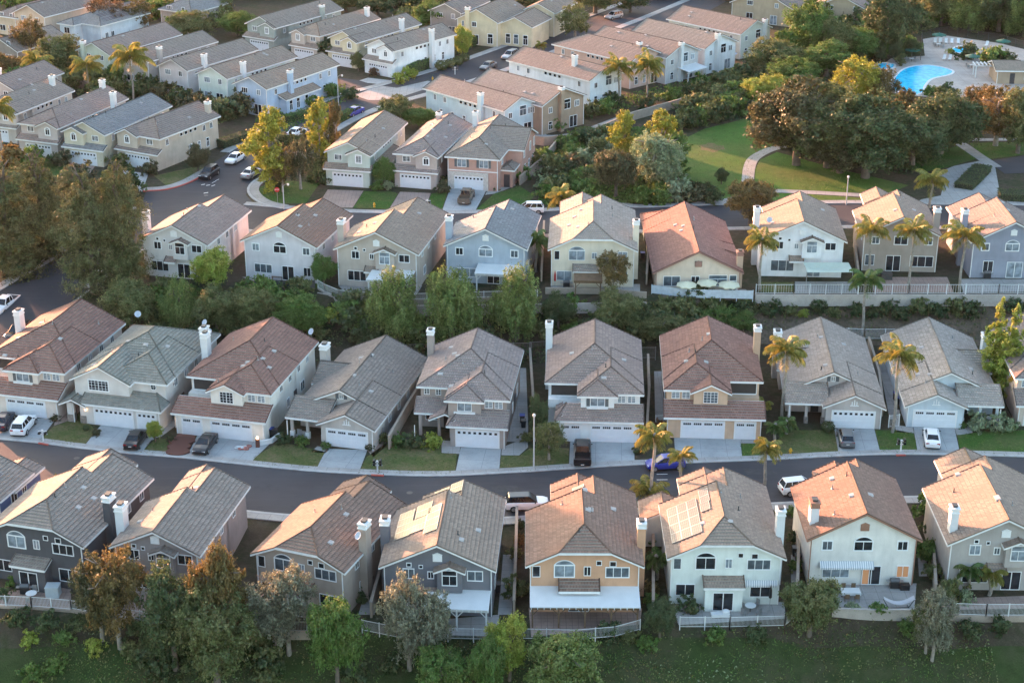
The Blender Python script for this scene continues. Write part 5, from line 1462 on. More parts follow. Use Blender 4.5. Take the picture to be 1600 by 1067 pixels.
for s in range(5):
    q = random.Random(160 + s); BUSH.append(lobes_crown('shrub', [(q.uniform(-.45, .45), q.uniform(-.45, .45), q.uniform(.25, .62), q.uniform(.38, .6), q.uniform(.34, .5)) for i in range(8)], 1500, (.16, .10), .6))
BALL = [lobes_crown('shrub', [(0, 0, .55, .55, .52)], 2600, (.10, .07), .9, 0, .35, 6, .05)]
def hedge_mesh(l, w, h, n):
    mb = []
    k = n; f = nr.random(k); P = np.empty((k, 3)); N = np.zeros((k, 3))
    at_top = f < (w / (w + 2 * h)); sx = (nr.random(k) - .5) * l
    P[:, 0] = sx; P[:, 1] = np.where(at_top, (nr.random(k) - .5) * w, np.sign(nr.random(k) - .5) * w / 2); P[:, 2] = np.where(at_top, h, nr.random(k) * h)
    N[:, 2] = np.where(at_top, 1, .2); N[:, 1] = np.where(at_top, 0, np.sign(P[:, 1]))
    e = nr.random(k) < w / (l + w) * .5; P[e, 0] = np.sign(sx[e]) * l / 2; P[e, 1] = (nr.random(e.sum()) - .5) * w; N[e] = np.stack([np.sign(sx[e]), 0 * sx[e], .2 + 0 * sx[e]], 1)
    P += nr.normal(size=(k, 3)) * .07 + .06 * np.sin(P[:, [1, 2, 0]] * 3.1)
    return leaves_mesh('hedge', P, N + nr.normal(size=(k, 3)) * .45, .2 * (.6 + .8 * nr.random(k)), .13 * (.6 + .8 * nr.random(k)))
def frond_set(n, l, droop, seed, up=.9):
    q = random.Random(seed); Cs, Ns, Ls, Ws = [], [], [], []; mb = MB()
    for i in range(n):
        a = i * 2.399 + q.uniform(-.2, .2); el = up * (1 - i / n) + q.uniform(-.15, .15) - .15; L = l * q.uniform(.85, 1.1)
        p = Vector((0, 0, 0)); d = Vector((math.cos(a) * math.cos(el), math.sin(a) * math.cos(el), math.sin(el))); pts = [p.copy()]
        for k in range(9):
            d = (d + Vector((0, 0, -droop * (.06 + .045 * k)))).normalized(); p = p + d * L / 9; pts.append(p.copy())
        mb.path(pts, [.045 - .004 * k for k in range(10)], 4)
        for k in range(1, 9):
            t = (pts[k + 1] - pts[k]).normalized(); sd = t.cross(Vector((0, 0, 1)))
            if sd.length < .05: sd = Vector((math.sin(a), -math.cos(a), 0))
            sd.normalize()
            for sg in (-1, 1):
                for z in range(4):
                    f = (k + z / 4) / 9; ll = l * .30 * math.sin(math.pi * (.12 + .8 * f)) + .12
                    b = pts[k].lerp(pts[k + 1], z / 4); tip = b + sd * sg * ll * .72 + t * ll * .35 + Vector((0, 0, -ll * q.uniform(.35, .8))); w = Vector((0, 0, .05)) + t * .075
                    mb.poly([b - w * .5, b.lerp(tip, .5) - w + Vector((0, 0, ll * .10)), tip, b.lerp(tip, .5) + w + Vector((0, 0, ll * .10))])
    return mb
PALM = [frond_set(18, 3.3, .72, 3 + s, 1.25).mesh('fronds', LM['palm']) for s in range(4)]
FERN = [frond_set(12, 1.5, .8, 30 + s, 1.2).mesh('fronds', LM['palmg']) for s in range(2)]
def palm_trunk(h):
    mb = MB(); n = 14; q = random.Random(int(h * 10)); pts = []; rs = []
    for i in range(n + 1):
        pts.append(Vector((.12 * math.sin(i * .4), .05 * math.cos(i * .5), -.3 + (h + .3) * i / n))); rs.append((.20 - .06 * i / n) * (1.06 if i % 2 else .97))
    mb.path(pts, rs, 9); mb.sphere(pts[-1], .24, .24, .5, 9, 5)
    return mb.mesh('trunk', BARKP, True)
_pt = {}
def palm(px_, py_, top, label, mat='palm', sc_=1.0, z=None, group='palms', small=False):
    b = gpt(px_, py_) if z is None else at(px_, py_, z); h = max(1.0, rise(b, top) - (.6 if not small else .3))
    if small: h = max(.4, h)
    hk = round(h * 2) / 2
    if hk not in _pt: _pt[hk] = palm_trunk(hk)
    t = thing('palm_tree', label, 'palm tree', b, rnd.uniform(0, 6.28), group)
    link('trunk', _pt[hk], t)
    f = link('fronds', rnd.choice(FERN if small else PALM), t, (.1, 0, hk)); f.scale = (sc_,) * 3; f.rotation_euler = (rnd.uniform(-.16, .16), rnd.uniform(-.16, .16), rnd.uniform(0, 6)); f.scale = (sc_ * rnd.uniform(.9, 1.1), sc_ * rnd.uniform(.9, 1.1), sc_ * rnd.uniform(.85, 1.25))
    f.material_slots[0].link = 'OBJECT'; f.material_slots[0].material = LM[mat]
    return t
def gpt(px_, py_):
    """where the sight line of a pixel meets the ground"""
    z = 2.0
    for i in range(40):
        p = at(px_, py_, z); z = z * .5 + .5 * hgt(p.x, p.y)
    p.z = hgt(p.x, p.y); return p
def rise(b, py_):
    f = R(PITCH) + math.atan((py_ - 533.5) / FOC); return CAMZ - b.y * math.tan(f) - b.z
def pxw(b): return b.y / math.cos(R(PITCH)) / FOC * 1.03   # metres per pixel there, nearly
def tree(kind, px_, base, top, wpx, mat, label, group='trees', z=None, var=None, name='tree'):
    b = gpt(px_, base) if z is None else at(px_, base, z)
    h = rise(b, top); w = wpx * pxw(b)
    V = KIND[kind]; cr, tr, H, Wd = V[rnd.randrange(len(V)) if var is None else var % len(V)]
    t = thing(name, label, 'tree', b, rnd.uniform(0, 6.28), group)
    s = (w / Wd, w / Wd, h / H)
    for nm, me in (('trunk', tr), ('crown', cr)):
        o = link(nm, me, t); o.scale = s
        if nm == 'crown': o.material_slots[0].link = 'OBJECT'; o.material_slots[0].material = LM[mat]
    return t
def shrub(px_, py_, wpx, mat, label, group='garden shrubs', hs=.85, z=None, ball=False, wp=None):
    b = wp if wp is not None else (gpt(px_, py_) if z is None else at(px_, py_, z)); w = wpx * pxw(b)
    o = link('shrub', rnd.choice(BALL if ball else BUSH), None, b, rnd.uniform(0, 6.28)); o.scale = (w / 1.5, w / 1.5, w / 1.2 * hs)
    if ball: o.scale = (w / 1.1, w / 1.1, w / 1.1 * hs)
    o.material_slots[0].link = 'OBJECT'; o.material_slots[0].material = LM[mat]
    return tag(o, label, 'shrub', group)
def hedge(p, q, w, h, mat, label, z=None):
    a = at(*p, CZ if z is None else z); b = at(*q, CZ if z is None else z); l = (b - a).length
    me = hedge_mesh(l, w, h, int(min(9000, l * (w + 2 * h) * 75))); c = (a + b) / 2
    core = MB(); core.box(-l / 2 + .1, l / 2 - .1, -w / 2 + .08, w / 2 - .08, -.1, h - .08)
    o = link('hedge', me, None, c, math.atan2(b.y - a.y, b.x - a.x)); me.materials[0] = LM[mat]
    tag(o, label, 'hedge', 'clipped hedges'); core.build('hedge_shade_core', surf('twig_shade', (.03, .035, .02), .95, .2), o); return o  # solid dark core, the hedge's inner shade put into its colour
ORD = ['first', 'second', 'third', 'fourth', 'fifth', 'sixth', 'seventh', 'eighth', 'ninth', 'tenth', 'eleventh', 'twelfth', 'thirteenth', 'fourteenth', 'fifteenth', 'sixteenth', 'seventeenth', 'eighteenth', 'nineteenth', 'twentieth']
UNDER = []
def shrub_fill(poly, n, mats, w, what, where, group):
    """dense planting nobody could count"""
    f = in_poly(poly); xs = [p[0] for p in poly]; ys = [p[1] for p in poly]; L = []
    while len(L) < n:
        a, b = rnd.uniform(min(xs), max(xs)), rnd.uniform(min(ys), max(ys))
        if f(a, b): L.append((a, b))
    for a, b in L:
        q = gpt(a, b); k = rnd.uniform(*w) * pxw(q); UNDER.append((rnd.randrange(len(BUSH)), q, rnd.uniform(0, 6.28), k / 1.5, k / 1.2 * .85, rnd.choice(mats)))
def in_poly(P):
    def f(x, y):
        c = False
        for i in range(len(P)):
            (a, b), (d, e) = P[i], P[i - 1]
            if (b > y) != (e > y) and x < (d - a) * (y - b) / (e - b) + a: c = not c
        return c
    return f
def shrub_row(pts, what, where, group, z=None):
    """pts (px, py, width, material) from left to right"""
    for i, (a, b, w, m) in enumerate(sorted(pts)):
        shrub(a, b, w, m, f"{what}, {ORD[i]} from the left {where}", group, z=z)
# --- tall pines on the left
PG = 'tall pines by the side street'
tree('pine', 18, 428, 252, 118, 'pine', "tall dark pine at the left edge, west of the side street", PG)
tree('pine', 70, 402, 236, 96, 'pine', "tall pine with orange-lit top, second from the left edge", PG)
tree('pine', 147, 455, 262, 112, 'pine', "broad pine whose lower boughs hang over the side street", PG)
tree('pine', 196, 440, 246, 78, 'pine', "tall narrow pine beside the white house's chimney, right of the other pines", PG)
tree('pine', 120, 330, 262, 56, 'pine', "pine standing behind the other pines near the low driveways", PG)
# --- trees of the bank
BG = 'trees on the bank'
tree('oak', 192, 440, 372, 62, 'olive', "dark olive tree beside the white house at the pines", BG)
tree('oak', 206, 520, 428, 88, 'olive', "olive green round tree, leftmost on the bank behind the salmon roof", BG)
tree('pepper', 282, 515, 425, 72, 'pepper', "pale green feathery tree below the white house's glass doors", BG)
tree('oak', 340, 520, 440, 80, 'olive', "olive tree on the bank above the silver-green roof", BG)
tree('oak', 396, 518, 440, 82, 'olive', "olive tree on the bank above the deep red roof", BG)
tree('oak', 470, 522, 452, 92, 'green', "low spreading green tree below the lilac house's dark fence", BG)
tree('oak', 332, 455, 382, 70, 'lime', "clipped yellow-green tree at the corner of the white house", BG)
tree('oak', 506, 446, 392, 48, 'green', "small round green tree between the lilac and the sand house", BG)
tree('pepper', 622, 532, 402, 104, 'pepper', "feathery pepper tree, leftmost of the three large ones below the sand house", BG)
tree('pepper', 706, 536, 400, 112, 'pepper', "largest pepper tree with a yellow-lit top below the blue house", BG)
tree('pepper', 808, 528, 402, 100, 'pepper', "pepper tree with yellow-lit crown, right of the three large ones", BG)
tree('oak', 872, 512, 452, 58, 'dark', "small dark dense tree below the cream house", BG)
tree('loose', 958, 462, 380, 66, 'autumn_sunlit', "thin orange-brown tree in front of the cream house", BG)
tree('oak', 962, 520, 446, 90, 'olive', "dark olive tree below the wooden trellis", BG)
tree('oak', 1042, 526, 484, 100, 'olive', "wide olive tree below the cream parasols", BG)
tree('oak', 1122, 514, 474, 66, 'green', "green tree at the end of the white fence under the parasols", BG)
tree('oak', 1160, 522, 484, 56, 'green', "small soft green tree by the brick-red roof's chimney", BG)
shrub_row([(1205, 488, 34, 'dark'), (1232, 492, 26, 'olive'), (1256, 494, 18, 'lime'), (1280, 488, 30, 'dark'), (1303, 494, 22, 'olive'), (1336, 492, 28, 'dark'), (1362, 496, 24, 'dark'), (1388, 488, 32, 'dark'), (1412, 498, 30, 'dark'), (1440, 488, 36, 'olive'), (1466, 494, 34, 'dark'), (1494, 488, 36, 'olive'), (1518, 492, 34, 'dark'), (1590, 490, 40, 'dark')], "rounded shrub on the bare bank", "below the retaining wall", 'shrubs on the bare bank')
shrub_row([(240, 528, 44, 'olive'), (300, 530, 40, 'dark'), (368, 528, 44, 'olive'), (432, 524, 40, 'dark'), (515, 500, 36, 'lime'), (545, 512, 44, 'dark'), (580, 520, 40, 'dark'), (660, 538, 50, 'olive'), (760, 536, 46, 'dark'), (850, 524, 40, 'olive'), (920, 522, 44, 'dark'), (1000, 526, 46, 'olive'), (1090, 518, 44, 'dark')], "low shrub under the bank trees", "of the bank", 'low shrubs under the bank trees')
tree('cypress', 1548, 612, 468, 46, 'lime', "left one of the two tall light green cypresses", 'cypresses')
tree('cypress', 1572, 622, 478, 46, 'lime', "right one of the two tall light green cypresses", 'cypresses')
# --- palms
palm(1222, 655, 540, "slender palm left of the stone-footed grey house", sc_=.95)
palm(1394, 676, 548, "bent palm between the grey and the pale blue single-storey house", sc_=1.0)
palm(1018, 792, 676, "tall street palm in front of the blue car", sc_=.78, z=0)
palm(1062, 776, 706, "shorter street palm just right of the blue car", sc_=.6, z=0)
palm(1194, 757, 695, "lone street palm left of the yellow hydrant", sc_=.68, z=0)
palm(1346, 525, 432, "palm rising from the bank in front of the shade sail", 'palmg', .92)
palm(1355, 440, 352, "palm left of the taupe house", sc_=.95)
palm(1420, 452, 352, "palm in the middle of the taupe house's yard", sc_=.95)
palm(1499, 455, 362, "palm between the taupe and the slate blue house", sc_=.98)
palm(1186, 452, 372, "palm beside the white house with the shade sail", sc_=.82)
palm(1453, 325, 275, "palm at the park entrance, above the taupe roof", sc_=.95)
palm(876, 358, 300, "orange-lit palm between the blue and the cream house on the street", sc_=.85)
palm(838, 425, 372, "shaggy palm at the blue house's right corner", 'palmg', .8)
palm(966, 165, 98, "left one of the twin palms by the park row", sc_=1.15)
palm(1010, 168, 98, "right one of the twin palms by the park row", 'palm', 1.15)
palm(62, 148, 92, "orange palm above the lilac roof, leftmost of three", sc_=1.15)
palm(140, 150, 98, "middle one of three orange palms behind the slate roof", sc_=1.2)
palm(209, 158, 86, "tallest of three orange palms, by the grey gable", sc_=1.4)
palm(6, 262, 165, "tall palm on the lawn at the left edge", sc_=1.2)
palm(1012, 800, 762, "small palm at the left of the lettered road", 'palm', .75, z=-.4)
palm(1594, 640, 585, "orange palm at the right edge beside the last house", 'palm', .7, z=0)
for i, (a, b, t, l) in enumerate(((1190, 655, 630, "feathery low palm by the peach house"), (1210, 690, 662, "low palm on the lawn corner, left of the grey house"), (1228, 678, 655, "low palm next to the grey porch"), (845, 85, 68, "low palm in front of the taupe roof"), (1530, 600, 580, "low green palm at the foot of the cypresses"), (1512, 925, 888, "low yellowish palm in the yard under the eyebrow roof"), (1545, 930, 895, "spiky pale palm by the right fence"), (1025, 905, 865, "broad-leaved plant beside the mint house"))):
    palm(a, b, t, l, 'palmg' if i % 3 else 'palm', 1.0 if i < 4 else 1.1, small=True, group='low palms', z=(BZ if b > 800 else None))
# --- street front
tree('loose', 858, 718, 648, 70, 'olive', "small olive tree with a leaning trunk on the lawn by the lamp post", 'garden trees', z=0)
tree('oak', 243, 690, 653, 31, 'lime', "round clipped yellow-green tree beside the dark saloon", 'garden trees', z=0)
tree('oak', 840, 690, 610, 40, 'dark', "dark leafy tree in the gap left of the white shuttered house", 'garden trees', z=0)
for a, b, w, m, l, ba in ((578, 703, 15, 'brown', "clipped dark shrub at the garage corner of the single-storey house", 1), (443, 692, 24, 'dark', "dark rounded shrub left of the porch chairs", 0), (474, 697, 24, 'green', "rounded green shrub in front of the porch chairs", 0), (509, 700, 16, 'green', "small shrub at the left of the long drive", 0),
        (618, 694, 30, 'green', "pale leafy shrub beside the mauve house's lawn", 0), (645, 698, 34, 'dark', "shrub with violet blooms under the mauve house's window", 0), (675, 698, 32, 'lime', "light green shrub at the mauve house's entrance", 0), (1293, 674, 20, 'dark', "clipped dark shrub beside the grey hatchback", 1), (1503, 668, 14, 'green', "small shrub by the blue-grey front door", 0),
        (1530, 672, 40, 'sage', "pale ground-hugging shrub under the right porch", 0), (1565, 672, 40, 'sage', "pale shrub at the end of the right porch", 0), (150, 680, 16, 'brown', "brownish shrub at the stone porch", 0), (135, 672, 10, 'dark', "small potted shrub by the stone porch", 1), (85, 658, 16, 'brown', "low brown shrub by the white garage", 0),
        (1016, 690, 26, 'olive', "low shrub in the bed between the shuttered and the peach house", 0), (1030, 672, 24, 'rust', "reddish shrub between the shuttered and the peach house", 0), (1000, 706, 22, 'dark', "dark shrub at the kerb behind the tall street palm", 0), (992, 668, 22, 'green', "green shrub at the shuttered house's right corner", 0), (1166, 672, 14, 'rust', "small reddish pot shrub at the peach house", 0), (1046, 680, 12, 'dark', "dark pot plant by the peach garage", 1),
        (820, 690, 22, 'olive', "olive shrub behind the side gate", 0), (600, 690, 22, 'olive', "shrub beside the long grey roof's corner", 0), (290, 655, 26, 'olive', "olive shrub in the gap left of the red path", 0), (298, 672, 20, 'dark', "dark shrub at the head of the red path", 0), (268, 690, 14, 'brown', "brown shrub at the edge of the red path", 0)):
    shrub(a, b, w, m, l, 'front garden shrubs', z=0, ball=bool(ba))
# --- bottom trees
FG = 'trees on the lower slope'
tree('loose', 188, 1012, 832, 138, 'autumn_sunlit', "orange-brown tree with an exposed leaning trunk, leftmost on the lower slope", FG)
tree('loose', 160, 1000, 850, 110, 'brown', "brown tree standing close behind the orange-brown one", FG)
tree('oak', 352, 1040, 826, 112, 'autumn_sunlit', "dark tree with a glowing orange top in front of the greige house", FG)  # orange leaf colour stands in for sunlight on this crown
tree('oak', 275, 1045, 868, 130, 'dark', "broad dark tree in front of the greige house's glass door", FG)
tree('oak', 340, 1068, 900, 150, 'olive', "lowest broad dark tree under the orange top", FG)
tree('loose', 452, 1022, 866, 130, 'silver', "grey-leaved tree in front of the beige house's arched window", FG)
tree('loose', 430, 1015, 880, 110, 'silver', "second grey-leaved tree, left and behind its twin", FG)
tree('oak', 528, 1075, 912, 112, 'green', "green tree with a yellow tip in front of the beige house's right corner", FG)
tree('loose', 640, 1046, 878, 128, 'silver', "silver-brown tree in front of the slate grey house", FG)
tree('loose', 665, 1040, 905, 110, 'silver', "silver-brown tree touching the white patio roof", FG)
tree('oak', 796, 1062, 950, 88, 'lime', "bright yellow-green tree at the orange house's left fence", FG)
tree('oak', 880, 1110, 978, 150, 'pepper', "large light green tree at the bottom in front of the orange house", FG)
tree('oak', 690, 1105, 1000, 96, 'green', "green tree at the bottom below the white patio roof", FG)
tree('oak', 760, 1100, 985, 80, 'green', "green tree low at the bottom between two lighter ones", FG)
tree('oak', 1030, 996, 932, 66, 'dark', "dark bushy tree between the orange and the mint house", FG)
tree('oak', 1264, 992, 895, 112, 'olive', "dark olive tree on a thin trunk below the white house's patio", FG)
tree('loose', 1456, 1032, 905, 92, 'silver', "grey-green tree on a pale trunk below the warm grey house", FG)
tree('loose', 1446, 1020, 925, 80, 'olive', "second crown just behind the pale-trunked tree", FG)
for a, b, w, m, l in ((48, 1008, 34, 'lime', "yellow-green round shrub at the lower left"), (104, 1004, 34, 'green', "green round shrub at the lower left, between two brighter ones"), (150, 1018, 34, 'lime', "brightest green shrub at the lower left"), (90, 1045, 40, 'green', "broad shrub at the lower left corner"), (55, 1064, 44, 'green', "shrub in the lowest left corner"), (30, 972, 40, 'dark', "dark shrub under the left fence"), (75, 978, 44, 'dark', "second dark shrub under the left fence"), (125, 985, 40, 'dark', "third dark shrub under the left fence"), (215, 990, 50, 'dark', "dark shrub right of the orange-brown tree's trunk"),
        (950, 998, 44, 'dark', "dark shrub below the curved white fence"), (985, 1000, 30, 'olive', "olive shrub below the curved white fence's end"), (1010, 1012, 36, 'green', "green shrub below the bushy dark tree"), (1375, 958, 30, 'green', "green shrub growing at the white house's low wall"), (1335, 955, 26, 'sage', "pale shrub at the white house's low wall"), (1520, 995, 40, 'dark', "dark shrub under the right fence"), (1560, 985, 36, 'dark', "second dark shrub under the right fence"), (1420, 990, 34, 'green', "green shrub left of the pale trunk"), (1115, 1000, 40, 'green', "low green shrub under the mint house's fence"), (1180, 1000, 40, 'dark', "low dark shrub under the mint house's fence"), (610, 1050, 40, 'dark', "dark shrub at the foot of the silver-brown tree"), (560, 1060, 50, 'dark', "dark shrub low at the bottom left of the silver-brown tree"), (420, 1050, 50, 'dark', "dark shrub at the foot of the grey-leaved tree"), (250, 1060, 50, 'dark', "dark shrub at the bottom under the broad dark tree")):
    shrub(a, b, w, m, l, 'shrubs on the lower slope')
# --- between the bottom houses
GP = 'plants between the bottom houses'
for a, b, w, m, l in ((806, 800, 26, 'green', "light shrub by the white off-roader"), (812, 830, 24, 'dark', "dark shrub in the gap left of the orange house"), (806, 870, 24, 'olive', "olive shrub in the gap left of the orange house"), (804, 930, 40, 'olive', "tall shrub at the orange house's left corner"), (812, 850, 20, 'autumn_sunlit', "orange shrub in the gap by the orange house"), (1018, 820, 26, 'dark', "dark shrub in the gap right of the orange house"), (1022, 850, 28, 'green', "green shrub in the gap right of the orange house"), (1016, 880, 28, 'dark', "tall dark shrub in the gap right of the orange house"), (1012, 930, 30, 'autumn_sunlit', "orange-tinged shrub at the orange house's right corner"), (1022, 945, 28, 'green', "green shrub near the mint house's left corner"), (1240, 815, 30, 'green', "ivy-green shrub behind the mint house's chimney"), (1242, 850, 26, 'dark', "dark shrub in the gap right of the mint house"), (1240, 890, 24, 'green', "green shrub in the gap right of the mint house"),
        (1446, 815, 54, 'green', "large glossy green shrub right of the white house's roof"), (1450, 840, 44, 'dark', "dark shrub right of the white house"), (1446, 872, 44, 'green', "broad-leaved shrub with grey stems right of the white house"), (1462, 905, 34, 'olive', "olive shrub at the warm grey house's left corner"), (1490, 935, 44, 'olive', "loose shrub by the warm grey house's awning"), (1510, 942, 26, 'sage', "pale blue-green shrub by the warm grey house"), (1490, 905, 26, 'green', "small round tree-like shrub at the warm grey house's corner"), (1075, 955, 34, 'dark', "dark low shrub beside the mint house's patio door"), (20, 918, 24, 'green', "green shrub at the dark grey house's window"), (10, 935, 26, 'dark', "dark shrub in the left yard"), (95, 765, 26, 'olive', "shrub by the street behind the dark grey house"), (560, 940, 30, 'dark', "dark shrub in the gap right of the beige house"), (590, 900, 22, 'dark', "dark shrub by the slate grey house's chimney")):
    shrub(a, b, w, m, l, GP, z=BZ, hs=1.1)
# --- around the corner houses
UG = 'trees of the upper street'
tree('ash', 424, 298, 158, 78, 'yellow', "tall yellow-green tree at the street corner", UG)
tree('ash', 500, 252, 150, 48, 'yellow', "slim yellow-green tree beside the white car", UG)
tree('ash', 526, 250, 152, 36, 'autumn_sunlit', "slim brownish tree next to the yellow-green one", UG)
tree('loose', 470, 296, 205, 70, 'brown', "bare-looking brown tree behind the corner tree", UG)
tree('loose', 442, 300, 215, 50, 'autumn_sunlit', "thin brown tree in the corner clump", UG)
tree('oak', 620, 195, 145, 62, 'olive', "round olive tree behind the sage house's roof", UG)
tree('oak', 655, 200, 165, 55, 'green', "green tree behind the mauve house's roof", UG)
tree('oak', 600, 292, 240, 40, 'green', "small green tree between the sage and the mauve house", UG)
tree('oak', 310, 268, 222, 42, 'brown', "dark brown-green round tree by the black parked car", UG)
tree('oak', 722, 92, 34, 34, 'lime', "bright lime tree at the white house's far corner", UG)
tree('loose', 898, 62, 0, 66, 'olive', "loose olive tree beside the yellow house's porch", UG)
tree('oak', 676, 50, -6, 62, 'green', "dark green tree left of the yellow house", UG)
tree('loose', 50, 98, 18, 62, 'autumn_sunlit', "orange tree with two bare stems in the upper left", UG)
tree('oak', 95, 118, 48, 86, 'olive', "yellowish green tree right of the orange tree", UG)
tree('loose', 165, 60, -14, 66, 'rust', "rust-red tree near the top edge", UG)
tree('loose', 215, 52, -12, 72, 'autumn_sunlit', "brown-green open tree right of the rust-red tree", UG)
tree('oak', 296, 60, 14, 84, 'olive', "wide olive tree above the grey roofs", UG)
tree('oak', 372, 56, 14, 58, 'green', "green tree in front of the sage grey house", UG)
tree('oak', 340, 30, -14, 60, 'olive', "olive tree on the top edge", UG)
tree('oak', 10, 130, 78, 50, 'autumn_sunlit', "orange-brown tree at the left edge above the palms", UG)
tree('oak', 515, 96, 55, 40, 'dark', "dark green tree by the tan house's garage", UG)
tree('oak', 560, 112, 78, 26, 'olive', "small olive tree by the cream house's garage", UG)
tree('oak', 590, 26, -10, 60, 'dark', "dark tree on the top edge above the white house", UG)
tree('oak', 540, 20, -16, 60, 'olive', "olive tree on the top edge left of the dark one", UG)
tree('oak', 820, 30, -20, 60, 'dark', "dark tree behind the yellow houses", UG)
tree('oak', 985, 20, -30, 60, 'dark', "dark tree over the top street", UG)
tree('oak', 930, 22, -34, 80, 'olive', "olive tree on the top edge by the silver car", UG)
shrub_row([(15, 262, 50, 'autumn_sunlit'), (55, 262, 46, 'green'), (95, 258, 34, 'brown'), (135, 252, 40, 'autumn_sunlit'), (165, 255, 34, 'olive'), (190, 262, 30, 'olive'), (232, 272, 30, 'brown')], "shrub in the front gardens", "below the slate blue roof", 'front shrubs on the left')
shrub_row([(255, 160, 44, 'brown'), (275, 168, 44, 'dark'), (300, 175, 44, 'brown'), (325, 182, 46, 'brown'), (350, 186, 50, 'dark'), (376, 178, 50, 'brown'), (398, 170, 40, 'dark'), (235, 150, 44, 'dark'), (215, 152, 40, 'dark'), (175, 150, 40, 'olive'), (150, 152, 40, 'olive'), (110, 140, 44, 'olive'), (85, 150, 50, 'olive'), (45, 160, 50, 'olive'), (25, 120, 40, 'olive')], "dense hedge-like shrub", "behind the front row of the far left", 'hedge shrubs on the far left')
shrub_row([(445, 170, 30, 'green'), (480, 166, 26, 'green'), (405, 168, 24, 'olive'), (520, 150, 30, 'green'), (545, 155, 26, 'dark'), (425, 178, 20, 'green')], "shrub beside the light blue house", "of that garden", 'shrubs by the light blue house')
hedge((640, 118), (742, 70), 1.4, 2.0, 'green', "lower part of the long clipped hedge by the white house")
hedge((742, 70), (812, 48), 1.6, 2.2, 'green', "upper part of the long clipped hedge under the yellow house")
hedge((560, 176), (520, 196), 1.2, 1.4, 'green', "short hedge by the blue car")
hedge((345, 232), (385, 218), 2.0, 1.4, 'dark', "dark hedge beside the beige house's side door")
hedge((448, 192), (490, 180), 1.5, 1.3, 'green', "hedge along the pavement under the light blue house")
for a, b, w, l in ((690, 110, 17, "round clipped bush, largest in the row behind the parked saloon"), (716, 102, 15, "round clipped bush, right end of the row behind the parked saloon"), (726, 96, 13, "small round clipped bush farthest up the hedge"), (704, 106, 15, "round clipped bush, in the middle of the row behind the saloon")):
    shrub(a, b, w, 'olive', l, 'clipped round bushes', ball=True)
for a, b, w, m, l in ((625, 130, 22, 'lime', "yellow-green shrub by the white garage"), (640, 122, 24, 'lime', "second yellow-green shrub on the white house's lawn"), (585, 118, 16, 'rust', "reddish low shrub by the cream garage"), (432, 292, 24, 'dark', "dark shrub on the corner lawn"), (590, 296, 20, 'green', "low shrub between sage and mauve houses"), (610, 296, 18, 'sage', "pale flowering shrub left of the mauve garage"), (692, 300, 24, 'brown', "tall dark clipped shrub right of the mauve garage"), (694, 292, 24, 'dark', "dark clipped shrub by the pink house's stone arch"), (770, 296, 20, 'dark', "clipped dark shrub right of the stone arch"), (810, 280, 40, 'green', "green shrub right of the pink house"), (830, 262, 34, 'olive', "ivy shrub on the side wall right of the pink house"), (845, 250, 30, 'green', "shrub further up the side wall by the pink house")):
    shrub(a, b, w, m, l, 'upper street shrubs')
# --- park
KG = 'park trees'
tree('ash', 972, 262, 166, 52, 'yellow', "yellow-green tree, left of the silvery park tree", KG)
tree('ash', 1036, 265, 168, 64, 'yellow', "yellow-green tree behind the silvery park tree", KG)
tree('ash', 1060, 285, 200, 50, 'green', "green tree right of the silvery park tree", KG)
tree('loose', 1024, 302, 192, 98, 'sage', "silvery pale green tree in the park planting", KG, var=1)
tree('oak', 1030, 300, 205, 80, 'sage', "second silvery crown close to the first", KG)
tree('oak', 962, 308, 222, 78, 'brown', "dark reddish brown tree at the street side of the park planting", KG)
tree('oak', 1172, 352, 272, 90, 'autumn_sunlit', "orange tree on the street between the red and the white house", KG)
tree('oak', 1127, 288, 260, 22, 'dark', "small dark tree alone on the park lawn", KG)
tree('oak', 1244, 258, 112, 165, 'brown', "big dark oak with a rusty left side beside the park lawn", KG)
tree('oak', 1292, 262, 120, 150, 'olive', "big dark oak in the middle of the clump", KG)
tree('oak', 1352, 278, 135, 170, 'dark', "big dark oak whose crown reaches lowest over the lawn", KG)
tree('oak', 1312, 270, 150, 150, 'brown', "olive-brown oak in the clump by the lawn", KG)
tree('oak', 1468, 240, 130, 140, 'dark', "dense black-green oak right of the pool", KG)
tree('oak', 1425, 258, 172, 120, 'dark', "dark oak in front of the right end of the clump", KG)
tree('ash', 1406, 225, 132, 60, 'autumn_sunlit', "thin orange birch in front of the pool", KG)
tree('loose', 1340, 185, 75, 100, 'yellow', "orange-yellow tree left of the pool", KG)
tree('loose', 1378, 190, 95, 70, 'autumn_sunlit', "airy orange tree just before the pool water", KG)
tree('loose', 1555, 228, 122, 118, 'autumn_sunlit', "orange-green tree at the right edge below the pool", KG)
tree('oak', 1590, 240, 130, 90, 'olive', "green tree cut by the right edge below the pool", KG)
tree('oak', 1522, 200, 125, 60, 'autumn_sunlit', "brownish low tree below the pool house", KG)
tree('oak', 1262, 92, -8, 88, 'green', "large green tree between the two long tan houses", KG)
tree('oak', 1300, 100, 20, 60, 'olive', "olive tree right of the large green one", KG)
tree('oak', 1385, 88, -28, 98, 'dark', "very dark tree above the pool's left corner", KG)
tree('oak', 1336, 95, 35, 80, 'green', "green tree left of the very dark one", KG)
tree('oak', 1210, 128, 55, 90, 'olive', "olive tree at the end of the park row", KG)
tree('oak', 1290, 120, 60, 100, 'green', "green tree behind the orange-yellow one", KG)
tree('oak', 1240, 150, 85, 90, 'green', "soft green tree above the big oaks", KG)
tree('oak', 1192, 172, 110, 70, 'lime', "yellowish green tree at the head of the park lawn", KG)
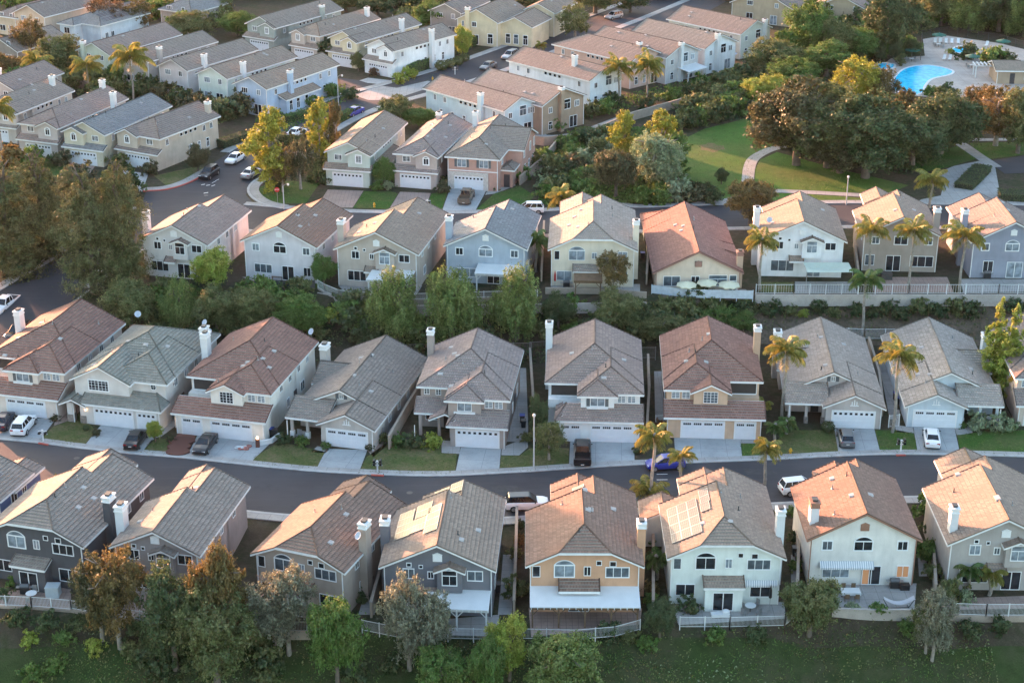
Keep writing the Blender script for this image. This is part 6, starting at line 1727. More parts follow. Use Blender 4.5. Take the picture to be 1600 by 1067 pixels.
for i, (a, b, t, w, m, l) in enumerate(((1470, 40, -30, 80, 'olive', "olive tree on the grassy hill above the pool"), (1515, 48, -30, 90, 'pepper', "grey-green weeping tree on the hill above the pool"), (1560, 50, -40, 90, 'dark', "dark tree on the hill at the upper right"), (1600, 58, -25, 80, 'pepper', "weeping tree at the upper right corner"), (1440, 20, -40, 80, 'dark', "dark tree at the top of the grassy hill"), (1540, 20, -50, 110, 'olive', "tree behind the weeping ones on the hill"))):
    tree('pepper' if m == 'pepper' else 'oak', a, b, t, w, m, l, KG)
tree('ash', 1408, 103, 82, 22, 'olive', "small slim tree left of the sunshade by the pool", KG)
for a, b, t, w, l in ((1400, 98, 62, 26, "dark cone-shaped tree beside the pool fence, left"), (1424, 92, 58, 30, "dark cone-shaped tree beside the pool fence, right"), (1375, 98, 68, 24, "dark rounded tree behind the loungers"), (1345, 100, 68, 24, "dark rounded tree behind the small pool")):
    tree('oak', a, b, t, w, 'dark', l, 'trees by the pool fence')
shrub_row([(885, 190, 40, 'green'), (915, 182, 34, 'dark'), (940, 178, 36, 'green'), (960, 165, 30, 'dark'), (1010, 170, 30, 'dark'), (1045, 160, 34, 'green'), (1075, 150, 30, 'dark'), (1095, 138, 30, 'green'), (1120, 130, 24, 'dark'), (870, 205, 30, 'green'), (1150, 125, 30, 'green'), (850, 198, 24, 'green')], "garden shrub along the park row's wall", "of that wall", 'shrubs along the park row')
shrub_row([(875, 300, 44, 'dark'), (905, 290, 40, 'green'), (850, 312, 34, 'green'), (880, 320, 34, 'olive'), (930, 318, 34, 'green'), (1000, 320, 40, 'green'), (1030, 318, 40, 'green'), (1060, 312, 50, 'sage'), (1090, 316, 44, 'brown'), (1115, 318, 34, 'dark'), (985, 275, 34, 'dark'), (925, 258, 36, 'dark'), (920, 225, 40, 'dark'), (940, 240, 34, 'olive'), (870, 265, 30, 'dark'), (895, 252, 28, 'green')], "shrub in the park planting", "between pink house and lawn", 'shrubs in the park planting')
shrub_row([(1085, 195, 40, 'green'), (1110, 188, 44, 'dark'), (1140, 180, 44, 'green'), (1165, 172, 44, 'dark'), (1060, 200, 34, 'olive'), (1100, 172, 40, 'olive'), (1130, 165, 40, 'dark'), (1155, 155, 40, 'olive'), (1180, 148, 44, 'dark'), (1075, 178, 34, 'dark')], "dense shrub in the thicket", "above the park lawn", 'thicket above the park lawn')
hedge((1505, 296), (1535, 266), 3.0, .9, 'dark', "clipped oval bed in the middle of the entrance drive")
hedge((1560, 310), (1640, 314), 3.0, 1.2, 'dark', "clipped dark hedge right of the entrance drive")
hedge((1010, 302), (1110, 308), 2.4, 1.0, 'sage', "pale clipped hedge at the foot of the silvery tree")
shrub_row([(1510, 92, 34, 'dark'), (1545, 100, 40, 'green'), (1575, 102, 30, 'dark'), (1478, 150, 30, 'dark'), (1455, 150, 24, 'green'), (1485, 84, 12, 'lime'), (1493, 88, 8, 'dark')], "shrub by the pool terrace", "of the terrace", 'shrubs by the pool')
# grass and weeds of the lower slope, ground cover of the bank: too many to count
def scatter(name, n, xr, yr, f, L, W_, mat, keep=None, up=1.0):
    x = nr.uniform(*xr, n); y = nr.uniform(*yr, n)
    if keep is not None:
        k = np.array([keep(a, b) for a, b in zip(x, y)]); x, y = x[k], y[k]
    z = np.array([f(a, b) for a, b in zip(x, y)]); n = len(x)
    C = np.stack([x, y, z + .06 + nr.random(n) * .16], 1); N = nr.normal(size=(n, 3)) + np.array([0, 0, up])
    me = leaves_mesh(name, C, N, L * (.5 + nr.random(n)), W_ * (.5 + nr.random(n))); me.materials[0] = LM[mat]
    return tag(link(name, me), kind='stuff')
pt = lambda x, y: math.sin(x * .35 + 1.3 * math.sin(y * .4)) + math.sin(y * .9 + x * .13) * .7 + math.sin(x * 1.7 + y) * .35
scatter('slope_grass', 22000, (-46, 46), (122, 138.5), hgt, .28, .08, 'green', lambda x, y: y < lerp_tab(YF, x) - .3 and pt(x, y) > -.5, .5)
scatter('slope_weeds', 14000, (-46, 46), (122, 138.5), hgt, .24, .14, 'olive', lambda x, y: y < lerp_tab(YF, x) - .3 and pt(x + 9, y) > .1)
scatter('slope_flowers', 4500, (-46, 46), (124, 137), hgt, .26, .18, 'sage', lambda x, y: y < lerp_tab(YF, x) - .3 and pt(x * .8 + 4, y * 1.1) > 1.0)
scatter('slope_straw', 7000, (-46, 46), (122, 138), hgt, .34, .07, 'autumn_sunlit', lambda x, y: y < lerp_tab(YF, x) - .3 and pt(x * 1.1 - 7, y * .8) > .5, .4)
scatter('bank_ivy', 16000, (-50, 26), (197.5, 208), hgt, .34, .22, 'dark', lambda x, y: lerp_tab(YB, x) < y < lerp_tab(YT, x) and pt(x, y * 1.3) > -.35)
scatter('bank_weeds', 2200, (22, 66), (203.6, 209), hgt, .3, .18, 'olive', lambda x, y: pt(x * 1.5, y * 2) > .2)
def in_poly(P):
    def f(x, y):
        c = False
        for i in range(len(P)):
            (a, b), (d, e) = P[i], P[i - 1]
            if (b > y) != (e > y) and x < (d - a) * (y - b) / (e - b) + a: c = not c
        return c
    return f
for P, n, m in (([(840, 322), (858, 240), (900, 200), (1058, 200), (1062, 316)], 22000, 'green'), ([(1060, 200), (1070, 170), (1190, 120), (1260, 150), (1205, 200), (1165, 186)], 12000, 'dark'), ([(1230, 232), (1420, 276), (1500, 220), (1500, 170), (1300, 150), (1240, 180)], 12000, 'dark'), ([(860, 200), (1100, 140), (1100, 120), (880, 170)], 6000, 'green'), ([(1200, 150), (1370, 110), (1420, 60), (1200, 60)], 9000, 'dark'), ([(0, 240), (0, 120), (240, 110), (420, 170), (340, 195), (120, 140)], 16000, 'olive'), ([(400, 230), (400, 170), (540, 130), (540, 160)], 4000, 'green'), ([(0, 430), (95, 415), (215, 340), (220, 300), (0, 300)], 12000, 'brown')):
    Q = px(P, CZ); xs = [q[0] for q in Q]; ys = [q[1] for q in Q]
    scatter('ground_cover', n, (min(xs), max(xs)), (min(ys), max(ys)), lambda x, y: max(hgt(x, y), 0), .5, .32, m, in_poly(Q))

shrub_fill([(0, 110), (0, 200), (20, 150), (130, 130), (240, 140), (120, 110)], 26, ('olive', 'green', 'brown'), (24, 44), "bushy garden shrub", "in the planting among the orange palms", 'planting among the orange palms')
shrub_fill([(-40, -40), (-40, 2), (560, 2), (560, -40)], 60, ('olive', 'green', 'autumn_sunlit'), (30, 50), '', '', '')
shrub_fill([(560, -40), (560, 2), (1650, 2), (1650, -40)], 80, ('olive', 'green', 'dark'), (30, 50), '', '', '')
shrub_fill([(0, 0), (0, 20), (200, 30), (330, 60), (400, 30), (420, 0)], 26, ('olive', 'green', 'autumn_sunlit'), (24, 44), "bushy shrub", "filling the gardens along the top left edge", 'gardens along the top left edge')
shrub_fill([(1200, 40), (1215, 130), (1300, 130), (1430, 90), (1420, 30), (1330, 30)], 40, ('olive', 'green', 'dark', 'lime'), (28, 52), "bushy green shrub", "in the woodland between tan houses and pool", 'woodland shrubs by the pool')
shrub_fill([(1430, 0), (1440, 50), (1500, 48), (1600, 64), (1600, 0)], 36, ('olive', 'green', 'dark'), (26, 48), "bushy shrub", "on the grassy hill above the pool", 'shrubs on the hill above the pool')
shrub_fill([(1215, 235), (1400, 275), (1440, 262), (1500, 232), (1480, 200), (1260, 200)], 30, ('dark', 'olive', 'brown'), (30, 50), "dark shrub", "in the shade under the big park oaks", 'shrubs under the park oaks')
shrub_fill([(845, 318), (862, 235), (905, 215), (960, 215), (1010, 260), (1058, 300), (1050, 316)], 40, ('green', 'dark', 'olive', 'brown', 'sage'), (22, 44), "mixed shrub", "of the terraced park planting beside the pink house", 'terraced park planting')
shrub_fill([(1075, 168), (1180, 118), (1200, 150), (1190, 180), (1100, 198), (1060, 205)], 34, ('green', 'dark', 'olive'), (24, 44), "leafy shrub", "of the thicket between garden wall and lawn", 'thicket by the garden wall')
shrub_fill([(0, 290), (0, 430), (60, 430), (110, 400), (215, 330), (218, 290)], 34, ('brown', 'dark', 'olive'), (30, 56), "dark undergrowth shrub", "beneath the tall pines", 'undergrowth beneath the pines')
shrub_fill([(205, 455), (205, 530), (600, 540), (600, 480), (490, 460), (300, 450)], 34, ('dark', 'olive', 'green'), (30, 52), "leafy shrub", "on the left half of the wooded bank", 'undergrowth of the wooded bank')
shrub_fill([(860, 480), (860, 530), (1170, 525), (1170, 480)], 24, ('dark', 'olive', 'green'), (28, 48), "leafy shrub", "on the bank under the cream house and the parasols", 'undergrowth below the parasols')
shrub_fill([(440, 225), (500, 218), (512, 285), (480, 300), (440, 290)], 16, ('dark', 'brown', 'olive'), (18, 32), '', '', '')
shrub_fill([(540, 0), (560, 30), (660, 40), (690, 20), (690, 0)], 12, ('dark', 'olive'), (26, 44), "dark shrub", "along the top edge left of the yellow house", 'shrubs left of the yellow house')
shrub_fill([(200, 985), (200, 1067), (420, 1067), (420, 1000)], 18, ('dark', 'olive'), (36, 60), "dark shrub", "beneath the dark trees at the lower left", 'shrubs beneath the dark trees')

def build_under():
    """the dense undergrowth as one object"""
    names = sorted({u[5] for u in UNDER}); V = []; MI = []
    src = []
    for me in BUSH:
        a = np.empty(len(me.vertices) * 3); me.vertices.foreach_get('co', a); src.append(a.reshape(-1, 3))
    for k, q, r, sx, sz, m in UNDER:
        a = src[k]; c, s_ = math.cos(r), math.sin(r)
        V.append(np.stack([(a[:, 0] * c - a[:, 1] * s_) * sx + q.x, (a[:, 0] * s_ + a[:, 1] * c) * sx + q.y, a[:, 2] * sz + q.z], 1)); MI.append(np.full(len(a) // 4, names.index(m)))
    V = np.concatenate(V); MI = np.concatenate(MI).astype(np.int32); n = len(V) // 4
    me = bpy.data.meshes.new('undergrowth'); me.vertices.add(n * 4); me.vertices.foreach_set('co', V.reshape(-1))
    me.loops.add(n * 4); me.loops.foreach_set('vertex_index', np.arange(n * 4, dtype=np.int32)); me.polygons.add(n); me.polygons.foreach_set('loop_start', np.arange(0, n * 4, 4, dtype=np.int32))
    for m in names: me.materials.append(LM[m])
    me.polygons.foreach_set('material_index', MI); me.update(calc_edges=True); tag(link('undergrowth', me), kind='stuff')
build_under()
for P, z_, m_ in LAWNS:
    Q = px(P, z_); xs = [q[0] for q in Q]; ys = [q[1] for q in Q]; f = in_poly(Q); w, h_ = max(xs) - min(xs), max(ys) - min(ys)
    scatter('lawn_tufts', int(min(7000, w * h_ * (14 if z_ < 1 else 6))), (min(xs), max(xs)), (min(ys), max(ys)), lambda x, y: z_ - .04, .22, .07, 'green' if m_ != 'grass_dry' else 'olive', lambda x, y: f(x + rnd.uniform(-.18, .18), y + rnd.uniform(-.25, .25)) and pt(x * 2, y * 2) > -.9, .3)
# ------------------------------------------------------------------ vehicles
def paint(name, c, metal=.0):
    key = ('paint', name)
    if key in _mc: return _mc[key]
    m, nt, bs = nmat(name + '_paint')
    bs.inputs['Base Color'].default_value = (*c, 1); bs.inputs['Roughness'].default_value = .32; bs.inputs['Metallic'].default_value = metal
    bs.inputs['Coat Weight'].default_value = .35; bs.inputs['Coat Roughness'].default_value = .05
    _mc[key] = m; return m
M['car_glass'] = glass('car_glass', (.012, .014, .018), .04)
M['tyre'] = surf('tyre_rubber', (.018, .018, .018), .8, .1, 5)
M['rim'] = surf('wheel_rim', (.38, .38, .39), .35, .05, 5, metal=.7)
M['headlamp'] = surf('headlight_lens', (.7, .72, .75), .15, .02, 5)
M['taillamp'] = surf('tail_light_lens', (.30, .012, .012), .25, .02, 5)
M['plate'] = surf('number_plate', (.65, .65, .62), .5, .02, 5)
def loft(mb, st, m=0):
    """st: rings of equal length"""
    for A, B in zip(st, st[1:]):
        n = len(A)
        for i in range(n):
            j = (i + 1) % n; mb.poly([A[i], A[j], B[j], B[i]], m)
    mb.poly(st[0][::-1], m); mb.poly(st[-1], m)
SPEC = {   # length, width, belt line, roof height, body stations (x, half width k, bottom, top), cabin (x at belt rear, roof rear, roof front, belt front)
    'saloon': (4.8, 1.84, [(-2.4, .80, .42, .78), (-2.25, .94, .26, .98), (-1.5, 1, .22, 1.02), (0, 1, .2, .98), (1.0, 1, .2, .95), (1.8, .98, .22, .86), (2.25, .9, .26, .72), (2.4, .74, .38, .60)], (-1.75, -.95, .35, 1.15), 1.45),
    'coupe': (4.6, 1.86, [(-2.3, .80, .42, .76), (-2.15, .95, .26, .96), (-1.4, 1, .22, 1.0), (0, 1, .2, .93), (1.0, .99, .2, .9), (1.75, .97, .22, .82), (2.15, .9, .26, .68), (2.3, .74, .38, .58)], (-1.9, -.8, .15, .95), 1.34),
    'suv': (4.75, 1.90, [(-2.35, .86, .45, .95), (-2.25, .96, .32, 1.10), (-1.5, 1, .28, 1.12), (0, 1, .26, 1.09), (.95, 1, .26, 1.06), (1.8, .98, .28, 1.0), (2.2, .92, .32, .88), (2.35, .80, .42, .72)], (-2.25, -1.9, .25, 1.1), 1.72),
    'hatch': (4.4, 1.80, [(-2.2, .84, .45, .9), (-2.1, .95, .3, 1.03), (-1.4, 1, .26, 1.05), (0, 1, .24, 1.0), (.9, 1, .24, .97), (1.65, .97, .26, .9), (2.05, .9, .3, .76), (2.2, .76, .4, .64)], (-2.1, -1.55, .3, 1.25), 1.53),
    'pickup': (5.7, 2.0, [(-2.85, .95, .5, 1.08), (-2.8, .98, .42, 1.12), (-1.2, 1, .4, 1.12), (-1.1, 1, .38, 1.16), (1.2, 1, .38, 1.14), (2.3, .98, .4, 1.10), (2.75, .93, .42, .98), (2.85, .86, .5, .8)], (-1.05, -.85, .55, 1.25), 1.86),
}
_cm = {}
def car_meshes(kind):
    if kind in _cm: return _cm[kind]
    L, Wd, st, cab, H = SPEC[kind]; hw = Wd / 2; D = {}
    body = MB(); rings = []
    for x, k, b, t in st:
        w = hw * k; mid = b + (t - b) * .55
        rings.append([Vector(p) for p in ((x, -w * .92, b), (x, -w, mid), (x, -w * .95, t - .06), (x, -w * .84, t), (x, 0, t + .03), (x, w * .84, t), (x, w * .95, t - .06), (x, w, mid), (x, w * .92, b))])
    if kind == 'pickup':      # open bed: body in front of it, three walls around it
        loft(body, rings[3:])
        for s in (-1, 1): body.box(-2.8, -1.1, s * hw * .98 - (.1 if s > 0 else 0), s * hw * .98 + (0 if s > 0 else .1), .42, 1.14)
        body.box(-2.86, -2.78, -hw * .97, hw * .97, .45, 1.12); body.box(-2.8, -1.1, -hw * .9, hw * .9, .5, .66)
        body.box(-2.98, -2.86, -hw * .9, hw * .9, .42, .58)
    else: loft(body, rings)
    r0, r1, r2, r3 = cab; belt = max(t for *_, t in st) - .05
    g = MB(); wl, wt = hw * .86, hw * .68
    g_b = lambda x, w: [Vector((x, -w, belt)), Vector((x, w, belt))]
    P = [(r0, wl * .92, belt), (r1, wt * .95, H - .03), (r2, wt, H - .02), (r3, wl * .95, belt)]
    Lf = [Vector((x, -w, z)) for x, w, z in P]; Rt = [Vector((x, w, z)) for x, w, z in P]
    for i in range(3): g.poly([Lf[i], Rt[i], Rt[i + 1], Lf[i + 1]][::-1])
    g.poly(Lf[::-1]); g.poly(Rt)
    rf = MB()         # painted roof, pillars
    ro = [Vector((r1 - .10, -wt * .97, H - .05)), Vector((r1 - .10, wt * .97, H - .05)), Vector((r2 + .10, wt * 1.0, H - .05)), Vector((r2 + .10, -wt * 1.0, H - .05))]
    rt = [Vector((r1, -wt * .86, H + .02)), Vector((r1, wt * .86, H + .02)), Vector((r2 - .05, wt * .88, H + .03)), Vector((r2 - .05, -wt * .88, H + .03))]
    rf.poly(rt)
    for i in range(4): rf.poly([ro[i], ro[(i + 1) % 4], rt[(i + 1) % 4], rt[i]])
    for s in (Lf, Rt):
        for a, b in ((0, 1), (3, 2)): rf.tube(s[a] + Vector((0, 0, -.02)), s[b], .05, .04, 5)
        for f in ((.36, .36),) if kind in ('saloon', 'coupe', 'pickup') else ((.30, .3), (.62, .62)):
            rf.tube(s[0].lerp(s[3], f[0]), s[1].lerp(s[2], f[1]), .04, .035, 5)
    D['body'] = body.mesh('body', paint('white_car', (.72, .73, .74))); D['window'] = g.mesh('window', M['car_glass']); D['roof_panel'] = rf.mesh('roof_panel', paint('white_car', (.7, .7, .7)))
    wr = .33 if kind in ('saloon', 'coupe', 'hatch') else .38
    t = MB(); t.tube((0, -.11, 0), (0, .11, 0), wr, wr, 16); D['wheel'] = t.mesh('wheel', M['tyre'], False)
    rm = MB(); rm.tube((0, -.12, 0), (0, .12, 0), wr * .62, wr * .62, 14); D['rim'] = rm.mesh('rim', M['rim'])
    xf, xb = L * .5, -L * .5; zf = st[-2][3] - .10; zb = st[1][3] - .16
    hl = MB(); hl.box(-.22, .03, -.2, .2, -.06, .07); D['headlight'] = hl.mesh('headlight', M['headlamp'])
    tl = MB(); tl.box(-.03, .18, -.17, .17, -.08, .09); D['tail_light'] = tl.mesh('tail_light', M['taillamp'])
    pl = MB(); pl.box(-.02, .0, -.18, .18, 0, .11); D['number_plate'] = pl.mesh('number_plate', M['plate'])
    mi = MB(); mi.sphere((0, 0, 0), .09, .11, .08, 8, 5); D['mirror'] = mi.mesh('mirror', M['black'])
    sk = MB(); sk.box(-L * .47, L * .47, -hw * .93, hw * .93, .2, .34); D['sill'] = sk.mesh('sill', M['black'])
    D['dim'] = (L, hw, wr, zf, zb, belt, r3); _cm[kind] = D; return D
def car(kind, p, head, color, label, z=0.0, roofc=None, group='parked cars', cat='car', nm='parked_car', dz=.03):
    """p: pixel of the middle of the car on the ground; head: pixel its nose points to"""
    D = car_meshes(kind); L, hw, wr, zf, zb, belt, r3 = D['dim']
    a = at(*p, z); b = at(*head, z); rz = math.atan2(b.y - a.y, b.x - a.x)
    t = thing(nm, label, cat, (a.x, a.y, z + dz), rz, group)
    def part(n, loc=(0, 0, 0), r=0, mat=None, par=None):
        o = link(n, D[n], par or t, loc, r)
        if mat: o.material_slots[0].link = 'OBJECT'; o.material_slots[0].material = mat
        return o
    part('body', mat=color); part('window'); part('roof_panel', mat=roofc or color); part('sill')
    wx = L * .30
    for x in (wx + .02, -wx - .06):
        for y in (-hw + .10, hw - .10):
            w = part('wheel', (x, y, wr)); part('rim', (0, 0, 0), par=w)
    for s in (-1, 1):
        part('headlight', (L * .5 - .10, s * hw * .60, zf)); part('tail_light', (-L * .5 + .04, s * hw * .66, zb)); part('mirror', (r3 - .25, s * (hw + .05), belt + .05))
    part('number_plate', (-L * .5 - .005 - (.13 if kind == 'pickup' else 0), 0, .62 if kind != 'pickup' else .45))
    return t
WHT, BLK, PUR = paint('white', (.74, .75, .77)), paint('black', (.012, .012, .014)), paint('dark_purple', (.022, .018, .035))
BLU, SIL, GRY, BRZ = paint('blue', (.02, .035, .30)), paint('silver', (.42, .43, .45), .5), paint('grey', (.16, .17, .18), .4), paint('bronze', (.17, .135, .10), .3)
car('saloon', (6, 664), (18, 645), PUR, "dark purple saloon cut by the left edge on the first driveway")
car('suv', (38, 671), (56, 648), WHT, "white coupe-backed car on the driveway under the salmon roof")
car('saloon', (213, 692), (226, 672), BLK, "black saloon on the grey house's driveway beside the round clipped tree")
car('coupe', (321, 700), (304, 722), BLK, "low black coupe on the drive next to the red path")
car('pickup', (910, 714), (910, 694), BLK, "black pickup truck in front of the white house with green shutters", cat='pickup truck', nm='pickup_truck')
car('hatch', (1321, 690), (1316, 670), GRY, "grey hatchback on the drive of the stone-footed grey house")
car('saloon', (1455, 690), (1452, 670), WHT, "white saloon on the pale blue house's drive")
car('hatch', (1039, 731), (1009, 733), BLU, "bright blue hatchback parked at the kerb behind two palms")
car('suv', (823, 794), (850, 793), WHT, "large white off-roader with a dark roof rack, parked on the near street", roofc=BLK)
car('suv', (1250, 769), (1280, 766), WHT, "white compact off-roader on the near street by the white house")
car('pickup', (8, 484), (-30, 512), WHT, "white pickup truck on the steep side street at the left edge", z=2.0, cat='pickup truck', nm='pickup_truck')
car('suv', (30, 526), (0, 545), BLK, "dark off-roader behind the salmon-roofed house's chimney", z=1.0)
car('suv', (166, 436), (190, 418), WHT, "white car half hidden under the broad pine", z=3.9, dz=.15)
car('saloon', (153, 446), (176, 430), SIL, "silver car half hidden under the broad pine, nearer than the white one", z=3.5, dz=.15)
car('pickup', (729, 313), (738, 296), BRZ, "bronze pickup truck on the pink house's driveway", z=CZ, cat='pickup truck', nm='pickup_truck')
car('suv', (826, 333), (806, 333), WHT, "white off-roader on the park street beside the orange-lit palm", z=CZ)
car('suv', (327, 277), (310, 288), BLK, "black off-roader at the kerb beside the beige house", z=CZ)
car('saloon', (368, 253), (350, 263), WHT, "white saloon parked up the street from the black off-roader", z=CZ)
car('saloon', (393, 276), (410, 266), SIL, "silver car half behind the corner tree", z=CZ)
car('saloon', (464, 212), (482, 203), WHT, "white car between the two yellow-green street trees", z=CZ)
car('saloon', (553, 180), (538, 186), BLU, "dark blue saloon by the concrete cross gutter", z=CZ)
car('saloon', (763, 108), (749, 114), GRY, "grey saloon beside the row of round clipped bushes", z=CZ)
car('suv', (797, 92), (785, 97), SIL, "silver car behind the low palms up the hedge street", z=CZ)
car('suv', (959, 30), (940, 34), SIL, "silver off-roader on the top street", z=CZ)
# ------------------------------------------------------------------ street furniture
def lamp(px_, py_, top, z, label, arm=1.0, rz=0.0):
    b = at(px_, py_, z); h = rise(b, top); t = thing('street_lamp', label, 'street lamp', b, rz, 'street lamps')
    m = MB(); m.path([(0, 0, -.1), (0, 0, .6), (0, 0, h - .3)], [.14, .10, .065], 9); m.build('pole', surf('pole_concrete', (.42, .43, .44), .7, .1, 3), t)
    if arm > .1:
        a = MB(); a.path([(0, 0, h - .35), (arm * .5, 0, h), (arm, 0, h + .05)], [.05, .04, .035], 6); a.build('arm', M['grey_metal'], t)
    hd = MB(); x = arm if arm > .1 else 0; hd.lathe((x, 0, h - .05), [(0, -.22), (.14, -.16), (.2, 0), (.13, .16), (0, .22)], 10); hd.build('lamp_head', surf('lamp_lens', (.6, .6, .58), .4, .05), t)
lamp(834, 735, 648, 0, "tall straight lamp post on the lawn near the black pickup", 0)
lamp(444, 327, 288, CZ, "street lamp with a curved arm at the corner by the stop sign", .8)
lamp(1322, 320, 276, CZ, "street lamp at the edge of the park street", 0)
lamp(529, 168, 118, CZ, "street lamp beside the light blue house's end wall", .9)
lamp(1408, 352, 330, CZ, "low lamp between the white and the taupe house", 0)
def hydrant(px_, py_, z, label):
    b = at(px_, py_, z); m = MB(); m.lathe((0, 0, 0), [(.2, 0), (.2, .06), (.12, .08), (.12, .5), (.17, .52), (.17, .58), (.13, .62), (.1, .72), (.03, .78), (0, .79)], 12)
    for s in (-1, 1): m.tube((0, 0, .4), (s * .22, 0, .4), .07, .07, 8)
    m.tube((0, 0, .36), (0, -.24, .36), .08, .08, 8)
    tag(m.build('fire_hydrant', surf('hydrant_yellow', (.55, .30, .02), .5, .1, 4), None, b), label, 'hydrant', 'fire hydrants')
hydrant(1235, 709, 0, "yellow fire hydrant at the kerb by the lone street palm")
hydrant(585, 324, CZ, "yellow fire hydrant on the pavement below the sage house")
hydrant(676, 126, CZ, "yellow fire hydrant by the white corner house's lawn")
def mail(px_, py_, z, n, label):
    b = at(px_, py_, z); t = thing('mailbox_stand', label, 'mailboxes', b, 0, 'mailbox stands')
    m = MB(); m.box(-.08, .08, -.08, .08, 0, 1.5); m.box(-.55, .55, -.06, .06, .95, 1.05); m.box(-.5, .5, -.05, .05, 1.35, 1.42); m.box(-.12, .12, -.12, .12, 1.5, 1.56)
    m.build('post', M['white_paint'], t)
    for i in range(n):
        k = MB(); x = (-.36, .36)[i % 2]; z0 = (1.05, 1.43)[i // 2]
        k.box(x - .14, x + .14, -.28, .24, z0, z0 + .14); k.tube((x, -.28, z0 + .14), (x, .24, z0 + .14), .14, .14, 10); k.build('mailbox', M['black'], t)
mail(590, 739, 0, 4, "white mailbox stand with four black boxes on the long lawn")
mail(68, 690, 0, 2, "mailbox stand with two boxes beside the white coupe-backed car")
mail(1407, 706, 0, 4, "white mailbox stand with black boxes between the grey and pale blue houses")
mail(668, 327, CZ, 2, "mailbox stand at the end of the mauve house's drive")
mail(711, 117, CZ, 4, "white mailbox stand by the clipped hedge")
b = at(434, 319, CZ); t = thing('stop_sign', "red octagonal STOP sign on a thin post at the corner", 'stop sign', b, R(8))
m = MB(); m.tube((0, 0, -.1), (0, 0, 2.6), .035, .035, 6); m.build('post', M['grey_metal'], t)
m = MB(); P = [(.42 * math.cos(R(22.5 + 45 * i)), .42 * math.sin(R(22.5 + 45 * i))) for i in range(8)]
F_ = [(x, -.05, 2.35 + y) for x, y in P]; B_ = [(x, -.035, 2.35 + y) for x, y in P]; m.poly(F_); m.poly(B_[::-1])
for i in range(8): m.poly([F_[i], B_[i], B_[(i + 1) % 8], F_[(i + 1) % 8]])
sg = m.build('sign_plate', surf('sign_red', (.42, .02, .02), .5, .05), t)
fc = bpy.data.curves.new('lettering', 'FONT'); fc.body = 'STOP'; fc.size = .3; fc.align_x = 'CENTER'; fc.align_y = 'CENTER'; fc.extrude = .004
fo = bpy.data.objects.new('lettering', fc); fc.materials.append(M['paint']); COL.objects.link(fo)
bpy.context.view_layer.update(); me_ = bpy.data.meshes.new_from_object(fo.evaluated_get(bpy.context.evaluated_depsgraph_get())); bpy.data.objects.remove(fo)
fo = bpy.data.objects.new('lettering', me_); fo.location = (0, -.056, 2.35); fo.rotation_euler = (R(90), 0, 0); fo.parent = sg; COL.objects.link(fo)
def bin_(px_, py_, z, lid, label, rz=0):
    b = at(px_, py_, z); t = thing('wheelie_bin', label, 'bin', b, rz, 'wheelie bins')
    m = MB()
    A = [Vector(p) for p in ((-.24, -.26, .08), (.24, -.26, .08), (.24, .26, .08), (-.24, .26, .08))]; B = [Vector(p) for p in ((-.3, -.34, 1.0), (.3, -.34, 1.0), (.3, .34, 1.0), (-.3, .34, 1.0))]
    loft(m, [A, B]); m.tube((-.26, .26, .1), (.26, .26, .1), .1, .1, 8); m.build('bin_body', M['black'], t)
    l = MB(); l.box(-.32, .32, -.37, .38, 1.0, 1.06); l.build('lid', lid, t)
LB, LK, LG = surf('lid_blue', (.03, .06, .28), .5, .08), M['black'], surf('lid_grey', (.08, .085, .09), .5, .08)
for a in ((425, 681, 0, LB, "blue-lidded bin beside the deep red house's garage"), (430, 683, 0, LK, "black bin next to the blue-lidded one by the deep red house"), (816, 660, 0, LB, "blue-lidded bin behind the mauve house's side gate"), (818, 668, 0, LK, "black bin in front of the blue-lidded one at the mauve house"), (1399, 625, 0, LB, "blue bin in the passage left of the pale blue house"), (1403, 632, 0, LB, "second blue bin in the passage left of the pale blue house"), (575, 905, BZ, LB, "blue-lidded bin in the passage right of the beige house"), (579, 915, BZ, LK, "black bin in the passage right of the beige house"), (1242, 868, BZ, LG, "grey bin in the passage left of the white house"), (1246, 880, BZ, LK, "black bin in the passage left of the white house"), (1004, 405, CZ, LB, "blue-topped bin beside the cream house"), (778, 925, BZ, LK, "black bin at the slate grey house's right wall")):
    bin_(*a)
# ------------------------------------------------------------------ fences and walls
def fence(pts, h, label, z=None, mat=None, wall=0.0, wm=None, step=2.4, gap=.14, cat='fence', grp='metal fences', zs=None, solid=False):
    """pts: pixel polyline on the level z; wall: height of a masonry base below the bars"""
    W_ = [at(a, b, CZ if z is None else z) for a, b in pts]; o = W_[0]
    t = thing('fence', label, cat, o, 0, grp); pm = MB(); bars = MB(); mt = mat or M['white_paint']
    for a, b in zip(W_, W_[1:]):
        a, b = a - o, b - o; d = b - a; l = d.length; u = d / l; nrm = Vector((-u.y, u.x, 0))
        n = max(1, int(round(l / step)))
        for i in range(n + 1):
            p = a + d * (i / n); m = MB(); m.box(p.x - .045, p.x + .045, p.y - .045, p.y + .045, wall - .3 if wall == 0 else wall - .02, h + .05); m.build('post', mt, t)
        for zz in (wall + .12, h - .04): bars.beam(a + Vector((0, 0, zz)) - nrm * .02, b + Vector((0, 0, zz)) - nrm * .02, .035, .022, .022, nrm)
        if solid: bars.beam(a + Vector((0, 0, wall + .1)) - nrm * .01, b + Vector((0, 0, wall + .1)) - nrm * .01, .02, h - wall - .12, 0, nrm)
        k = int(l / gap)
        for i in range(1, k if not solid else 0):
            p = a + d * (i / k); bars.box(p.x - .01, p.x + .01, p.y - .01, p.y + .01, wall + .1, h)
        if wall > 0: pm.beam(a - nrm * .1, b - nrm * .1, .2, wall, .6, nrm)
    bars.build('bars', mt, t)
    if wall > 0: pm.build('base_wall', wm or M['block'], t)
    return t
M['block'] = surf('block_wall', (.33, .27, .22), .9, .18, 1.2, .5, 6, fine=.3)
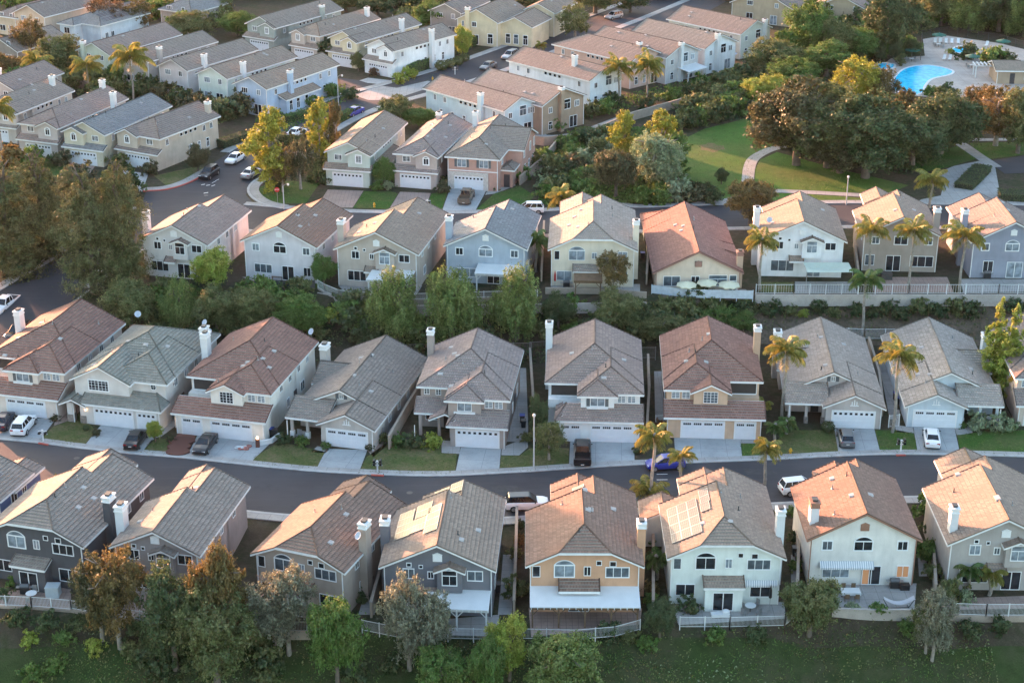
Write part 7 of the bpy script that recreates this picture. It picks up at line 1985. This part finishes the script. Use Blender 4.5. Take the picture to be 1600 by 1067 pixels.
M['blockp'] = surf('pale_block_wall', (.40, .36, .33), .9, .15, 1.2, .5, 6, fine=.3)
def wall(pts, h, label, z=None, th=.22, mat=None, down=.5, grp='garden walls'):
    W_ = [at(a, b, CZ if z is None else z) for a, b in pts]; o = W_[0]; m = MB(); c = MB()
    for a, b in zip(W_, W_[1:]):
        a, b = a - o, b - o; u = (b - a).normalized(); n = Vector((-u.y, u.x, 0))
        m.beam(a - n * th / 2, b - n * th / 2, th, h, down, n)
        c.beam(a - n * (th / 2 + .04) + Vector((0, 0, h)), b - n * (th / 2 + .04) + Vector((0, 0, h)), th + .08, .08, 0, n)
    t = thing('garden_wall', label, 'wall', o, 0, grp); m.build('blockwork', mat or M['block'], t); c.build('coping', mat or M['block'], t)
GM = M['grey_metal']
fence([(-30, 948), (50, 951), (112, 956)], 1.4, "white bar fence on a tan base wall below the dark grey house", BZ, wall=.25)
fence([(112, 956), (180, 968), (300, 984)], 1.4, "white bar fence on a base wall below the greige house", BZ, wall=.35)
fence([(310, 985), (400, 990), (560, 990)], 1.4, "fence behind the grey-leaved trees below the beige house", BZ, GM, wall=.3)
fence([(566, 985), (620, 996), (780, 1000)], 1.25, "white picket fence below the slate grey house", BZ, gap=.12)
fence([(808, 998), (900, 1000), (960, 995), (1000, 984)], 1.2, "curving white picket fence below the orange house", BZ, gap=.12)
fence([(1062, 980), (1140, 980), (1226, 978), (1240, 966)], 1.2, "white picket fence below the mint house", BZ, gap=.12)
wall([(1300, 960), (1360, 962), (1432, 962)], .7, "low pale wall at the end of the white house's patio", BZ, mat=M['blockp'])
fence([(1482, 962), (1540, 964), (1680, 964)], 1.5, "white bar fence on a tan wall below the warm grey house", BZ, wall=.15, gap=.12)
fence([(398, 449), (440, 452), (492, 452)], 1.3, "dark solid fence at the lilac house's yard", CZ, surf('dark_panel', (.07, .075, .08), .7, .1), solid=True)
fence([(497, 452), (508, 459), (530, 468), (560, 471), (600, 471)], 1.4, "curved pale fence on a low wall round the sand house's yard", CZ, M['frame'], wall=.2, wm=M['blockp'])
fence([(602, 473), (700, 470), (840, 466)], 1.2, "fence half hidden behind the pepper trees", CZ, M['frame'], wall=.3)
wall([(852, 459), (930, 459), (1010, 466)], .8, "low tan wall below the cream house's terrace", CZ)
fence([(1018, 459), (1075, 466), (1176, 468)], 1.3, "white panelled fence below the cream parasols", CZ, solid=True, mat=surf('pale_panel', (.45, .50, .56), .6, .12, 2))
fence([(1181, 459), (1240, 459), (1340, 459)], 1.35, "white bar fence on top of the retaining wall below the shade sail", CZ, gap=.32)
fence([(1341, 459), (1420, 459), (1508, 459)], 1.35, "white bar fence on top of the retaining wall below the taupe house", CZ, gap=.32)
fence([(1509, 459), (1560, 459), (1680, 459)], 1.35, "white bar fence on top of the retaining wall below the slate blue house", CZ, gap=.32)
a, b = at(1180, 460, CZ), at(1700, 460, CZ); t = thing('retaining_wall', "long tan retaining wall along the top of the bare bank", 'wall', (a.x, a.y, CZ))
m = MB(); l = (b - a).length; m.box(0, l, -.32, -.04, -1.6, .06); m.build('blockwork', M['blockp'], t, rz=math.atan2(b.y - a.y, b.x - a.x))
for p, q in (((497, 457), (600, 478)), ((603, 478), (1010, 472))):
    a, b = at(*p, CZ), at(*q, CZ); t = thing('retaining_wall', "low retaining wall under the curved pale fence" if p[0] < 600 else "low retaining wall behind the pepper trees", 'wall', (a.x, a.y, CZ))
    m = MB(); l = (b - a).length; m.box(0, l, -.25, -.02, -1.4, .05); m.build('blockwork', M['blockp'], t, rz=math.atan2(b.y - a.y, b.x - a.x))
fence([(330, 556), (400, 560), (452, 562)], 1.5, "grey fence behind the deep red house", .2, GM)
fence([(625, 555), (690, 552), (830, 552)], 1.5, "grey fence behind the mauve house", .2, GM)
fence([(828, 552), (850, 550), (880, 556)], 1.6, "grey fence with a gate between the mauve and the shuttered house", .2, GM)
fence([(1300, 528), (1350, 530), (1415, 530)], 1.5, "pale fence at the foot of the bank between the two single-storey houses", .8, M['frame'])
fence([(1000, 560), (1024, 560)], 1.6, "short grey fence between the shuttered and the peach house", .2, GM)
fence([(798, 688), (824, 688)], 1.6, "grey side gate right of the mauve house", 0, GM, cat='gate', grp='side gates')
fence([(275, 668), (288, 663)], 1.6, "white side gate right of the pale grey house", 0, cat='gate', grp='side gates')
fence([(598, 688), (608, 683)], 1.6, "pale side gate at the long grey roof", 0, GM, cat='gate', grp='side gates')
fence([(1024, 668), (1040, 666)], 1.6, "white side gate left of the peach house", 0, cat='gate', grp='side gates')
fence([(1388, 668), (1404, 666)], 1.6, "white side gate left of the pale blue house", 0, cat='gate', grp='side gates')
wall([(608, 702), (640, 645), (676, 590)], 1.7, "tan side wall between the long grey roof and the mauve house", 0)
wall([(1378, 650), (1372, 600), (1356, 545)], 1.7, "tan side wall right of the stone-footed grey house", 0)
wall([(836, 690), (832, 620), (828, 560)], 1.5, "side wall in the gap left of the shuttered house", 0)
wall([(1010, 690), (1014, 620), (1012, 570)], 1.5, "side wall in the gap left of the peach house", 0)
wall([(580, 965), (598, 900), (612, 840)], 1.7, "tan side wall between the beige and the slate grey house", BZ)
wall([(803, 960), (806, 880), (808, 800)], 1.6, "side wall between the slate grey and the orange house", BZ)
wall([(1020, 960), (1020, 880), (1020, 800)], 1.6, "side wall between the orange and the mint house", BZ)
wall([(1244, 950), (1246, 880), (1242, 800)], 1.6, "side wall between the mint and the white house", BZ)
wall([(1460, 935), (1456, 860), (1448, 790)], 1.6, "side wall between the white and the warm grey house", BZ)
wall([(846, 440), (848, 400), (850, 360)], 1.5, "side wall between the blue and the cream house", CZ)
wall([(1010, 445), (1012, 410), (1014, 372)], 1.5, "side wall between the cream and the brick-red roofed house", CZ)
wall([(1340, 440), (1336, 405), (1334, 372)], 1.5, "side wall between the white house and the taupe house", CZ)
wall([(806, 222), (850, 228), (908, 222), (990, 188), (1060, 168), (1110, 150), (1168, 132)], 1.5, "long tan wall along the gardens of the park row", CZ)
wall([(812, 290), (845, 262), (870, 232)], 1.5, "ivy-grown side wall right of the pink house", CZ)
wall([(75, 122), (120, 136), (170, 152)], 1.6, "tan wall behind the orange palms", CZ)
fence([(1438, 95), (1440, 60), (1480, 54), (1560, 66), (1640, 88)], 1.7, "dark fence round the upper side of the pool", CZ, M['dark_metal'], gap=.25)
fence([(1425, 42), (1428, 25), (1422, 5)], 1.5, "brown wooden fence down the grassy hill", CZ + 2, M['wood'], solid=True)
# ------------------------------------------------------------------ yards
def parasol(px_, py_, z, r, h, mat, label, closed=False, cat='parasol', grp='parasols'):
    b = at(px_, py_, z); t = thing('parasol', label, cat, b, rnd.uniform(0, 1), grp)
    m = MB(); m.tube((0, 0, 0), (0, 0, h + .1), .03, .03, 7); m.lathe((0, 0, 0), [(.28, 0), (.28, .06), (.06, .12)], 10); m.build('pole', M['grey_metal'], t)
    c = MB()
    if closed: c.lathe((0, 0, 0), [(.06, h - 1.5), (.16, h - 1.4), (.14, h - .6), (.03, h)], 8)
    else:
        n = 8; rim = [(r * math.cos(2 * math.pi * i / n), r * math.sin(2 * math.pi * i / n), h - .5) for i in range(n)]
        for i in range(n):
            a, d = rim[i], rim[(i + 1) % n]; mid = ((a[0] + d[0]) * .48, (a[1] + d[1]) * .48, h - .42)
            c.poly([a, mid, (0, 0, h)]); c.poly([mid, d, (0, 0, h)])
            c.poly([a, mid, (mid[0], mid[1], mid[2] - .14), (a[0], a[1], a[2] - .14)]); c.poly([mid, d, (d[0], d[1], d[2] - .14), (mid[0], mid[1], mid[2] - .14)])
    c.build('canopy', mat, t)
CRM, GRNC = surf('cream_canvas', (.58, .56, .42), .8, .06), surf('green_canvas', (.012, .10, .075), .8, .08)
parasol(1072, 464, CZ, 1.42, 2.25, CRM, "left one of the three cream parasols behind the brick-red roofed house")
parasol(1104, 462, CZ, 1.42, 2.35, CRM, "middle one of the three cream parasols behind the brick-red roofed house")
parasol(1138, 464, CZ, 1.5, 2.25, CRM, "right one of the three cream parasols behind the brick-red roofed house")
parasol(867, 449, CZ, .5, 2.4, surf('red_canvas', (.40, .03, .03), .8, .1), "closed red parasol at the cream house", True)
parasol(1202, 955, BZ, .5, 3.0, M['black'], "closed black parasol on the mint house's patio", True)
parasol(1096, 125, CZ, .5, 2.4, CRM, "closed cream parasol by the patio pavilion", True)
parasol(1141, 98, CZ, 1.4, 2.4, surf('pale_blue_canvas', (.42, .47, .56), .8, .05), "pale blue parasol beside the bright white park house")
b = at(1290, 446, CZ); t = thing('shade_sail', "pale green shade sail stretched over the white house's terrace", 'shade sail', b)
m = MB(); n = 6
G = [[Vector((-3.0 + 6.2 * i / n, -1.6 + 3.2 * j / n, 2.75 - .35 * math.sin(math.pi * i / n) * math.sin(math.pi * j / n) - .25 * (j == 0))) for i in range(n + 1)] for j in range(n + 1)]
for j in range(n):
    for i in range(n): m.poly([G[j][i], G[j][i + 1], G[j + 1][i + 1], G[j + 1][i]])
m.build('sail', surf('sail_cloth', (.50, .56, .48), .8, .05), t, smooth=True)
for x in (-3.0, 3.2):
    p = MB(); p.tube((x, -1.65, 0), (x, -1.65, 2.6), .05, .05, 7); p.build('post', M['grey_metal'], t)
def seat_set(px_, py_, z, cloth, label, chairs=4, r=.55, rz=0):
    b = at(px_, py_, z); t = thing('garden_table', 'small table of the ' + label + ' seating', 'table', b, rz, 'garden tables'); m = MB()
    if cloth: m.box(-.95, .95, -.5, .5, .70, .75); m.box(-.97, .97, -.52, -.5, .45, .74); m.box(-.97, .97, .5, .52, .45, .74)
    else: m.lathe((0, 0, 0), [(0, .74), (r, .74), (r, .70), (.05, .68)], 14)
    m.build('table_top', M['white_paint'], t)
    for x in (-.8, .8) if cloth else (0,):
        l = MB(); l.tube((x, 0, 0), (x, 0, .7), .05, .05, 6); l.build('leg', M['dark_metal'], t)
    for i in range(chairs):
        a = 2 * math.pi * (i + .5) / chairs; d = 1.0 if not cloth else .95
        x, y = (d * math.cos(a), d * math.sin(a)) if not cloth else ((-.5, .5)[i % 2], (-.85, .85)[i // 2])
        f = math.atan2(-y, -x) if not cloth else (math.pi / 2 if y < 0 else -math.pi / 2)
        ch = thing('garden_chair', f"{'brown wooden' if cloth else 'grey'} chair at the {label} table", 'chair', b + Matrix.Rotation(rz, 3, 'Z') @ Vector((x, y, 0)), f + rz, 'chairs at the ' + label + ' table')
        cm = M['wood'] if cloth else M['grey_metal']
        s = MB(); s.box(-.23, .23, -.23, .23, .42, .46); s.build('seat', cm, ch)
        k = MB(); k.box(-.25, -.21, -.22, .22, .46, .92); k.build('backrest', cm, ch)
        for sx in (-.2, .2):
            for sy in (-.2, .2): l = MB(); l.box(sx - .02, sx + .02, sy - .02, sy + .02, 0, .42); l.build('leg', cm, ch)
seat_set(1328, 932, BZ, True, "white-clothed patio", 4)
seat_set(1172, 955, BZ, False, "mint house patio", 4)
seat_set(50, 936, BZ, False, "dark grey house patio", 2)
seat_set(1466, 74, CZ, False, "upper pool", 4, .5); seat_set(1424, 97, CZ, False, "left pool", 4, .5); seat_set(1518, 107, CZ, False, "right pool", 4, .5); seat_set(1566, 84, CZ, False, "far right pool", 4, .5)
seat_set(560, 468, CZ, False, "sand house yard", 3, .5); seat_set(930, 445, CZ, False, "trellis", 3, .5)
for a, b_, l in ((1466, 70, "green parasol at the top of the pool terrace"), (1424, 94, "green parasol left of the pool"), (1518, 104, "green parasol right of the pool"), (1566, 80, "green parasol furthest right on the pool terrace")):
    parasol(a, b_, CZ, 1.6, 2.6, GRNC, l)
def lounger(px_, py_, rz, label):
    t = thing('sun_lounger', label, 'sun lounger', at(px_, py_, CZ) + Vector((0, 0, .06)), rz, 'white sun loungers by the pool')
    s = MB(); s.box(-.3, .3, -1.0, .3, .3, .36); s.build('seat', M['white_paint'], t)
    k = MB(); k.beam((-.3, .3, .33), (-.3, .85, .95), .6, .03, .03, (1, 0, 0)); k.build('backrest', M['white_paint'], t)
    for x in (-.26, .26):
        for y in (-.9, .25): l = MB(); l.box(x - .03, x + .03, y - .03, y + .03, 0, .3); l.build('leg', M['white_paint'], t)
for i, x in enumerate((1461, 1469, 1478, 1487, 1497)): lounger(x, 68 + i * .2, R(-12), f"white sun lounger, {ORD[i]} from the left in the upper pool row")
for i, x in enumerate((1399, 1406)): lounger(x, 96 + i, R(15), f"{'left' if i == 0 else 'right'} one of two white loungers left of the pool")
for i, x in enumerate((1475, 1484)): lounger(x, 94 + i * .3, R(-22), f"{'left' if i == 0 else 'right'} one of two white loungers behind the pool's right end")
lounger(1541, 73, R(-30), "single white sun lounger at the right of the small spa pool")
b = at(1544, 120, CZ); t = thing('pergola', "white slatted pergola beside the pool house", 'pergola', b, R(-4)); m = MB()
for i in range(9): m.box(-3 + i * .75 - .08, -3 + i * .75 + .08, -1.6, 1.6, 2.5, 2.68)
m.build('slats', M['white_paint'], t)
for y in (-1.2, 1.2):
    m = MB(); m.box(-3.2, 3.2, y - .07, y + .07, 2.32, 2.49); m.build('beam', M['white_paint'], t)
    for x in (-2.8, 2.8): m = MB(); m.box(x - .1, x + .1, y - .1, y + .1, 0, 2.32); m.build('post', M['white_paint'], t)
def bbq(px_, py_, z, label, rz=0):
    t = thing('barbecue', label, 'barbecue', at(px_, py_, z), rz, 'barbecues'); m = MB(); m.box(-.45, .45, -.28, .28, .1, .8); m.build('cabinet', M['black'], t)
    l = MB(); l.tube((-.45, 0, .86), (.45, 0, .86), .27, .27, 12); l.build('lid', surf('bbq_lid', (.10, .10, .105), .3, .1), t)
    for s in (-1, 1): k = MB(); k.box(s * .46 if s > 0 else -.85, .85 if s > 0 else -.46, -.22, .22, .76, .80); k.build('side_shelf', M['grey_metal'], t)
bbq(1397, 918, BZ, "black barbecue on the white house's patio"); bbq(40, 927, BZ, "covered black barbecue on the dark grey house's patio"); bbq(885, 450, CZ, "black barbecue by the cream house"); bbq(1542, 435, CZ, "dark barbecue by the slate blue house's wall")
def crate(n, px_, py_, z, s, mat, label, cat, rz=0):
    m = MB(); m.box(-s[0] / 2, s[0] / 2, -s[1] / 2, s[1] / 2, 0, s[2] - .08); m.box(-s[0] / 2 - .03, s[0] / 2 + .03, -s[1] / 2 - .03, s[1] / 2 + .03, s[2] - .08, s[2])
    for i in range(5): m.box(-s[0] / 2 + .06, s[0] / 2 - .06, -s[1] / 2 - .02, -s[1] / 2, .1 + i * (s[2] - .25) / 5, .14 + i * (s[2] - .25) / 5)
    tag(m.build(n, mat, None, at(px_, py_, z), rz), label, cat)
crate('storage_box', 1413, 920, BZ, (.9, .6, .6), M['black'], "black storage box right of the white house's barbecue", 'box')
crate('cooler_unit', 84, 930, BZ, (1.3, 1.1, 1.2), surf('unit_grey', (.40, .45, .48), .6, .08), "pale blue-grey box unit on the dark grey house's terrace", 'garden unit')
crate('air_conditioner', 1245, 845, BZ, (.9, .9, 1.0), surf('unit_beige', (.30, .29, .27), .6, .1), "grey air conditioner in the passage left of the white house", 'air conditioner')
crate('air_conditioner', 468, 440, CZ, (.9, .8, .8), surf('unit_beige', (.30, .29, .27), .6, .1), "dark air conditioner at the lilac house's right corner", 'air conditioner')
crate('air_conditioner', 1385, 436, CZ, (1.4, .9, .9), M['dark_metal'], "dark box unit against the taupe house's wall", 'air conditioner')
t = thing('bench', "brown wooden bench by the lilac house's glass door", 'bench', at(434, 437, CZ), R(-14))
for n, bx in (('seat', (-.8, .8, -.25, .25, .42, .48)), ('backrest', (-.8, .8, .25, .3, .48, .95))):
    m = MB(); m.box(*bx); m.build(n, M['wood'], t)
for x in (-.7, .7): m = MB(); m.box(x - .04, x + .04, -.22, .28, 0, .42); m.build('leg', M['wood'], t)
t = thing('hammock', "pale hammock on a dark stand on the white house's patio", 'hammock', at(1404, 950, BZ), R(4)); m = MB()
m.path([(-1.6, 0, 1.1), (-1.0, 0, .05), (1.0, 0, .05), (1.6, 0, 1.1)], [.04] * 4, 6)
for x in (-1, 1): m.tube((x, -.5, .04), (x, .5, .04), .04, .04, 6)
m.build('stand', M['dark_metal'], t); m = MB()
G = [[Vector((-1.5 + 3 * i / 10, -.35 + .7 * j / 4, 1.05 - .6 * math.sin(math.pi * i / 10) + .08 * (abs(j - 2)))) for i in range(11)] for j in range(5)]
for j in range(4):
    for i in range(10): m.poly([G[j][i], G[j][i + 1], G[j + 1][i + 1], G[j + 1][i]])
m.build('cloth', surf('hammock_cloth', (.5, .48, .5), .8, .08), t, smooth=True)
for i, (a, b_) in enumerate(((467, 684), (475, 687))):
    t = thing('porch_chair', f"{'left' if i == 0 else 'right'} one of two grey chairs on the left porch", 'chair', at(a, b_, 0), R(-15), 'porch chairs')
    for n, bx in (('seat', (-.3, .3, -.3, .3, .38, .44)), ('backrest', (-.3, .3, .26, .32, .44, 1.0))): m = MB(); m.box(*bx); m.build(n, M['grey_metal'], t)
    for x in (-.27, .27): m = MB(); m.box(x - .03, x + .03, -.28, .3, 0, .38); m.build('leg', M['grey_metal'], t)
t = thing('porch_sofa', "grey porch sofa with pale cushions under the pale blue house's porch", 'sofa', at(1536, 660, 0), R(-4))
for n, bx, mm in (('seat', (-1.0, 1.0, -.35, .35, .15, .45), M['dark_metal']), ('backrest', (-1.0, 1.0, .3, .4, .45, .9), M['dark_metal']), ('cushion', (-.9, -.1, -.1, .28, .45, .8), M['white_paint']), ('cushion', (.1, .9, -.1, .28, .45, .8), M['white_paint'])): m = MB(); m.box(*bx); m.build(n, mm, t)
m = MB()
for k in range(14):
    a = rnd.uniform(0, 6.28); d = rnd.uniform(0, .8); m.sphere((math.cos(a) * d * 1.1, math.sin(a) * d * .6, .12), .35, .28, rnd.uniform(.14, .3), 8, 5, k % 2)
tag(m.build('bagged_bundle', [surf('clear_sheeting', (.5, .52, .53), .4, .2, 4), surf('bundle_red', (.3, .12, .1), .6, .3, 5)], None, at(382, 700, 0)), "plastic-wrapped bundle lying on the deep red house's driveway", 'bundle')
for k, (a, b_, s) in enumerate(((278, 707, 1.5), (280, 699, 1.5), (284, 690, 1.7))):
    m = MB(); m.lathe((0, 0, 0), [(s * .62, 0), (s * .62, .22), (s * .58, .25), (0, .26)], 18); o = m.build('round_step', M['redpave'], None, at(a, b_, .0)); o.scale = (1.5, 1, 1)
    tag(o, f"round red paved step, {('lowest', 'middle', 'highest')[k]} of three on the red path", 'step', 'round red steps')
t = thing('garden_lamp', "small lit lamp on a pillar at the head of the red path", 'lamp', at(282, 671, 0)); m = MB(); m.box(-.2, .2, -.2, .2, 0, .7); m.build('pillar', M['redpave'], t); g = MB(); g.lathe((0, 0, .7), [(0, 0), (.14, .05), (.17, .2), (.1, .34), (0, .36)], 10); g.build('lamp_glass', M['lit'], t)
t = thing('garden_lamp', "low stone lamp pillar at the deep red house's white wall", 'lamp', at(403, 698, 0)); m = MB(); m.box(-.22, .22, -.22, .22, 0, 1.0); m.build('pillar', M['redpave'], t); g = MB(); g.lathe((0, 0, 1.0), [(0, 0), (.12, .05), (.14, .2), (.08, .3), (0, .32)], 10); g.build('lamp_glass', M['lit'], t)
wall([(405, 696), (425, 692), (437, 683)], .5, "low white curved wall beside the deep red house's garage", 0, mat=M['white_paint'])
for k, (a, b_, z_) in enumerate(((120, 716, 0), (640, 770, 0), (1120, 760, 0), (255, 342, CZ), (322, 306, CZ))):
    c_ = at(a, b_, z_); flat('manhole_cover', [(c_.x + .36 * math.cos(i * .5236), c_.y + .36 * math.sin(i * .5236)) for i in range(12)], z_ + .05, M['dark_metal'])
t = thing('boat_cover', "white covered lounger on the mint house's patio", 'lounger', at(1125, 963, BZ), R(6)); m = MB()
m.box(-.9, .9, -.35, .35, .12, .42); m.sphere((.55, 0, .5), .4, .36, .3, 10, 6); m.build('cover', M['white_paint'], t); m = MB(); m.box(-.85, .85, -.3, .3, 0, .12); m.build('base', M['dark_metal'], t); t.name = 'covered_lounger'

# ------------------------------------------------------------------ air
m = bpy.data.materials.new('evening_haze'); m.use_nodes = True; nt = m.node_tree; nt.nodes.remove(nt.nodes["Principled BSDF"])
v = nt.nodes.new('ShaderNodeVolumePrincipled'); v.inputs['Color'].default_value = (.93, .93, .95, 1); v.inputs['Density'].default_value = .000012; v.inputs['Anisotropy'].default_value = .2
nt.links.new(v.outputs[0], nt.nodes['Material Output'].inputs['Volume'])
hb = MB(); hb.box(-1000, 1000, -60, 1700, -45, 95); tag(hb.build('haze', m), kind='stuff')
